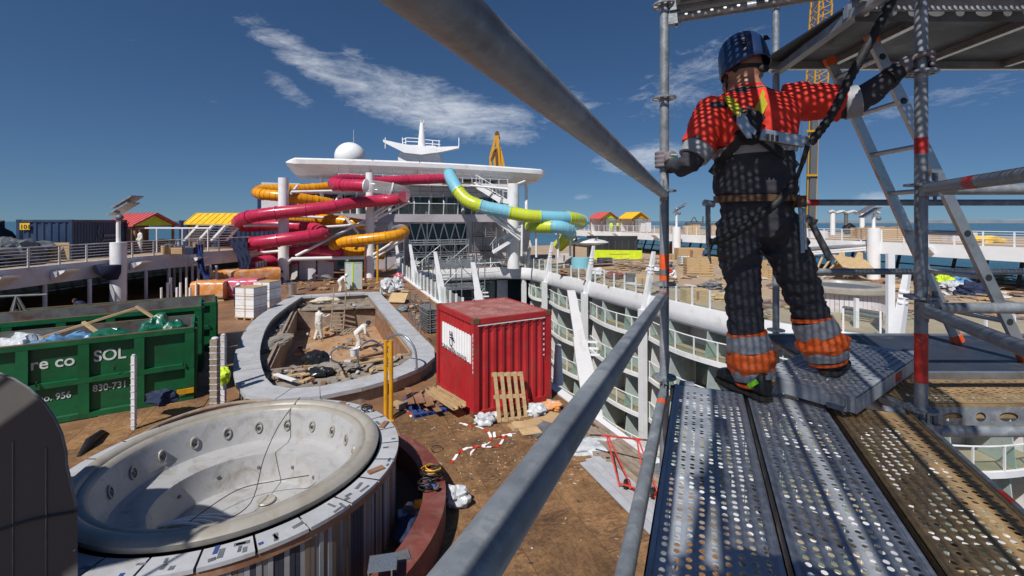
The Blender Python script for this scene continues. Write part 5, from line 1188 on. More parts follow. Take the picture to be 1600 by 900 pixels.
# ------------------------------------------------------------------ people
def blend(name, mb, voxel, mats, parent, bones=None, wrinkle=0.0, wf=(9, 9, 20), smooth_it=4, seed=0.0, mask=None):
    me = bpy.data.meshes.new(name); me.from_pydata(mb.v, [], mb.f)
    bm = bmesh.new(); bm.from_mesh(me); bmesh.ops.recalc_face_normals(bm, faces=bm.faces); bm.to_mesh(me); bm.free()
    tmp = bpy.data.objects.new(name, me); col.objects.link(tmp)
    rm = tmp.modifiers.new('r', 'REMESH'); rm.mode = 'VOXEL'; rm.voxel_size = voxel
    sm_ = tmp.modifiers.new('s', 'SMOOTH'); sm_.factor = .5; sm_.iterations = smooth_it
    dg = bpy.context.evaluated_depsgraph_get(); out_ = bpy.data.meshes.new_from_object(tmp.evaluated_get(dg)); bpy.data.objects.remove(tmp)
    if wrinkle:
        nr = [v.normal.copy() for v in out_.vertices]
        for v, n_ in zip(out_.vertices, nr):
            c_ = v.co; a = noise.fractal(Vector((c_.x * wf[0] + seed, c_.y * wf[1], c_.z * wf[2])), 1.0, 2.0, 3); k = mask(c_) if mask else 1.0
            v.co = c_ + n_ * (wrinkle * k * (.3 - 2.4 * abs(a)))
    out_.materials.clear()
    for m_ in (mats if isinstance(mats, list) else [mats]): out_.materials.append(m_)
    if bones:
        idx = []
        for p in out_.polygons:
            c_ = p.center; best = None
            for (a, b, mi, r) in bones:
                d = b - a; t = max(0, min(1, (c_ - a).dot(d) / max(1e-9, d.length_squared))); q = (c_ - a - d * t).length - r
                if best is None or q < best[0]: best = (q, mi)
            idx.append(best[1])
        out_.polygons.foreach_set('material_index', idx)
    out_.polygons.foreach_set('use_smooth', [True] * len(out_.polygons)); out_.update(); out_.name = name
    o = bpy.data.objects.new(name, out_); col.objects.link(o)
    if parent: o.parent = parent; o.location = -WL[parent]; WL[o] = Vector()
    return o
K['w_red'] = mat('red_workshirt', (.68, .035, .018), .75, 0, var=.1, scale=9)
K['w_navy'] = mat('charcoal_workwear', (.032, .034, .044), .82, 0, var=.25, scale=9, bump=.15, bscale=300)
K['w_reflect'] = mat('grey_reflective_tape', (.27, .285, .31), .45, 0, var=.08, scale=30, bump=.2, bscale=300)
K['w_glove'] = mat('grey_glove', (.17, .15, .165), .8, 0, var=.2, scale=20)
K['w_helmet'] = mat('navy_helmet', (.012, .032, .105), .32, 0, var=.06, scale=6)
K['w_boot'] = mat('black_boot', (.022, .021, .02), .6, 0, var=.3, scale=20, bump=.1, bscale=60)
K['w_sole'] = mat('boot_sole', (.05, .043, .035), .8)
K['w_strap'] = mat('yellow_harness_web', (.42, .38, .02), .7, 0, var=.1, scale=40)
K['w_web'] = mat('black_web', (.012, .012, .014), .7, 0, var=.2, scale=40)
K['w_lime'] = mat('lime_trim', (.25, .75, .03), .5)
K['w_leather'] = mat('brown_leather', (.09, .045, .022), .6, 0, var=.3, scale=20)
K['chrome'] = mat('polished_alloy', (.34, .38, .43), .34, .7, var=.1, scale=30)
K['hair'] = mat('dark_hair', (.02, .014, .01), .7)

base = Vector((1.35, 2.3, PZ)); wk = thing('person', base, 'worker in red shirt, navy helmet and harness standing on the scaffold', 'person')
RA = Vector((.985, -.17, 0)); FA = Vector((.17, .985, 0))
def ring(px, py, d, hw, hd, n=20, tilt=0.0):
    c = at(px, py, d); out_ = []
    for k in range(n):
        a = 2 * math.pi * k / n; ca, sa = math.cos(a), math.sin(a)
        e = .85; x = math.copysign(abs(ca) ** e, ca) * hw; y = math.copysign(abs(sa) ** e, sa) * hd
        out_.append(c + RA * x + FA * y + UP * (tilt * x))
    return out_
TOR = [(1183, 372, 2.30, .15, .11), (1183, 350, 2.30, .168, .125), (1181, 325, 2.295, .172, .125), (1179, 300, 2.29, .17, .122), (1178, 262, 2.275, .17, .12), (1176, 215, 2.265, .188, .128), (1173, 182, 2.265, .212, .13), (1172, 162, 2.275, .2, .112), (1170, 148, 2.285, .13, .09), (1168, 138, 2.295, .07, .068), (1167, 126, 2.30, .058, .06)]
LARM = [(1122, 166, 2.275, .082), (1108, 190, 2.265, .085), (1094, 222, 2.25, .074), (1086, 240, 2.24, .064), (1078, 254, 2.24, .056), (1064, 262, 2.31, .05), (1047, 257, 2.40, .036)]
RARM = [(1222, 160, 2.275, .085), (1258, 158, 2.24, .088), (1292, 160, 2.205, .078), (1325, 163, 2.17, .068), (1346, 155, 2.145, .062), (1378, 132, 2.10, .052), (1402, 112, 2.065, .04)]
LLEG = [(1152, 345, 2.30, .105), (1155, 395, 2.30, .104), (1159, 440, 2.30, .089), (1162, 475, 2.295, .086), (1165, 515, 2.285, .084), (1172, 555, 2.27, .088), (1180, 598, 2.25, .065)]
RLEG = [(1210, 345, 2.30, .11), (1228, 390, 2.31, .113), (1249, 440, 2.315, .095), (1262, 480, 2.33, .088), (1274, 515, 2.315, .092), (1286, 545, 2.295, .092), (1293, 576, 2.28, .066)]
def limb(mb, L_, grow=0.0, n=14): mb.pipe([at(*p[:3]) for p in L_], .1, n, [p[3] + grow for p in L_])
def bones_of(L_, mi): return [(at(*L_[i][:3]), at(*L_[i + 1][:3]), mi, (L_[i][3] + L_[i + 1][3]) / 2) for i in range(len(L_) - 1)]
HC = at(1163, 108, 2.33)
mb = MB(); mb.loft([ring(*t) for t in TOR])
for L_ in (LARM, RARM, LLEG, RLEG): limb(mb, L_)
mb.ball(HC, .1, 20, 14, (.80, .98, 1.16)); mb.ball(HC + Vector((-.055, .085, -.012)), .022, 8, 6, (1, 1.2, 1)); mb.ball(HC + Vector((-.04, .05, -.075)), .05, 10, 8)   # skull, nose, jaw
for sx in (-1, 1): mb.ball(HC + Vector((sx * .08, -.012, -.02)), .03, 10, 8, (.4, .7, 1.15))   # ears
body = blend('body', mb, .011, [K['w_navy'], K['skin']], wk, bones=[(HC + UP * .1, HC - UP * .16, 1, .075)] + bones_of(LARM, 0) + bones_of(RARM, 0) + bones_of(LLEG, 0) + bones_of(RLEG, 0) + [(at(1172, 200, 2.27), at(1183, 350, 2.3), 0, .12), (at(1130, 168, 2.27), at(1215, 165, 2.27), 0, .06)],
             wrinkle=.0115, wf=(7, 7, 17), mask=lambda c: 0.0 if c.z > EYE + .62 else (1.0 if c.z < EYE - .1 else .7))
# hair and headband under the helmet
MB().lathe([(.079, -.035), (.085, -.02), (.088, .0), (.086, .03)], 24, HC, R(200), R(340)).build('hair', K['hair'], wk, smooth=60)
# red shirt
mb = MB(); mb.loft([ring(1177, 232, 2.268, .192, .134, tilt=0)] + [ring(t[0], t[1], t[2], t[3] + .011, t[4] + .011) for t in TOR[5:9]] + [ring(1169, 141, 2.29, .078, .075)])
limb(mb, LARM[:3] + [(1090, 231, 2.245, .078)], .010); limb(mb, RARM[:3] + [(1318, 163, 2.178, .078)], .010)
blend('red_shirt', mb, .010, K['w_red'], wk, wrinkle=.007, wf=(9, 9, 12), seed=3.3)
mb = MB(); mb.lathe([(.066, -.01), (.078, -.005), (.074, .018), (.066, .02)], 24, at(1168, 141, 2.295)); mb.build('collar', K['w_red'], wk, smooth=60)
def cuffband(name, m, a, b, r0, r1, bulge=.0, n=24, rows=6, parent=wk, seed=1.0, folds=.0):
    a = Vector(a); b = Vector(b); d = (b - a).normalized(); x = d.orthogonal().normalized(); y = d.cross(x); rings = []
    for i in range(rows + 1):
        t = i / rows; r = r0 + (r1 - r0) * t + bulge * math.sin(math.pi * t); c = a.lerp(b, t); rg = []
        for k in range(n):
            q = 2 * math.pi * k / n; e = Vector((math.cos(q) * 1.6, math.sin(q) * 1.6, t * 3.0 + seed)); rr = r * (1 + folds * noise.fractal(e, 1, 2, 3)) 
            rg.append(c + x * math.cos(q) * rr + y * math.sin(q) * rr)
        rings.append(rg)
    o = MB(); o.loft(rings); return o.build(name, K[m], parent, smooth=60)
cuffband('sleeve_band', 'w_reflect', at(1092, 230, 2.246), at(1083, 246, 2.238), .078, .072, folds=.05); cuffband('sleeve_band', 'w_reflect', at(1317, 163, 2.178), at(1343, 157, 2.148), .077, .073, folds=.05)
mb = MB(); mb.loft([ring(1177, 243, 2.27, .192, .136, 32, .06), ring(1177, 231, 2.268, .197, .14, 32, .06)]); mb.build('chest_band', K['w_reflect'], wk, smooth=60)
mb = MB(); mb.loft([ring(1181, 309, 2.293, .175, .128, 32), ring(1179, 302, 2.292, .194, .14, 32), ring(1179, 286, 2.288, .194, .14, 32), ring(1178, 262, 2.277, .184, .132, 32), ring(1177, 240, 2.27, .18, .128, 32)]); blend('shirt_tail', mb, .009, K['w_navy'], wk, wrinkle=.006, wf=(8, 8, 14), seed=6.0)
mb = MB(); mb.loft([ring(1181, 316, 2.294, .196, .144, 32), ring(1180, 306, 2.292, .194, .142, 32)]); mb.build('belt', K['w_leather'], wk, smooth=60)
# high visibility cuffs: reflective, orange, reflective
def leg(name, L_, y0, y1, d0, d1, x0, x1, m, r0, r1, bulge, seed, folds=.12): cuffband(name, m, at(x0, y0, d0), at(x1, y1, d1), r0, r1, bulge, 30, 8, wk, seed, folds)
leg('trouser_band', LLEG, 522, 548, 2.282, 2.272, 1167, 1171, 'w_reflect', .093, .100, .004, 1.0, .06); leg('orange_cuff', LLEG, 547, 580, 2.272, 2.26, 1171, 1176, 'hivis_o', .099, .098, .012, 2.0, .22)
leg('trouser_band', LLEG, 576, 594, 2.26, 2.25, 1176, 1179, 'w_reflect', .1, .09, .004, 3.0, .06); leg('cuff_trim', LLEG, 593, 597, 2.25, 2.25, 1179, 1180, 'hivis_o', .092, .088, 0, 3.0, .04); leg('cuff_trim', LLEG, 518, 523, 2.283, 2.282, 1166, 1167, 'hivis_o', .092, .093, 0, 1.0, .05)
leg('trouser_band', RLEG, 500, 525, 2.322, 2.31, 1269, 1279, 'w_reflect', .095, .098, .004, 4.0, .06); leg('orange_cuff', RLEG, 524, 552, 2.31, 2.292, 1279, 1288, 'hivis_o', .098, .1, .014, 5.0, .22)
leg('trouser_band', RLEG, 548, 564, 2.294, 2.285, 1287, 1291, 'w_reflect', .1, .088, .004, 6.0, .06); leg('cuff_trim', RLEG, 563, 567, 2.285, 2.284, 1291, 1292, 'hivis_o', .09, .086, 0, 6.0, .04); leg('cuff_trim', RLEG, 496, 501, 2.324, 2.322, 1268, 1269, 'hivis_o', .093, .095, 0, 4.0, .05)
# boots
def boot(heel, toe, z, nm):
    heel = Vector((*heel, z)); toe = Vector((*toe, z)); f = (toe - heel).normalized(); s_ = Vector((f.y, -f.x, 0)); L_ = .30
    def sec(t, hw, h, lift=.0, n=14):
        c = heel + f * (t * L_); return [c + s_ * (hw * math.cos(q)) + UP * (lift + h * .5 + h * .5 * math.copysign(abs(math.sin(q)) ** .7, math.sin(q))) for q in [2 * math.pi * k / n for k in range(n)]]
    up_ = MB(); up_.loft([sec(-.02, .02, .07, .022), sec(.02, .036, .11, .02), sec(.14, .043, .125, .02), sec(.3, .045, .13, .02), sec(.45, .045, .115, .02), sec(.62, .05, .088, .02), sec(.8, .052, .074, .02), sec(.94, .044, .06, .02), sec(1.0, .025, .04, .022)])
    up_.tube(heel + f * .085 + UP * .08, heel + f * .085 + UP * .16, .05, 14)
    b = blend('boot', up_, .007, K['w_boot'], wk, smooth_it=3)
    so = MB(); rings = []
    for zz, g in ((.003, -.004), (.012, .003), (.026, .002)):
        rg = []
        for t, hw in ((-.03, .02), (.02, .038), (.15, .044), (.35, .041), (.6, .053), (.82, .054), (.96, .044), (1.02, .022)): rg.append(heel + f * (t * L_) + s_ * (hw + g) + UP * zz)
        for t, hw in ((1.02, .022), (.96, .044), (.82, .054), (.6, .053), (.35, .041), (.15, .044), (.02, .038), (-.03, .02)): rg.append(heel + f * (t * L_) - s_ * (hw + g) + UP * zz)
        rings.append(rg)
    so.loft(rings); so.build('sole', K['w_sole'], b)
    for sd in (-1, 1): MB().bar(heel + f * .06 + s_ * (sd * .052) + UP * .06, heel + f * .015 + s_ * (sd * .048) + UP * .1, .004, .022).build('lime_flash', K['w_lime'], b)
    MB().frame(heel + f * -.008 + UP * .12, s_ * .018, f * .004, UP * .01).build('heel_tab', K['w_reflect'], b)
    for k in range(4): MB().bar(heel + f * (.12 + .025 * k) + s_ * -.028 + UP * (.14 - .014 * k), heel + f * (.12 + .025 * k) + s_ * .028 + UP * (.14 - .014 * k), .008, .005).build('lace', K['w_lime'], b)
boot((1.205, 2.145), (1.12, 2.40), PZ + .004, 'L'); boot((1.545, 2.225), (1.74, 2.42), PZ + .099, 'R')
# gloved hands gripping the standards
def hand(axis_p, z, frm, rad, nm):
    """axis_p: tube centre; frm: wrist point; fingers wrap the tube"""
    A = Vector((axis_p.x, axis_p.y, z)); w0 = Vector(frm); a = (w0 - A); a.z = 0; th0 = math.atan2(a.y, a.x)
    mb = MB(); rp = rad + .017
    for k, (ln, dz, r) in enumerate(((205, .036, .0108), (225, .012, .0115), (220, -.012, .011), (195, -.034, .0098))):
        sgn = -1; pts = [A + Vector((math.cos(R(q)) * rp, math.sin(R(q)) * rp, dz)) for q in [math.degrees(th0) - 28 + sgn * i * ln / 9 for i in range(10)]]
        mb.pipe(pts, r, 10, [r * 1.12] + [r] * 7 + [r * .92, r * .7])
    pts = [A + Vector((math.cos(R(q)) * (rp + .002), math.sin(R(q)) * (rp + .002), .03 + .012 * i / 5)) for i, q in enumerate([math.degrees(th0) + 35 + i * 22 for i in range(6)])]
    mb.pipe(pts, .012, 10, [.0155, .0145, .013, .012, .011, .008])
    ctr = A + Vector((math.cos(th0), math.sin(th0), 0)) * (rp + .012)
    t_ = Vector((-math.sin(th0), math.cos(th0), 0)); n_ = Vector((math.cos(th0), math.sin(th0), 0))
    mb.loft([[ctr + n_ * o + t_ * (.040 * sx * math.cos(q)) * 1.0 + UP * (.046 * sx * math.sin(q)) for q in [2 * math.pi * m / 14 for m in range(14)]] for o, sx in ((-.012, .85), (.006, 1.0), (.022, .82))])
    mb.pipe([ctr + n_ * .008, ctr.lerp(w0, .5), w0], .035, 14, [.038, .036, .036])
    g = blend('glove', mb, .005, K['w_glove'], wk, smooth_it=3)
    d_ = (w0 - ctr).normalized(); cuffband('glove_cuff', 'w_web', w0 - d_ * .02, w0 + d_ * .03, .039, .041, folds=.05)
    for k in range(3): MB().frame(ctr + n_ * .027 + UP * (.018 - k * .014), t_ * .018, n_ * .001, UP * .0035).build('print_mark', K['letter'] if k != 1 else K['teal'], g)
    return g
hand(Lp_, EYE + (HOR - 250) / F * 2.45, at(1051, 257, 2.385), .02415, 'L')
hand(Rp, EYE + (HOR - 100) / F * 2.03, at(1398, 114, 2.06), .02415, 'R')
# helmet
hm = MB(); rings = []; tilt = Matrix.Rotation(R(-9), 3, 'Y') @ Matrix.Rotation(R(-6), 3, 'X')
def hp(x, y, z): return HC + UP * .035 + tilt @ Vector((x, y, z))
nk = 32
for (r, z) in ((1.0, -.035), (1.03, -.03), (1.02, -.01), (1.0, .015), (.955, .05), (.86, .083), (.70, .110), (.48, .128), (.22, .138), (.02, .14)):
    rg = []
    for k in range(nk):
        q = 2 * math.pi * k / nk; c_, s_ = math.cos(q), math.sin(q); brim = .028 * max(0, s_) ** 2 if z < 0 else 0; drop = -.022 * abs(c_) ** 2 - .03 * max(0, s_) ** 2 if z < .0 else (-.01 * abs(c_) if z < .03 else 0)
        rg.append(hp(c_ * r * .112, s_ * (r * .136 + brim) + .008, z + drop + .012))
    rings.append(rg)
hm.loft(rings, cap=False); ho = hm.build('helmet', K['w_helmet'], wk, smooth=50)
ho.modifiers.new('thick', 'SOLIDIFY').thickness = .004
for sx in (-.055, .06):
    for dz in (0, ):
        a = hp(sx, -.118, .056); MB().extrude([hp(sx - .016, -.122, .046), hp(sx + .016, -.122, .046), hp(sx + .01, -.112, .074), hp(sx - .006, -.112, .074)], FA * -.006).build('vent', K['black'], ho)
MB().lathe([(.1, -.012), (.103, .008)], 28, HC + UP * -.01 + FA * .004, R(185), R(355)).build('headband', K['w_web'], ho, smooth=60)
MB().ball(HC + Vector((.045, -.102, -.03)), .02, 10, 8, (1.3, .6, 1)).build('ratchet_knob', K['w_web'], ho, smooth=60)
MB().pipe([HC + Vector((-.085, -.02, .0)), HC + Vector((-.088, .01, -.06)), HC + Vector((-.06, .05, -.125))], .006, 6).build('chin_strap', K['w_web'], ho)
MB().ball(HC + Vector((-.092, -.008, -.02)), .008, 8, 6).build('ear_plug', K['orangeband'], ho, smooth=60)
# harness
def back(px, py):
    ts = sorted(TOR, key=lambda t: t[1]); d = None
    for i in range(len(ts) - 1):
        if ts[i][1] <= py <= ts[i + 1][1]:
            f = (py - ts[i][1]) / (ts[i + 1][1] - ts[i][1]); cx_ = ts[i][0] + (ts[i + 1][0] - ts[i][0]) * f; cd = ts[i][2] + (ts[i + 1][2] - ts[i][2]) * f; hw = ts[i][3] + (ts[i + 1][3] - ts[i][3]) * f; hd = ts[i][4] + (ts[i + 1][4] - ts[i][4]) * f
            x = (px - cx_) / F * cd / hw; x = max(-.97, min(.97, x)); q = (1 - abs(x) ** (2 / .85)) ** (.85 / 2); dd = cd - hd * q - .026 - .17 * x * hw
            return at(px, py, dd)
    return at(px, py, 2.15)
def strap(name, pts, wd, m, n=8, parent=None):
    w_ = [back(*p) for p in catmull(pts, n)]; rings = []
    for i, p in enumerate(w_):
        d = (w_[min(i + 1, len(w_) - 1)] - w_[max(i - 1, 0)]).normalized(); nn_ = Vector((0, -1, 0)); x = d.cross(nn_).normalized()
        rings.append([p + x * wd / 2, p + x * wd / 2 + nn_ * .004, p - x * wd / 2 + nn_ * .004, p - x * wd / 2])
    o = MB(); o.loft(rings); return o.build(name, K[m], wk)
strap('harness_strap', [(1136, 150), (1146, 165), (1160, 182)], .045, 'w_strap'); strap('harness_strap', [(1197, 142), (1193, 158), (1182, 180)], .045, 'w_strap')
strap('harness_web', [(1166, 205), (1150, 225), (1130, 248), (1112, 272)], .045, 'w_web'); strap('harness_web', [(1176, 205), (1200, 225), (1225, 242), (1244, 262)], .045, 'w_web')
strap('harness_web', [(1150, 178), (1170, 200), (1190, 178)], .05, 'w_web'); strap('harness_web', [(1150, 205), (1172, 222), (1195, 212)], .03, 'w_web')
pb = back(1170, 192) + Vector((0, -.012, 0))
MB().ball(pb, .055, 14, 8, (1.0, .3, 1.1)).build('back_pad', K['w_web'], wk, smooth=60)
cb = MB(); cpx = [(1152, 180), (1162, 176), (1168, 184), (1172, 193), (1183, 204), (1180, 212), (1174, 207), (1176, 216), (1168, 216), (1160, 205), (1152, 194)]
cb.extrude([at(x, y, 2.07) for x, y in cpx], Vector((0, .012, 0))); cb.build('carabiner', K['chrome'], wk, bevel=.002)
MB().pipe([at(1156, 184, 2.065), at(1158, 172, 2.065), at(1172, 167, 2.065), at(1180, 178, 2.065)], .006, 8).build('d_ring', K['galv_dark'], wk, smooth=60)
pk = thing('lanyard', at(1225, 215, 2.06), 'black fall-arrest lanyard running from the harness up to the overhead tube', 'lanyard')
MB().bar(at(1188, 210, 2.06), at(1258, 222, 2.02), .028, .05, (0, 0, 1)).build('shock_pack', K['chrome'], pk, bevel=.004)
for x in (1200, 1207, 1214, 1236, 1243, 1250): MB().bar(at(x, 207 + (x - 1188) * .17, 2.03), at(x, 217 + (x - 1188) * .17, 2.03), .012, .004).build('stitching', K['w_web'], pk)
MB().bar(at(1256, 220, 2.015), at(1268, 224, 2.01), .02, .035, (0, 0, 1)).build('end_link', K['galv_dark'], pk)
pts = [at(1266, 224, 2.01), at(1300, 178, 1.99), at(1330, 118, 1.97), at(1365, 55, 1.95), at(1402, -15, 1.93), at(1430, -60, 1.92)]
cv = resample([Vector(p) for p in catmull([tuple(p) for p in pts], 8)], .014)
MB().pipe(cv, .015, 10, [.0165 + .0035 * (i % 2) for i in range(len(cv))]).build('elastic_leg', K['w_web'], pk, smooth=40)
pts = [at(1262, 227, 2.01), at(1254, 255, 2.03), at(1243, 283, 2.06)]; MB().bar(pts[0], pts[1], .02, .008, (0, -1, 0)).build('strap_end', K['w_web'], pk); MB().bar(pts[1], pts[2], .016, .008, (0, -1, 0)).build('strap_end', K['w_web'], pk)
pts = [at(1243, 282, 2.05), at(1222, 308, 2.05), at(1195, 333, 2.06), at(1160, 358, 2.08), at(1128, 374, 2.12), at(1112, 378, 2.16)]
cv = resample([Vector(p) for p in catmull([tuple(p) for p in pts], 8)], .012)
MB().pipe(cv, .015, 10, [.015 + .004 * (i % 2) for i in range(len(cv))]).build('elastic_leg', K['w_web'], pk, smooth=40)
# tools on the belt
tb = thing('tool_holder', at(1105, 320, 2.2), 'steel hook tool hanging at the worker left hip', 'tool')
MB().bar(at(1106, 318, 2.2), at(1107, 382, 2.2), .02, .012).build('shank', K['galv_dark'], tb); MB().pipe([at(1107, 380, 2.2), at(1108, 400, 2.2), at(1111, 412, 2.19)], .008, 8, [.01, .008, .003]).build('tip', K['galv_dark'], tb); MB().tube(at(1101, 317, 2.18), at(1114, 319, 2.2), .017, 12).build('socket', K['chrome'], tb, smooth=60)
tb = thing('spanner_pair', at(1255, 340, 2.16), 'two steel spanners hanging at the worker right hip', 'tool')
MB().bar(at(1250, 322, 2.15), at(1254, 395, 2.15), .016, .006, (0, -1, 0)).build('spanner', K['chrome'], tb); MB().bar(at(1256, 325, 2.16), at(1259, 390, 2.16), .012, .006, (0, -1, 0)).build('spanner', K['chrome'], tb)
MB().frame(at(1249, 315, 2.16), (.022, 0, 0), (0, .02, 0), (0, 0, .028)).build('holder', K['w_leather'], tb)
hk = thing('hammer', at(1270, 370, 2.2), 'hammer with long dark handle hanging behind the worker thigh', 'hammer')
MB().tube(at(1266, 345, 2.22), at(1298, 406, 2.2), .014, 12, .017).build('handle', K['galv_dark'], hk, smooth=60); MB().bar(at(1258, 340, 2.24), at(1274, 348, 2.2), .03, .03).build('head', K['galv_dark'], hk)

# ---- smaller figures
POSES = {
 'stand': dict(hip=(0, 0, .92), chest=(0, .0, 1.32), neck=(0, .0, 1.50), head=(0, .02, 1.63), el=(-.27, .0, 1.12), hl=(-.26, .14, .92), er=(.27, .0, 1.12), hr=(.26, .14, .92), kl=(-.1, .02, .5), fl=(-.11, 0, .06), kr=(.1, .02, .5), fr=(.11, .0, .06)),
 'reach': dict(hip=(0, 0, .92), chest=(0, .05, 1.32), neck=(0, .08, 1.50), head=(0, .12, 1.62), el=(-.25, .2, 1.15), hl=(-.2, .42, 1.2), er=(.3, .2, 1.2), hr=(.38, .42, 1.3), kl=(-.1, .05, .5), fl=(-.13, -.1, .06), kr=(.1, .08, .5), fr=(.11, .15, .06)),
 'bend': dict(hip=(0, -.1, .85), chest=(0, .22, 1.12), neck=(0, .36, 1.22), head=(0, .46, 1.27), el=(-.24, .32, .85), hl=(-.12, .48, .66), er=(.24, .32, .85), hr=(.12, .48, .66), kl=(-.12, .03, .45), fl=(-.14, -.08, .06), kr=(.12, .05, .45), fr=(.14, -.02, .06)),
 'crouch': dict(hip=(0, -.12, .32), chest=(0, .12, .68), neck=(0, .2, .86), head=(0, .26, .97), el=(-.28, .28, .55), hl=(-.14, .45, .35), er=(.28, .28, .55), hr=(.14, .45, .35), kl=(-.17, .28, .5), fl=(-.15, .08, .06), kr=(.17, .28, .48), fr=(.15, .08, .06)),
 'sit': dict(hip=(0, -.1, .16), chest=(0, -.02, .55), neck=(0, .05, .74), head=(0, .1, .86), el=(-.28, .15, .45), hl=(-.15, .35, .4), er=(.28, .15, .45), hr=(.15, .35, .4), kl=(-.14, .4, .38), fl=(-.14, .75, .07), kr=(.14, .42, .36), fr=(.16, .78, .07))}
def figure(label, loc, yaw, pose, top, trous, hat=None, sc_=1.0, group=None):
    rt = thing('person', loc, label, 'person', group); J = {}
    cs, sn = math.cos(yaw), math.sin(yaw); o = Vector(loc)
    for k, p in POSES[pose].items(): J[k] = o + Vector((cs * p[0] - sn * p[1], sn * p[0] + cs * p[1], p[2])) * sc_
    rx = Vector((cs, sn, 0)); fy = Vector((-sn, cs, 0)); mb = MB(); B = []
    def lm(ks, rs, mi):
        pts = [J[k] if isinstance(k, str) else k for k in ks]; mb.pipe(pts, .1, 10, [r * sc_ for r in rs])
        for i in range(len(pts) - 1): B.append((pts[i], pts[i + 1], mi, rs[i]))
    sl, sr = J['chest'].lerp(J['neck'], .55) - rx * .18, J['chest'].lerp(J['neck'], .55) + rx * .18
    hl_, hr_ = J['hip'] - rx * .09, J['hip'] + rx * .09
    axis = (J['neck'] - J['hip']).normalized(); dep = axis.cross(rx).normalized()
    rg = []
    for p, hw, hd in ((J['hip'] - axis * .08, .16, .12), (J['hip'] + axis * .05, .2, .15), (J['hip'].lerp(J['chest'], .55), .195, .145), (J['chest'], .22, .15), (J['chest'].lerp(J['neck'], .6), .19, .12), (J['neck'], .06, .06), (J['neck'] + axis * .08, .055, .055)):
        rg.append([p + rx * (math.cos(q) * hw) + dep * (math.sin(q) * hd) for q in [2 * math.pi * k / 14 for k in range(14)]])
    mb.loft(rg); B.append((J['hip'] + axis * .1, J['chest'].lerp(J['neck'], .7), 0, .13)); B.append((J['hip'] - axis * .1, J['hip'] + axis * .02, 1, .13))
    lm([sl, 'el', 'hl'], [.08, .068, .05], 0); lm([sr, 'er', 'hr'], [.08, .068, .05], 0)
    lm([hl_, 'kl', 'fl'], [.125, .098, .078], 1); lm([hr_, 'kr', 'fr'], [.125, .098, .078], 1)
    for k in ('fl', 'fr'): mb.pipe([J[k] - fy * .05 - UP * .02, J[k] + fy * .1 - UP * .03, J[k] + fy * .19 - UP * .035], .04, 8, [.04, .042, .03]); B.append((J[k] - fy * .05 - UP * .03, J[k] + fy * .2 - UP * .035, 3, .05))
    for k, e in (('hl', 'el'), ('hr', 'er')):
        d = (J[k] - J[e]).normalized(); mb.ball(J[k] + d * .04, .04, 8, 6)
        for f_ in range(4): mb.pipe([J[k] + d * .05 + rx * (.018 * (f_ - 1.5)), J[k] + d * .12 + rx * (.02 * (f_ - 1.5)) + fy * .01], .009, 6)
        mb.pipe([J[k] + d * .03, J[k] + d * .06 + fy * .05], .011, 6); B.append((J[k] + d * .02, J[k] + d * .12, 2, .05))
    mb.ball(J['head'], .1, 12, 10, (.8, .95, 1.15)); mb.ball(J['head'] + fy * .1 - UP * .01, .02, 6, 5); B.append((J['head'] - UP * .06, J['head'] + UP * .08, 2, .09))
    blend('body', mb, .02, [K[top], K[trous], K['skin'], K['black']], rt, bones=B, wrinkle=.008, wf=(7, 7, 10), smooth_it=2)
    if hat:
        h = MB(); h.lathe([(.135, -.015), (.13, .0), (.122, .03), (.1, .08), (.06, .11), (.005, .12)], 18, J['head'] + UP * .035); h.build('helmet', K[hat], rt, smooth=60)
    else:
        h = MB(); h.lathe([(.09, -.02), (.098, .03), (.08, .08), (.005, .11)], 14, J['head'] + UP * .012 - fy * .012); h.build('hair', K['hair'], rt, smooth=60)
    return rt
ZB = -1.12
p = gnd(497, 531, ZB); figure('worker in white overalls standing with back turned in the pool basin', p, R(-25), 'reach', 'overall', 'overall')
p = gnd(560, 547, ZB); figure('worker in beige overalls and dark cap bending at the basin front', p, R(-70), 'bend', 'overall', 'overall', 'darkcloth')
p = gnd(532, 456); figure('crouching worker in white with helmet behind the pool', p, R(-60), 'bend', 'overall', 'overall', 'helmet_w', .92)
p = gnd(503, 433); figure('person in black clothes standing behind the pool', p, R(80), 'stand', 'darkcloth', 'darkcloth')
p = gnd(377, 458) ; figure('helmeted worker crouching beside the pink wrapped pallets', Vector((-16.6, 27.6, 0)), R(30), 'bend', 'navy', 'navy', 'helmet_w')
figure('worker in white crouching beside the slide column base', gnd(436, 444), R(-30), 'crouch', 'overall', 'bluecloth')
figure('worker in blue standing behind the left slide column', gnd(436, 432), R(10), 'stand', 'bluecloth', 'darkcloth', 'helmet_w')
figure('worker with blue helmet sitting at the starboard glass edge', gnd(1054, 437), R(70), 'sit', 'overall', 'overall', 'helmet_b', 1.15)
figure('person in orange clothing behind the far atrium corner', gnd(786, 411), R(20), 'stand', 'hivis_o', 'hivis_o', None)
figure('worker in yellow vest standing on the farthest balcony', ship(7.6, 31.4, LV[0] + .04), R(60), 'stand', 'hivis_y', 'darkcloth', 'helmet_w')
figure('left one of two workers in yellow by the pink-roofed hut', Vector((at(955, 355, 80).x, 80, ZS)), R(160), 'stand', 'hivis_y', 'hivis_y')
figure('right one of two workers in yellow by the pink-roofed hut', Vector((at(965.5, 355, 80).x, 80, ZS)), R(200), 'stand', 'hivis_y', 'darkcloth')
figure('dim worker standing by the big column under the port deck', Vector((-21.2, 22.6, 0)), R(100), 'bend', 'navy', 'navy')
figure('dim dark-haired worker bending behind the rear skip', Vector((-21.2, 19.4, 0)), R(40), 'bend', 'overall', 'navy')
figure('worker in white standing by the red-roofed hut', Vector((at(219, 380, 33).x, 33, ZP)), R(150), 'stand', 'overall', 'overall')
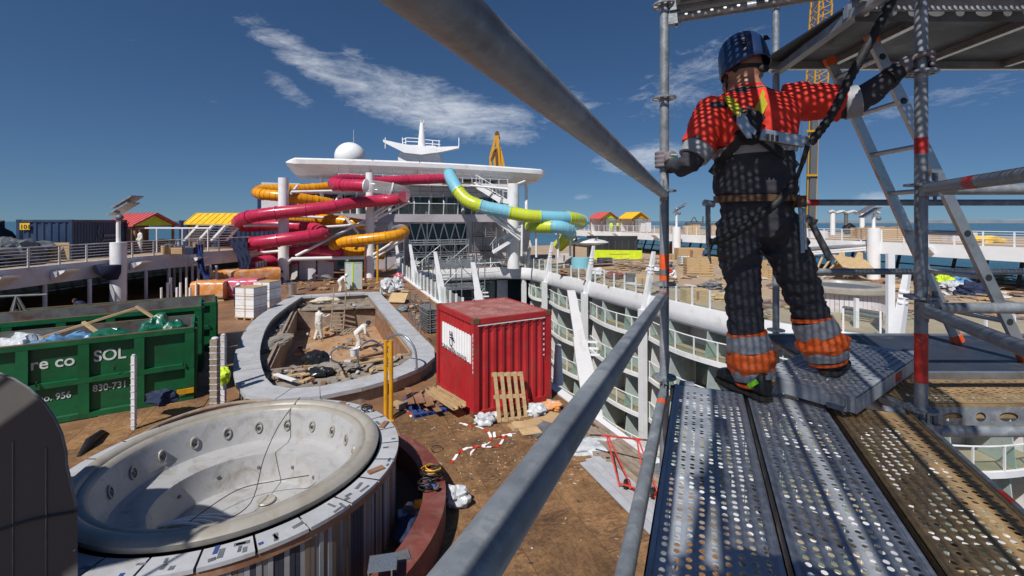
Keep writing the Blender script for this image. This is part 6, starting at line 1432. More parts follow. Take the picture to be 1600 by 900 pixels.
figure('worker with yellow helmet among the timber beyond the raised arm', gnd(1100, 410), R(90), 'stand', 'bluecloth', 'darkcloth', 'yellow')
# ------------------------------------------------------------------ port side goods
def crate(label, c, w_, d_, h, rz, m='white', rows=5, group='wrapped white crates'):
    c = Vector(c); X = Vector((math.cos(rz), math.sin(rz), 0)); Y = Vector((-X.y, X.x, 0)); rt = thing('carton_stack', c, label, 'cartons', group)
    nx, ny = 2, 2
    for k in range(rows):
        for i in range(nx):
            for j in range(ny):
                MB().frame(c + X * ((i - .5) * w_ / nx) + Y * ((j - .5) * d_ / ny) + UP * (.14 + (h - .14) * (k + .5) / rows), X * (w_ / nx / 2 - .008), Y * (d_ / ny / 2 - .008), UP * ((h - .14) / rows / 2 - .008)).build('carton', K[m], rt)
    for x in (-.4, 0, .4): MB().frame(c + X * (x * w_) + UP * .05, X * .05, Y * (d_ / 2), UP * .05).build('pallet_runner', K['wood'], rt)
    MB().frame(c + UP * .12, X * (w_ / 2 + .02), Y * (d_ / 2 + .02), UP * .015).build('pallet_top', K['wood'], rt)
    for z in (.35, .75):
        MB().frame(c + UP * (h * z), X * (w_ / 2 + .004), Y * (d_ / 2 + .004), UP * .02).build('strap', K['wood'], rt)
    MB().frame(c + X * .05 + UP * (h * .55), X * .02, Y * (d_ / 2 + .005), UP * (h * .45)).build('strap', K['wood'], rt)
    MB().frame(c + UP * (h + .012), X * (w_ / 2), Y * (d_ / 2), UP * .012).build('cover_sheet', K['card'], rt); return rt
crate('nearer stack of strapped white cartons beside the pool', gnd(393, 497), 1.15, 1.0, 1.68, R(-12))
crate('farther stack of strapped white cartons beside the pool', gnd(418, 481), 1.1, 1.0, 1.6, R(-12))
def wrapped(label, c, sz, rz, m):
    c = Vector(c); mb = MB(); X = Vector((math.cos(rz), math.sin(rz), 0)); Y = Vector((-X.y, X.x, 0)); rings = []
    for i in range(15):
        t = i / 14 * 2 - 1; rg = []
        for k in range(20):
            q = 2 * math.pi * k / 20; cx_, cz_ = math.copysign(abs(math.cos(q)) ** .35, math.cos(q)), math.copysign(abs(math.sin(q)) ** .35, math.sin(q)); e = 1 + .06 * noise.fractal(Vector((t * 3 + c.x, cx_ * 2, cz_ * 2)), 1, 2, 3)
            rg.append(c + X * (t * sz[0] / 2) + Y * (cx_ * sz[1] / 2 * e) + UP * (sz[2] / 2 + .12 + cz_ * sz[2] / 2 * e))
        rings.append(rg)
    mb.loft(rings); rt = thing('wrapped_load', c, label, 'wrapped goods', 'film-wrapped goods'); mb.build('load', K[m], rt, smooth=50)
    for s_ in (-.4, 0, .4): MB().frame(c + Y * (s_ * sz[1]) + UP * .05, X * (sz[0] / 2), Y * .06, UP * .05).build('pallet_runner', K['wood'], rt)
wrapped('film-wrapped orange load behind the skips', gnd(333, 468), (2.0, 1.6, 1.15), R(6), 'orangewrap')
wrapped('film-wrapped pink load right of the orange one', gnd(382, 465), (2.2, 1.6, 1.2), R(6), 'pinkwrap')
wrapped('long film-wrapped orange load behind the pink one', gnd(385, 447), (4.6, 1.8, 1.3), R(40), 'orangewrap')
ws = ['first', 'second', 'third', 'fourth', 'fifth', 'sixth', 'seventh', 'eighth', 'ninth', 'tenth']
for k in range(8):
    p = gnd(252 + k * 7.5 + (k % 2) * 2, 474 - (k % 3) * 2); MB().tube(p, p + UP * (1.0 + .25 * (k % 3)), .07, 8).build('white_stub', K['white'], smooth=50, label=ws[k] + ' thin white pipe stub from the left behind the rear skip', cat='pipe', group='white pipe stubs behind the skips')
for k in range(7):
    p = gnd(401 + k * 4.6, 446 - k * 1.6); MB().box(p + UP * .95, (.16, .08, 1.9)).build('white_batten', K['white'], label=ws[k] + ' upright white batten from the left beside the slide column', cat='batten', group='upright white battens')
for k in range(9):
    x = 255 + k * 9.5; p = Vector((at(x, 440, 33 - .0 * k).x, 33.5, 0)); MB().tube(p, p + UP * (ZP - .95), .09, 8).build('deck_prop', K['offwhite'], smooth=50, label=ws[k] + ' grey prop from the left under the port upper deck', cat='prop', group='props under the port upper deck')
for k, (x, y, d) in enumerate(((70, 470, 24), (140, 470, 26), (228, 455, 30), (264, 450, 32))):
    p = Vector((at(x, y, d).x, d, 0)); MB().tube(p, p + UP * (ZP - .97), .1, 10).build('deck_pillar', K['offwhite'], smooth=50, label=ws[k] + ' slim pillar from the left under the port fascia', cat='pillar', group='slim pillars under the port fascia')
# big lamp columns
def lampcol(label, x, yt, d, r, ztop, side=1):
    p = Vector((at(x, 345, d).x, d, 0)); rt = thing('lamp_column', p, label, 'column')
    MB().tube(p, p + UP * ztop, r, 20).build('shaft', K['white'], rt, smooth=60); zt = EYE + (HOR - yt) / F * d
    MB().tube(p + UP * ztop, p + UP * zt, r * .28, 10).build('pole', K['white'], rt, smooth=60)
    for a, z in ((side * .5, .1), (side * .9, .5)):
        q = p + UP * (zt + z); MB().frame(q + Vector((a * .6, 0, .12)), Vector((.75, 0, .45)) * .8 * (r / .4), Vector((0, .45, 0)), Vector((-.02, 0, .03))).build('flood_panel', K['alu'], rt); MB().bar(p + UP * zt, q, .06, .06).build('bracket', K['white'], rt)
    MB().ball(p + UP * (zt - .3) + Vector((r * .6, -.2, 0)), .2, 10, 8).build('camera_dome', K['grating'], rt, smooth=60); return rt
lc = lampcol('thick white lamp column with tilted panels on the port side', 185, 332, 27.2, .40, 3.95)
MB().lathe([(.40, 1.75), (.85, 2.2), (.9, 2.65), (.405, 2.66)], 20, Vector((at(185, 345, 27.2).x - .12, 27.1, 0)), R(100), R(330)).build('navy_cover', K['navy'], lc, smooth=50)
lampcol('white lamp column rising through the starboard deck by the pergola', 1365, 336, 41, .5, 4.6, -1)
lampcol('slim white lamp column on the starboard side left of the worker', 1057, 330, 62, .55, 4.4)
# wedge lamps under the fascias
def wedge(label, c, nrm, wdt, group):
    c = Vector(c); n_ = Vector(nrm).normalized(); s_ = Vector((-n_.y, n_.x, 0)); rt = thing('wedge_lamp', c, label, 'lamp', group)
    MB().extrude([c + s_ * -wdt / 2 + UP * .2, c + s_ * -wdt / 2 + n_ * .75 + UP * .28, c + s_ * -wdt / 2 + n_ * .7 + UP * .18, c + s_ * -wdt / 2 + UP * -.25], s_ * wdt).build('housing', K['white'], rt)
    for k in range(3): MB().frame(c + n_ * .38 + UP * .245 + s_ * ((k - 1) * wdt * .28), s_ * .05, n_ * .3, UP * .03).build('fin', K['alu'], rt)
for k, (Y, nm) in enumerate(((21.5, 'nearest'), (24.5, 'second'), (29.5, 'third'), (33.2, 'farthest'))): wedge(nm + ' wedge lamp on the port fascia', (-24.38 if Y < 32 else -23.2, Y, ZP - .55), (1, 0, 0), .9, 'wedge lamps on the port fascia')
for k, t in enumerate((-6, 2, 9, 20, 30, 42, 52, 60)): p = ship(31.98, t, ZS - .55); wedge(ws[k] + ' nearest wedge lamp on the starboard fascia', p, -SB, 1.1, 'wedge lamps on the starboard fascia')
# cloth drapes
def drape(label, pts, wd, m, nm='cloth_drape'):
    mb = MB(); cv = [Vector(p) for p in catmull([tuple(p) for p in pts], 6)]; rings = []
    for i, p in enumerate(cv):
        rg = []
        for k in range(10): t = k / 9 - .5; rg.append(p + Vector((t * wd * (1 - .5 * i / len(cv)), .08 * math.sin(k * 2.2 + i * .4), 0)))
        for k in range(9, -1, -1): t = k / 9 - .5; rg.append(p + Vector((t * wd * (1 - .5 * i / len(cv)), .08 * math.sin(k * 2.2 + i * .4) + .05, 0)))
        rings.append(rg)
    mb.loft(rings); return mb.build(nm, K[m], smooth=60, label=label, cat='cloth')
drape('bright blue cloth hanging off the port railing', [at(310, 382, 33), at(312, 405, 33), at(318, 425, 33), at(326, 437, 33)], .55, 'bluecloth')
drape('wide navy cover hanging beside the red slide', [at(372, 372, 36), at(374, 385, 36), at(382, 405, 36), at(382, 430, 36)], 1.5, 'navy')
# heaps on the port upper deck
rumple('bagged_gear', 'heap of shiny dark bags behind the port railing', Vector((-26.6, 24.2, ZP)), (1.0, 1.7, .75), K['grating'], 'heap', 41, amp=.6, n=20)
rumple('bagged_gear', 'low heap of navy bags at the left edge of the port deck', Vector((-26.3, 21.0, ZP)), (.9, 2.0, .5), K['navy'], 'heap', 42, amp=.6, n=20)
rumple('black_tent', 'dark covered heap at the far left edge of the port deck', Vector((-31.2, 26.5, ZP)), (1.3, 1.6, 1.4), K['darkcloth'], 'heap', 43)
hb = MB(); hb.extrude([at(15, 380, 25.6), at(108, 379, 26.2), at(108, 405, 26.2), at(15, 412, 25.6)], Vector((0, .03, 0))); hb.build('plywood_hoarding', K['wood'], label='pale plywood hoarding board before the navy container', cat='board')
for k in range(10):
    random.seed(100 + k); Y = random.uniform(31, 39); X = at(random.uniform(235, 335), 390, Y).x - .8
    q = random.choice(('card', 'wood', 'grating', 'offwhite', 'hutwall', 'navy')); s_ = (random.uniform(.4, .9), random.uniform(.4, .8), random.uniform(.35, .9))
    rt = thing('stowed_box', (X, Y, ZP), ws[k] + ' stowed box among the gear behind the port railing', 'box', 'gear behind the port railing')
    MB().box((X, Y, ZP + s_[2] / 2), s_, random.uniform(0, 1)).build('carcass', K[q], rt, bevel=.03); MB().box((X, Y, ZP + s_[2] + .03), (s_[0] * .9, s_[1] * .9, .05), .3).build('lid', K['grating'], rt)
random.seed(9)
# pipe frame canopy on the port upper deck
pf = thing('pipework_canopy', Vector((-24.5, 35, ZP)), 'white pipe frame along the port deck between the huts', 'frame')
for x in (205, 245, 285, 325): p = at(x, 345, 33.5); MB().tube((p.x, p.y, ZP), (p.x, p.y, EYE - .55), .05, 6).build('upright', K['white'], pf)
a, b = at(200, 345, 33.5), at(330, 345, 33.5); MB().tube((a.x, a.y, EYE - .55), (b.x, b.y, EYE - .55), .06, 6).build('top_bar', K['white'], pf)
for k, x in enumerate((300, 322, 342)):
    a = at(x, 376, 38); b = at(x + 22, 352, 38); st = thing('deck_stair', (a.x, a.y, ZP), ['leftmost', 'middle', 'rightmost'][k] + ' white slatted stair flight by the yellow-roofed hut', 'stair', 'white stair flights')
    for s_ in (-.4, .4): MB().bar(a + Vector((s_, s_, 0)), b + Vector((s_, s_, 0)), .08, .16).build('stringer', K['white'], st)
    for q in range(7): p = a.lerp(b, q / 6); MB().bar(p + Vector((-.4, -.4, 0)), p + Vector((.4, .4, 0)), .2, .05).build('tread', K['white'], st)
# tripod scaffold on the left
tp = thing('pipe_tripod', Vector((-19.3, 18.2, 0)), 'dark pipe tripod standing behind the skips at the far left', 'tripod'); c = at(26, 462, 17.8)
for dx, dy in ((-1.0, .2), (1.0, .3), (.1, -.6), (.0, .6)): MB().tube(c, (c.x + dx, c.y + dy, .02), .045, 8).build('leg', K['galv_dark'], tp)
MB().tube(c + Vector((-1.2, 0, -.05)), c + Vector((1.2, 0, .05)), .04, 8).build('crossbar', K['galv_dark'], tp)
# ------------------------------------------------------------------ around the pool
gp = thing('glazed_panel_pair', gnd(552, 453), 'pair of green framed glass panels standing behind the pool', 'panels'); b = gnd(552, 453)
for s_ in (-1, 1):
    MB().frame(b + Vector((s_ * .33, 0, 1.05)), (.29, s_ * .08, 0), (0, .02, 0), (0, 0, 1.0)).build('pane', K['mint'], gp)
    for q in (-.31, .31): MB().frame(b + Vector((s_ * .33 + q, s_ * q * .27, 1.05)), (.025, 0, 0), (0, .04, 0), (0, 0, 1.05)).build('frame_upright', K['limewall'] if s_ * q < 0 else K['wood'], gp)
    MB().frame(b + Vector((s_ * .33, 0, 2.07)), (.33, s_ * .08, 0), (0, .04, 0), (0, 0, .03)).build('frame_head', K['wood'], gp)
kz = thing('white_kiosk', gnd(495, 436), 'low white curved wall segments beneath the slides', 'wall'); b = Vector((-18.6, 43.2, 0))
for a0 in (200, 232, 264, 296): MB().lathe([(2.6, .003), (2.6, 1.9), (2.8, 1.9), (2.8, .003)], 6, b, R(a0), R(a0 + 29)).build('wall_segment', K['offwhite'], kz, smooth=30)
dm = thing('teal_splash_dome', at(556, 400, 45), 'teal bowl of a play feature beneath the amber slide', 'bowl'); c = Vector((at(556, 400, 45).x, 45, 0))
MB().lathe([(1.7, .9), (1.65, 1.5), (1.3, 2.1), (.7, 2.45), (.02, 2.55)], 24, c).build('bowl', K['teal'], dm, smooth=60); MB().tube(c, c + UP * 1.0, .35, 12).build('stem', K['bluecloth'], dm, smooth=60); MB().lathe([(1.7, .7), (1.76, .7), (1.76, .92), (1.7, .92)], 24, c).build('rim', K['sl_blue'], dm, smooth=40)
for k, (x, m) in enumerate(((590, 'yellow'), (571, 'redring'))): p = gnd(x, 442); MB().tube(p, p + UP * 3.2, .09, 8).build('thin_post', K[m], smooth=60, label=['yellow', 'brown'][k] + ' thin post by the right slide column', cat='post')
# wooden ladder in the basin
lb = Vector((-10.0, 26.0, ZB)); lt = lb + Vector((-.1, .75, 2.45))
ld = thing('timber_ladder', lb, 'pale timber ladder leaning on the back wall of the pool basin', 'ladder')
for s_ in (-.36, .36): MB().bar(lb + Vector((s_, 0, 0)), lt + Vector((s_, 0, 0)), .06, .09).build('stile', K['wood_grey'], ld)
for k in range(8): p = lb.lerp(lt, .08 + k * .085); MB().bar(p + Vector((-.36, -.03, 0)), p + Vector((.36, -.03, 0)), .1, .05).build('rung', K['wood_grey'], ld)
# stainless handrails at the pool front
def arcrail(label, pts):
    rt = thing('pool_handrail', pts[0], label, 'handrail', 'stainless pool handrails'); cv = catmull([tuple(p) for p in pts], 6); MB().pipe(cv, .035, 8).build('tube', K['chrome'], rt, smooth=60)
    for p in (pts[0], pts[-1]): MB().tube(Vector(p), Vector(p) + UP * .03, .07, 10).build('flange', K['chrome'], rt, smooth=50)
def zz(px, py, d): return at(px, py, d)
arcrail('right stainless handrail arch at the pool front', [gnd(651, 577, .48), at(648, 545, 14.6), at(630, 524, 14.8), at(608, 527, 15.2), at(600, 545, 15.6)])
arcrail('middle stainless handrail arch at the pool front', [gnd(560, 572, .48), at(560, 545, 14.8), at(580, 532, 15.2), at(598, 542, 15.6), at(602, 556, 15.8)])
arcrail('left low stainless handrail loop at the pool front', [at(545, 545, 15.4), at(530, 543, 15.2), at(518, 550, 15), at(518, 562, 14.8), gnd(530, 567, .3)])
def pframe(label, px, py):
    p = gnd(px, py, .48); rt = thing('step_frame', p, label, 'frame', 'dark step frames on the coping'); d = Vector((-.4, .92, 0))
    for a in (-.3, .3): MB().tube(p + d * a, p + d * a + UP * .42, .022, 6).build('leg', K['grating'], rt)
    MB().tube(p + d * -.3 + UP * .42, p + d * .3 + UP * .42, .022, 6).build('top_bar', K['grating'], rt)
pframe('nearest dark step frame on the right coping', 655, 520); pframe('second dark step frame on the right coping', 646, 508); pframe('third dark step frame on the right coping', 640, 498); pframe('pair of dark step frame legs at the far right coping corner', 597, 460)
# boards on the front ledge
for k, (x0, y0, x1, y1, m, nm) in enumerate(((455, 582, 600, 553, 'wood', 'longest pale board lying on the front pool ledge'), (430, 592, 560, 572, 'wood', 'second pale board on the front pool ledge'), (470, 588, 610, 560, 'wood', 'third pale board beside the longest on the ledge'), (560, 560, 605, 549, 'wood_brown', 'short brown board on the front pool ledge'), (430, 586, 460, 596, 'white', 'white pipe end on the front pool ledge'))):
    a, b = gnd(x0, y0, .02 + .03 * k), gnd(x1, y1, .02 + .03 * k); MB().bar(a + UP * .03, b + UP * .03, .16, .04).build('loose_board', K[m], label=nm, cat='board')
for k, (x0, y0, x1, y1) in enumerate(((438, 512, 452, 487), (441, 515, 456, 487), (445, 517, 459, 488), (434, 510, 449, 486))): MB().bar(gnd(x0, y0, 0.0), gnd(x1, y1, 0.0), .1, .07).build('ledge_batten', K['grating'], label=ws[k] + ' dark batten from the left on the left pool ledge', cat='batten', group='dark battens on the left ledge')
rumple('black_sack', 'black plastic sack on the front pool ledge', gnd(494, 572, -.05), (.45, .35, .32), K['black_bag'], 'sack', 51)
rumple('black_sack', 'small torn black sack near the front coping', gnd(500, 588, -.05), (.45, .25, .18), K['black_bag'], 'sack', 52)
rumple('rubble_heap', 'grey rubble heaped on the left pool ledge', gnd(425, 540, -.05), (.55, 1.4, .14), K['concrete'], 'rubble', 53, n=20)
rumple('rubble_heap', 'brown rubble on the front pool ledge beside the sack', gnd(525, 580, -.05), (.8, .35, .16), K['concrete'], 'rubble', 54, n=20)
rumple('sand_heap', 'pale cloth and sand heap on the back pool ledge', gnd(505, 474, -.05), (1.1, .5, .25), K['cream'], 'heap', 55, n=20)
rumple('net_roll', 'brown net bundle on the back right pool ledge', gnd(568, 468, -.05), (1.4, .45, .28), K['rust'], 'bundle', 56, n=20)
rumple('white_sack', 'white film heap on the back left pool ledge', gnd(490, 473, -.05), (.7, .35, .2), K['plastic_w'], 'heap', 57)
bk = gnd(553, 556, -.05)
def bucket(label, p, m, r=.16, h=.3):
    rt = thing('bucket', p, label, 'bucket'); MB().lathe([(r * .8, 0), (r, h), (r * 1.06, h), (r * 1.06, h - .03), (r * .98, h - .03), (r * .78, .02), (.01, .02)], 18, p).build('pail', K[m], rt, smooth=40); MB().pipe([Vector(p) + Vector((-r, 0, h)), Vector(p) + Vector((-r * .6, -r * .7, h * .75)), Vector(p) + Vector((r * .6, -r * .7, h * .75)), Vector(p) + Vector((r, 0, h))], .006, 5).build('handle', K['galv_dark'], rt)
bucket('white bucket on the front ledge of the pool', bk, 'white'); bucket('pale tub standing on the basin floor behind the bending worker', gnd(556, 505, ZB), 'white', .22, .35); bucket('grey drum beside the back left pool corner', gnd(456, 462), 'alu', .35, .9); bucket('small white bucket in front of the leaning pallet', gnd(775, 658), 'white', .13, .2)
plw = thing('small_pallet', gnd(545, 519, ZB), 'small pallet lying on the basin floor', 'pallet'); b = gnd(545, 519, ZB)
for k in range(5): MB().box(b + Vector((-.4 + k * .2, 0, .12)), (.12, .9, .025), R(-30) * 0).build('slat', K['wood_grey'], plw)
for k in (-.4, 0, .4): MB().box(b + Vector((0, k, .055)), (.95, .09, .1)).build('bearer', K['wood_grey'], plw)
for k, (x, y, s_, m, nm) in enumerate(((606, 458, .55, 'plastic_w', 'large white bulk bag beside the far right pool corner'), (620, 452, .5, 'plastic_w', 'second white bulk bag behind the first'), (623, 442, .45, 'pinkwrap', 'red and white bulk bag behind the white ones'))): rumple('bulk_bag', nm, gnd(x, y), (s_ * .9, s_ * .9, s_), K[m], 'bag', 60 + k, amp=.5, n=18)
MB().frame(gnd(622, 474) + UP * .35, (.55, -.1, .0), (.05, .3, .25), (0, -.02, .03)).build('plywood_offcut', K['wood'], label='tilted plywood offcut on the walkway right of the pool', cat='board')
rumple('tool_bag', 'dark tool bag on the walkway beside the coping', gnd(630, 487), (.4, .3, .22), K['grating'], 'bag', 64)
# stack of grey metal frames by the container
fs_ = thing('frame_stack', gnd(676, 515), 'stack of grey metal barrier frames left of the red container', 'stack'); b = gnd(673, 519)
for k in range(10): MB().bar(b + Vector((-.5, .9, .12 + k * .11)), b + Vector((.15, -.3, .12 + k * .11)), .5, .05).build('barrier', K['alu'] if k % 2 else K['galv_dark'], fs_)
for q in ((-.62, .9), (.05, -.38), (-.2, 1.05), (.4, -.2)): MB().tube(b + Vector((*q, 0)), b + Vector((*q, 1.35)), .03, 6).build('stake', K['galv_dark'], fs_)
hr = thing('barrier_rail', gnd(650, 485), 'low grey pipe barrier along the walkway by the atrium', 'barrier'); a, b = gnd(640, 478), gnd(668, 505)
for z in (.35, .9): MB().tube(a + UP * z, b + UP * z, .03, 6).build('bar', K['grating'], hr)
for k in range(4): p = a.lerp(b, k / 3); MB().tube(p, p + UP * .92, .03, 6).build('leg', K['grating'], hr)
# ------------------------------------------------------------------ between tub and container
pb = thing('blue_pallet', gnd(668, 640), 'blue pallet under the brown board offcuts', 'pallet'); b = gnd(665, 638); ang = R(-62)
Xp = Vector((math.cos(ang), math.sin(ang), 0)); Yp = Vector((-Xp.y, Xp.x, 0))
for k in range(6): MB().frame(b + Yp * (-.42 + k * .17) + UP * .13, Xp * .6, Yp * .06, UP * .012).build('slat', K['bluecloth'], pb)
for k in (-.5, 0, .5): MB().frame(b + Xp * k + UP * .06, Xp * .06, Yp * .48, UP * .055).build('bearer', K['bluecloth'], pb)
for k in range(11):
    random.seed(300 + k); o = b + Xp * random.uniform(-.25, .4) + Yp * random.uniform(-.4, .5) + UP * (.165 + .022 * k); a = ang + random.uniform(-.3, .3) + (0 if k % 4 else .5)
    MB().box(o, (random.uniform(.6, 1.3), random.uniform(.14, .3), .018), a).build('board_offcut', K['wood_brown'], label=ws[k % 10] + (' brown board offcut in the pile on the blue pallet' if k < 10 else ' uppermost brown board offcut on the blue pallet'), cat='board', group='board offcuts on the blue pallet')
for k, off in enumerate((0, .24)):
    a, c = gnd(668, 612, .3) + Xp * 0, gnd(712, 640, .3); d = (c - a).normalized(); s_ = Vector((-d.y, d.x, 0)); a = a + s_ * off; c = c + s_ * off
    rt = thing('channel_beam', a, ['nearer', 'farther'][k] + ' pale channel beam beside the red container', 'beam', 'pale channel beams')
    MB().bar(a, c, .14, .02).build('web', K['wood'], rt)
    for q in (-.075, .075): MB().bar(a + s_ * q + UP * .06, c + s_ * q + UP * .06, .016, .12).build('flange', K['wood'], rt)
random.seed(12)
# leaning pallet on the container's right face
lp = thing('leaning_pallet', gnd(808, 655), 'bare timber pallet leaning on the red container', 'pallet')
u = U.normalized(); o = C + u * .45 - V.normalized() * .55; top_ = C + u * .38 - V.normalized() * .06 + UP * 1.22; up_ = (top_ - o).normalized(); acr = u; nrm = acr.cross(up_).normalized()
tw = Matrix.Rotation(R(-8), 3, nrm); up_ = tw @ up_; acr = tw @ acr
for k in range(5): MB().frame(o + acr * (k * .2) + up_ * .62 + nrm * .05, acr * .05, up_ * .62, nrm * .011).build('slat', K['wood'], lp)
for k in (.06, .62, 1.18): MB().frame(o + acr * .4 + up_ * k, acr * .46, up_ * .05, nrm * .036).build('bearer', K['wood'], lp)
# barrier tape
def tape(label, pts):
    cv = resample([gnd(*p, .012) for p in catmull(pts, 6)], .12); rt = thing('barrier_tape', cv[0], label, 'tape', 'red and white barrier tape')
    for i in range(len(cv) - 1):
        a, b = cv[i] + UP * (.02 + .03 * noise.noise(cv[i] * 4)), cv[i + 1] + UP * (.02 + .03 * noise.noise(cv[i + 1] * 4))
        MB().bar(a, b, .065, .004, (random.uniform(-.3, .3), random.uniform(-.3, .3), 1)).build('stripe', K['redband'] if (i // 2) % 2 else K['white_clean'], rt)
tape('longest red and white tape curling on the floor before the container', [(718, 662), (735, 666), (752, 670), (764, 678), (767, 690), (757, 696), (742, 699), (726, 703), (716, 710), (705, 725)])
tape('second red and white tape strand crossing the longest', [(806, 678), (790, 682), (780, 697), (765, 700), (750, 698), (738, 706), (733, 712)])
tape('short red and white tape piece by the blue pallet', [(632, 640), (640, 648), (643, 652)]); tape('short tape piece to the right of the others', [(772, 677), (774, 686), (785, 681), (800, 682)])
# rubbish near the container
rumple('clear_bag', 'clear plastic bag on the floor left of the grey rail', gnd(712, 790), (.24, .2, .2), K['plastic_w'], 'bag', 71, amp=.5)
rumple('clear_bag', 'small clear bag at the container corner', gnd(757, 664), (.26, .18, .16), K['plastic_w'], 'bag', 72, amp=.5)
rumple('clear_bag', 'crumpled film right of the leaning pallet', gnd(838, 648), (.25, .2, .16), K['plastic_w'], 'bag', 73, amp=.5)
rumple('leaf_bag', 'small heap of orange peelings and rags by the container', gnd(862, 640), (.28, .22, .14), K['orangewrap'], 'heap', 74, amp=.5)
for k, (x, y, m, a, sx) in enumerate(((832, 662, 'card', .5, 1.3), (852, 668, 'grating', .9, 1.2), (828, 676, 'wood', .3, .5), (862, 655, 'card', 1.0, .6), (810, 668, 'wood', .2, .3))):
    p = gnd(x, y); MB().box(p + UP * (.03 + .01 * k), (sx, .38, .015), a).build('flat_sheet', K[m], label=['torn cardboard sheet', 'dark grey sheet', 'small wood sheet', 'folded card sheet', 'tiny wood chip'][k] + ' on the floor right of the leaning pallet', cat='sheet')
sp_ = gnd(872, 600); MB().pipe([sp_, sp_ + UP * .5, sp_ + UP * 1.25], .12, 12, [.17, .14, .1]).build('grey_cone_post', K['offwhite'], smooth=50, label='grey tapered post at the right corner of the container', cat='post')
# tool heap on the trough by the kerb
def coil(label, c, r, turns, m, seed, wd=.012, cat='cable'):
    random.seed(seed); pts = []
    for i in range(turns * 14):
        a = i / 14 * 2 * math.pi; rr = r * (1 + .25 * math.sin(i * .37 + seed)); pts.append(Vector(c) + Vector((math.cos(a) * rr + random.uniform(-.02, .02), math.sin(a) * rr * .8, .03 + .025 * i / 14 + .05 * abs(math.sin(a * .5 + i * .1)))))
    return MB().pipe(pts, wd, 6).build('cable_coil', K[m], smooth=60, label=label, cat=cat)
kc = TC + Vector((math.cos(R(18)), math.sin(R(18)), 0)) * 3.14
coil('tangled yellow cable heap on the red kerb', kc + UP * .5, .15, 5, 'yellow', 1, .013); coil('tangled black cable heap under the yellow one', kc + Vector((.02, -.12, .5)), .18, 6, 'black', 2, .012)
coil('black power tool lead on the kerb beside the yellow heap', kc + Vector((-.05, -.45, .5)), .12, 4, 'black', 3, .014); coil('loose black loop of cable on the floor right of the kerb', gnd(685, 705), .15, 1, 'black', 4, .008)
coil('black cable ring lying on the tub coping', TC + Vector((1.5, 1.85, ZT)), .1, 3, 'black', 5, .012)
tl = thing('angle_grinder', kc + Vector((-.1, -.5, .5)), 'blue and grey angle grinder on the red kerb', 'grinder'); b = kc + Vector((-.05, -.42, .58))
MB().tube(b, b + Vector((.2, -.08, .02)), .03, 10).build('body', K['bluecloth'], tl, smooth=60); MB().tube(b + Vector((.2, -.08, -.01)), b + Vector((.2, -.08, .02)), .055, 14).build('disc', K['galv_dark'], tl, smooth=50); MB().tube(b + Vector((.16, -.06, .02)), b + Vector((.18, .04, .05)), .014, 8).build('side_handle', K['black'], tl, smooth=60)
tc_ = TC + Vector((math.cos(R(10)), math.sin(R(10)), 0)) * 2.72
sw = thing('saw_case', tc_, 'pale blue circular saw lying in the trough beside the tub', 'saw'); MB().box(tc_ + UP * .14, (.4, .22, .05), .3).build('base_plate', K['plastic_b'], sw); MB().tube(tc_ + Vector((0, -.08, .2)), tc_ + Vector((0, .02, .2)), .12, 18).build('blade_guard', K['alu'], sw, smooth=50); MB().box(tc_ + Vector((.14, .05, .26)), (.16, .1, .12), .3).build('motor', K['yellow'], sw, bevel=.02)
ang_ = R(-28); bx_ = TC + Vector((math.cos(ang_), math.sin(ang_), 0)) * 3.12; tb = thing('steel_tray', bx_, 'shiny steel stool-like tray on the red kerb', 'tray')
MB().box(bx_ + UP * .72, (.36, .3, .015), .2).build('top', K['chrome'], tb)
for x in (-.15, .15):
    for y in (-.12, .12): MB().tube(bx_ + Vector((x, y, .5)), bx_ + Vector((x, y, .72)), .012, 6).build('leg', K['chrome'], tb)
for k, (a, r, z, sx, m, nm) in enumerate(((-43, 3.14, .5, .35, 'wood', 'square plywood piece on the near end of the red kerb'), (-47, 3.2, .53, .18, 'card', 'small card piece on the plywood square'), (-20, 3.1, .5, .2, 'grating', 'dark metal piece behind the steel tray'))):
    MB().box(TC + Vector((math.cos(R(a)) * r, math.sin(R(a)) * r, z + .01)), (sx, sx, .02), a).build('kerb_piece', K[m], label=nm, cat='piece')
rumple('dark_bag', 'dark cloth bundle in the trough between tub and kerb', TC + Vector((math.cos(R(0)), math.sin(R(0)), 0)) * 2.74 + UP * .03, (.2, .3, .16), K['navy'], 'bundle', 76)
# timber stack and hand truck at the atrium edge
for k in range(9):
    s_ = -7.35 - .15 * (k % 5); z = .05 + .07 * (k // 5); a, b = ship(s_, -9.6 + .1 * k, z), ship(s_, -3.4 + .25 * (k % 3), z)
    MB().bar(a, b, .13, .06).build('timber_plank', K['wood_grey'], label=ws[k] + ' weathered plank from the atrium edge in the timber stack', cat='plank', group='weathered planks at the atrium edge')
for k in range(4):
    s_ = -8.05 - .2 * k; a, b = ship(s_, -7.2 + .12 * k, .04 + .012 * k), ship(s_ + .06, -4.2 - .1 * k, .04 + .012 * k); MB().bar(a, b, .18, .025).build('white_board', K['coping'], label=ws[k] + ' white board from the timber stack towards the tub', cat='board', group='white boards by the timber stack')
for k in range(6):
    p = gnd(930 + 14 * k, 712 + 6 * (k % 3)); MB().box(p + UP * .05, (.12, .3, .09), k * .7).build('wood_block', K['wood_grey'], label=ws[k] + ' short wood block from the left by the white boards', cat='block', group='short wood blocks')
rumple('film_sheet', 'clear film rumpled over the board ends', gnd(915, 700), (.8, .35, .1), K['plastic_w'], 'film', 77, amp=.5)
ht = thing('hand_truck', gnd(985, 790), 'red tubular hand truck standing near the atrium edge', 'hand truck')
b0, b1 = gnd(968, 768), gnd(1010, 782); t0, t1 = at(948, 681, 9.6), at(995, 686, 9.2)
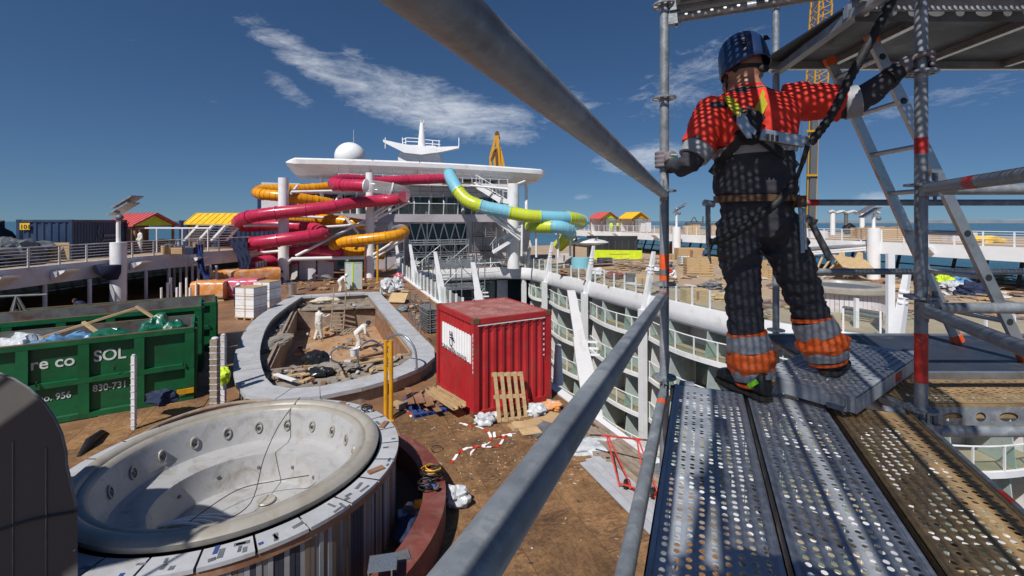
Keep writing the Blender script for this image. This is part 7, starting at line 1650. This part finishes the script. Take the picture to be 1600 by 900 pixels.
def tb_(a, b, r=.017, m='redband', nm='tube'): MB().tube(a, b, r, 8).build(nm, K[m], ht, smooth=60)
tb_(b0 + UP * .1, t0); tb_(b1 + UP * .1, t1); tb_(b0 + Vector((.22, -.1, .1)), t0 + Vector((.03, 0, 0))); tb_(b1 + Vector((.22, -.1, .1)), t1 + Vector((.03, 0, 0)))
d = (t1 - t0).normalized(); tb_(t0 - d * .12, t1 + d * .15, .02, nm='handle_bar'); tb_(t0 - d * .4 - UP * .02, t0 - d * .1, .016, 'black', 'grip'); tb_(t1 + d * .14, t1 + d * .34, .016, 'black', 'grip')
tb_(b0 + UP * .16, b1 + UP * .16); tb_(b0 + Vector((.22, -.1, .1)), b1 + Vector((.22, -.1, .1)))
MB().frame((b0 + b1) / 2 + Vector((-.05, -.1, .03)), (b1 - b0) * .5, Vector((.1, -.14, 0)), UP * .008).build('toe_plate', K['redband'], ht)
for p in (b0, b1):
    q = p + Vector((.15, .02, .11)); w_ = MB().tube(q - d * .03, q + d * .03, .11, 18).build('wheel', K['black'], ht, smooth=50); MB().tube(q - d * .034, q + d * .034, .05, 12).build('hub', K['redband'], w_, smooth=50)
# ------------------------------------------------------------------ starboard deck goods
lw = thing('lime_bar', ship(24, 48, 0), 'lime green bar counter with dark openings under the starboard deck', 'bar'); a, b = gnd(921, 404), gnd(1003, 405)
MB().bar(a + UP * .6, b + UP * .6, .3, 1.2).build('counter', K['limewall'], lw); MB().bar(a + Vector((0, 2.2, 1.6)), b + Vector((0, 2.2, 1.6)), .3, 3.0).build('back_wall', K['dark'], lw)
for k in range(9): p = a.lerp(b, k / 8); MB().bar(p + UP * 1.15, p + UP * 2.5, .12, .12).build('mullion', K['frame_d'], lw)
dc = thing('disc_canopy', Vector((at(915, 380, 52).x, 52, 0)), 'white lens-shaped canopy on forked grey posts', 'canopy'); c = at(914, 378, 52)
MB().lathe([(.02, .42), (1.2, .36), (2.2, .18), (2.65, .0), (2.6, -.08), (1.6, -.3), (.02, -.42)], 36, c).build('lens', K['white'], dc, smooth=60)
for x in (897, 922):
    p = at(x, 385, 50.5); MB().tube((p.x, p.y, 0), p, .12, 8).build('post', K['galv_dark'], dc, smooth=50); q = at(x + (4 if x < 910 else 12), 371, 50.2); MB().tube(p, q, .1, 8).build('fork', K['galv_dark'], dc, smooth=50)
dr = thing('slide_shell', gnd(908, 421), 'broken pale blue slide shell on the starboard deck', 'shell'); b = gnd(908, 421); MB().lathe([(1.05, .003), (1.05, 1.3), (.9, 1.35), (.9, .003)], 20, b, R(150), R(360)).build('shell', K['sl_blue'], dr, smooth=40); MB().box(b + UP * .3, (1.2, .9, .5), .2).build('packing', K['orangewrap'], dr)
seen_l = set()
for k in range(44):
    random.seed(500 + k); c = gnd(random.uniform(945, 1030), random.uniform(410, 424)); a = random.gauss(.35, .35); L_ = random.uniform(1.6, 4.4); z = .1 + .028 * k * random.random(); mq = random.choice(('wood_grey', 'wood_brown', 'wood', 'offwhite', 'wood_grey')); pos = 800 + c.x / c.y * F
    lab = ('long ' if L_ > 3.2 else 'short ' if L_ < 2.3 else 'medium ') + {'wood_grey': 'weathered', 'wood_brown': 'brown', 'wood': 'pale', 'offwhite': 'whitish'}[mq] + (' level' if abs(a - .35) < .25 else ' skewed') + ' timber at the ' + ('left end' if pos < 966 else 'left middle' if pos < 988 else 'right middle' if pos < 1008 else 'right end') + (' top' if z > .5 else ' foot') + ' of the demolition heap, ' + ('glass side' if c.y < 50.5 else 'far side' if c.y > 54 else 'mid row')
    if lab in seen_l: continue
    seen_l.add(lab)
    MB().box(c + UP * z, (L_, random.uniform(.12, .35), .05), a).build('demolition_timber', K[mq], label=lab, cat='timber', group='timbers of the starboard demolition heap')
def slat_crate(label, c, w_, d_, h, rz, rows=7):
    c = Vector(c); X = Vector((math.cos(rz), math.sin(rz), 0)); Y = Vector((-X.y, X.x, 0)); rt = thing('slatted_crate', c, label, 'crate', 'slatted timber crates')
    for k in range(rows):
        for s_ in (-1, 1):
            MB().frame(c + Y * (s_ * d_ / 2) + UP * (h * (k + .5) / rows), X * (w_ / 2), Y * .02, UP * (h / rows * .36)).build('slat', K['wood'], rt); MB().frame(c + X * (s_ * w_ / 2) + UP * (h * (k + .5) / rows), Y * (d_ / 2), X * .02, UP * (h / rows * .36)).build('slat', K['wood'], rt)
    for x in (-1, 0, 1):
        for y in (-1, 1): MB().frame(c + X * (x * w_ / 2 * .96) + Y * (y * (d_ / 2 - .05)) + UP * h / 2, X * .06, Y * .04, UP * h / 2).build('corner_batten', K['wood'], rt)
    return rt
slat_crate('large slatted timber crate beside the seated worker', gnd(1091, 431), 2.4, 1.2, 1.75, R(-4)); slat_crate('slatted timber crate hidden partly by the worker thigh', gnd(1195, 433), 2.2, 1.3, 1.6, R(6)); slat_crate('low slatted crate behind the starboard hot tub', gnd(1335, 425), 1.9, 1.6, .9, R(-14), 4)
def pbox(label, c, sz, rz, m, nm='packing_box', cat='box'):
    c = Vector(c); rt = thing(nm, c, label, cat, 'packing boxes on the starboard deck'); MB().box(c + UP * sz[2] / 2, sz, rz).build('carton', K[m], rt, bevel=.03); MB().box(c + UP * (sz[2] + .01), (sz[0] * .98, .12, .012), rz).build('tape_strip', K['wood'], rt); MB().box(c + UP * sz[2] * .5, (sz[0] * .12, sz[1] * 1.004, sz[2] * .7), rz).build('print_patch', K['wood_brown'], rt)
pbox('large brown carton near the slim lamp column', gnd(1076, 406), (3.4, 2.0, 1.6), 0, 'card'); pbox('small brown carton left of the large carton', gnd(1047, 406), (1.0, .8, .8), .2, 'card'); pbox('plain brown carton above the slatted crate', gnd(1103, 413), (2.4, 1.2, .9), 0, 'card'); pbox('dark brown box beside the large carton', gnd(1053, 398), (1.6, 1.2, 1.6), 0, 'hutwall'); pbox('grey bin close to the glass edge left of the worker', gnd(985, 441), (.7, .6, .8), .1, 'grating'); pbox('tan carton by the glass edge beside the grey bin', gnd(1003, 446), (.9, .6, .7), -.2, 'card'); pbox('pale box near the disc canopy', gnd(945, 415), (1.6, 1.0, .9), .1, 'offwhite'); pbox('grey machine box behind the blue shell', gnd(880, 410), (1.8, 1.1, 1.1), .1, 'offwhite'); pbox('tan block behind the glass left of the worker knee', gnd(1085, 470), (1.5, .9, .8), .1, 'wood')
ib = thing('wire_tote', gnd(1068, 415), 'white caged liquid tote beside the slatted crate', 'tote'); b = gnd(1068, 415)
MB().box(b + UP * .62, (1.1, 1.0, 1.0)).build('tank', K['white'], ib, bevel=.08)
for k in range(5): MB().box(b + UP * (.25 + k * .2), (1.2, 1.1, .03)).build('cage_bar', K['alu'], ib)
for k in range(5): MB().box(b + Vector((-.5 + k * .25, 0, .62)), (.03, 1.14, 1.1)).build('cage_bar', K['alu'], ib)
for k, (x, y, sx, sy, sz, m, nm) in enumerate(((1020, 424, .8, .6, .3, 'plastic_w', 'white rags'), (1040, 418, .7, .6, .4, 'grating', 'grey scrap'), (960, 436, .9, .5, .35, 'redring', 'red brown scrap'), (930, 430, 1.0, .6, .4, 'offwhite', 'pale scrap'), (1045, 430, .5, .4, .3, 'redband', 'small red canister'), (895, 432, 1.3, .5, .4, 'wood_brown', 'brown scrap'), (1110, 452, .9, .4, .3, 'grating', 'dark scrap'), (1125, 470, .8, .5, .3, 'wood', 'splintered wood'), (1490, 455, .9, .6, .4, 'plastic_w', 'white bags'), (1520, 462, 1.0, .6, .5, 'navy', 'navy bags'), (1505, 448, .6, .5, .6, 'plastic_b', 'blue bag'), (1475, 446, .5, .5, .5, 'hivis_y', 'yellow green sack'), (1440, 452, .9, .6, .3, 'wood_grey', 'grey timber scrap'), (1460, 440, .7, .5, .4, 'plastic_w', 'white sack'), (1400, 455, 1.2, .5, .25, 'wood', 'pale timber scrap'), (1415, 436, 1.2, .6, .3, 'wood_grey', 'grey scrap'), (1380, 446, 1.0, .5, .25, 'wood_brown', 'brown scrap'), (1230, 440, 1.2, .7, .4, 'wood', 'broken pale wood'))):
    rumple('scrap_heap', nm + ' on the starboard deck, ' + ['left of the near standard', 'beside the tote', 'below the timber heap', 'right of the blue shell', 'beside the seated worker', 'in front of the slide supports', 'behind the worker thigh', 'beside the worker knee', 'under the ladder', 'right of the ladder foot', 'behind the navy bags', 'left of the white bags', 'left of the right standard', 'behind the yellow sack', 'right of the white post', 'right of the slatted crate', 'near the white post', 'between the worker legs'][k], gnd(x, y), (sx, sy, sz), K[m], 'heap', 80 + k, amp=.6)
# starboard hot tub
tc2 = Vector((20.0, 27.6, 0)); t2 = thing('hot_tub', tc2, 'smaller white whirlpool tub on the starboard deck with slatted base', 'hot tub')
MB().lathe([(2.3, 1.0), (2.45, 1.1), (2.45, 1.35), (2.3, 1.42), (1.9, 1.4), (1.8, 1.2), (1.7, .9), (.02, .7)], 48, tc2).build('shell', K['tub_rim'], t2, smooth=50)
st2 = MB().box((0, 0, .5), (.06, .2, 1.0)).mesh('stave', K['offwhite'])
for k in range(60): a = 2 * math.pi * k / 60; put(st2, 'stave', t2, tc2 + Vector((math.cos(a), math.sin(a), 0)) * 2.1, (0, 0, a))
MB().lathe([(1.78, 1.26), (.02, 1.3)], 40, tc2).build('cover', K['grating'], t2)
# white lifting slab and plywood frames
wb = thing('white_beam_pile', gnd(1300, 418), 'long white boards propped on plywood trestles on the starboard deck', 'boards'); d_ = 42
for k, (y0, y1) in enumerate(((393, 386), (396.5, 389.5), (389, 383))): MB().bar(at(1262 - 6 * k, y0, d_), at(1345, y1, d_), 1.2, .16).build('board', K['white'] if k < 2 else K['alu'], wb)
for x in (1308, 1336): MB().extrude([at(x - 10, 425, 40.5), at(x + 6, 393, 41.4), at(x + 12, 395, 41.4), at(x + 14, 426, 40.5)], Vector((0, .12, 0))).build('trestle', K['wood'], wb)
for k in range(4): MB().bar(at(1275 + k * 9, 424, 40), at(1285 + k * 15, 402, 40.6), .14, .1).build('loose_leg', K['wood'], wb)
MB().frame(at(1335, 412, 39.5) , (1.5, 0, -.25), (0, .7, .5), (0, -.02, .03)).build('pallet_board', K['wood'], wb)
# black pipe and rails near the edge
bpz = thing('pipe_bundle', gnd(1345, 508), 'black pipe bundle lying behind the starboard glass', 'pipes')
for k in range(3): MB().tube(gnd(1318, 497 - k * 3) + UP * (.35 + .12 * (k % 2)), gnd(1378, 508 - k * 3) + UP * (.35 + .12 * (k % 2)), .11, 10).build('pipe', K['galv_dark'], bpz, smooth=60)
for q in (0, 1): p = gnd(1325 + q * 45, 502 + q * 5); MB().box(p + UP * .14, (.2, .7, .28)).build('support', K['wood_grey'], bpz)
MB().pipe([gnd(1392, 500), gnd(1392, 500) + UP * .8, gnd(1400, 498) + UP * 1.0, gnd(1404, 498) + UP * .5], .05, 8).build('grey_bend', K['alu'], smooth=60, label='bent grey pipe beside the white starboard post', cat='pipe')
for k, (x, yb_, yt, w_) in enumerate(((1338, 512, 466, .16), (1391, 528, 396, .3))):
    p = gnd(x, yb_); zt = EYE - (yt - HOR) / F * p.y; MB().frame(p + UP * zt / 2, (w_ / 2, 0, 0), (0, .08, 0), (0, 0, zt / 2)).build('white_post', K['white'], label=['short white post behind the worker calf', 'tall white post right of the starboard tub'][k], cat='post')
# pergola on the starboard upper deck
pg = thing('pergola', Vector((at(1330, 350, 60).x, 60, ZS)), 'film-wrapped pergola on the starboard upper deck', 'pergola'); 
for x in (1301, 1322, 1347): p = at(x, 345, 60); MB().tube((p.x, p.y, ZS), (p.x, p.y, at(x, 333, 60).z), .3 if x != 1322 else .22, 8).build('post', K['white'] if x != 1322 else K['galv_dark'], pg, smooth=50)
a, b = at(1294, 331.5, 60), at(1372, 331.5, 60); cv = [a.lerp(b, k / 14) + Vector((0, 0, .15 * math.sin(k * 2.1))) for k in range(15)]; MB().pipe(cv, .4, 8, [.25 + .15 * abs(math.sin(k * 1.7)) for k in range(15)], flat=.6).build('wrapped_roof', K['plastic_w'], pg, smooth=60)
for k, (x0, x1, y0, d, m, nm, hh) in enumerate(((1333, 1418, 349, 48, 'card', 'tan board wall', 1.3), (1262, 1290, 358, 50, 'offwhite', 'white cabinet', .8), (1110, 1145, 353, 66, 'card', 'brown cartons', 1.4), (1068, 1092, 354, 68, 'wood', 'timber crates', 1.3), (1035, 1052, 353, 70, 'wood_grey', 'grey crates', 1.2), (1480, 1520, 360, 42, 'offwhite', 'pale cabinets', .8), (1000, 1016, 350, 80, 'offwhite', 'white machine', 1.6), (930, 1016, 343, 90, 'alu', 'white and grey long screen', 2.2))):
    p = Vector((at((x0 + x1) / 2, 350, d).x, d, ZS)); w_ = (x1 - x0) / F * d; rt = thing('deck_goods', p, nm + ' standing on the starboard upper deck', 'goods', 'goods on the starboard upper deck')
    n_ = max(2, int(w_ / 1.3))
    for q in range(n_): MB().box(p + Vector(((q + .5) / n_ * w_ - w_ / 2, random.uniform(-.1, .1), hh * .5 * (.9 + .1 * (q % 2)))), (w_ / n_ - .05, 1.0, hh * (.9 + .1 * (q % 2)))).build('unit', K[m], rt)
rumple('yellow_tarp', 'yellow tarpaulin heap on the starboard upper deck edge', Vector((at(1538, 368, 38.5).x, 38.5, ZS)), (1.6, .5, .35), K['roofyel'], 'tarpaulin', 111)
rumple('hose_coil', 'dark hose coil on the starboard railing by the pergola', Vector((at(1327, 355, 50).x, 50, ZS + .4)), (.6, .4, .7), K['black_bag'], 'coil', 112)
# deck sheet on the upper decks
mb = MB(); fill([(p.x - .3, p.y) for p in pe] + [(-36.2, 55.5), (-36.2, 4.5)], [], ZP + .006, mb); mb.build('upper_deck_floor', K['deck_sb'], kind='structure')
mb = MB(); fill([((p + SB * .3).x, (p + SB * .3).y) for p in se] + [(ship(59.5, 74.5).x, ship(59.5, 74.5).y), (ship(59.5, -29.5).x, ship(59.5, -29.5).y)], [], ZS + .006, mb); mb.build('upper_deck_floor', K['deck_sb'], kind='structure')

# sawdust, chips and scraps trodden over the boards
random.seed(77); mb = MB()
cm = [mat('chip_pale', (.45, .33, .2), .9), mat('chip_grey', (.4, .4, .4), .9), mat('chip_dark', (.05, .04, .035), .9)]
n_c = 0
while n_c < 420:
    if n_c < 300: p = gnd(random.gauss(800, 90), random.uniform(655, 760))
    else: p = gnd(random.uniform(360, 1010), random.uniform(560, 890))
    n_c += 1
    if inside((p.x, p.y), poolbig) or (p - TC).length < 3.4 or inside((p.x, p.y), OPEN): continue
    if (p - C).dot(U.normalized()) > -.05 and (p - C).dot(V.normalized()) > -.05 and (p - C).dot(V.normalized()) < 2.8: continue
    mb.mi = random.choice((0, 0, 1, 2)); l = random.uniform(.015, .07)
    mb.box((p.x, p.y, .03), (l, random.uniform(.008, .03), .006), random.uniform(0, 3.1))
mb.build('floor_chips', cm, label='sawdust chips and scraps trodden over the brown floor boards', cat='debris', kind='stuff')

# uncountable demolition scraps over the two decks
def scraps(name, label, n, picker, lo, hi, seed):
    random.seed(seed); mb = MB(); ms = [K['wood'], K['wood_grey'], K['wood_brown'], K['offwhite'], K['grating'], K['card'], K['concrete'], K['redring']]
    for k in range(n):
        p = picker()
        if p is None: continue
        mb.mi = random.choice((0, 0, 1, 1, 1, 2, 3, 4, 5, 6, 7)); L_ = random.uniform(lo, hi); a = random.uniform(0, math.pi); z = p.z + random.uniform(.02, .16); tl = random.uniform(-.12, .12)
        X = Vector((math.cos(a), math.sin(a), tl)).normalized(); Y = Vector((-math.sin(a), math.cos(a), 0)); Z = X.cross(Y)
        mb.frame((p.x, p.y, z), X * (L_ / 2), Y * (L_ * random.uniform(.04, .3)), Z * random.uniform(.01, .06))
    mb.build(name, ms, label=label, cat='debris', kind='stuff')
def pk_sb():
    p = gnd(*random.choice(((random.uniform(870, 1140), random.uniform(404, 462)), (random.uniform(1180, 1600), random.uniform(420, 500)), (random.uniform(1360, 1600), random.uniform(425, 470)))))
    if inside((p.x, p.y), OPEN) or (p - tc2).length < 2.7: return None
    return p
scraps('demolition_scraps', 'litter of offcuts and scraps strewn over the starboard deck', 520, pk_sb, .3, 1.5, 901)
def pk_pt():
    p = gnd(*random.choice(((random.gauss(640, 22), random.uniform(452, 545)), (random.uniform(430, 620), random.uniform(436, 456)), (random.uniform(620, 700), random.uniform(560, 640)))))
    if inside((p.x, p.y), poolbig) or inside((p.x, p.y), OPEN): return None
    q = p - C
    if q.dot(U.normalized()) > -.3 and -.3 < q.dot(V.normalized()) < 3.0: return None
    return p
scraps('walkway_scraps', 'litter of offcuts on the walkways around the pool', 240, pk_pt, .15, .8, 902)
poli = offset(POOL_IN, .15)
def pk_lg():
    p = gnd(random.uniform(400, 640), random.uniform(470, 600), -.05)
    if not inside((p.x, p.y), poli) or inside((p.x, p.y), offset(BASIN, -.15)): return None
    return p
scraps('ledge_rubble', 'broken screed and offcuts littering the pool ledge', 500, pk_lg, .08, .5, 903)
def pk_bs():
    p = gnd(random.uniform(450, 640), random.uniform(500, 560), ZB)
    return p if inside((p.x, p.y), offset(BASIN, .3)) else None
scraps('basin_rubble', 'scraps and dust lying on the basin floor', 120, pk_bs, .05, .35, 904)
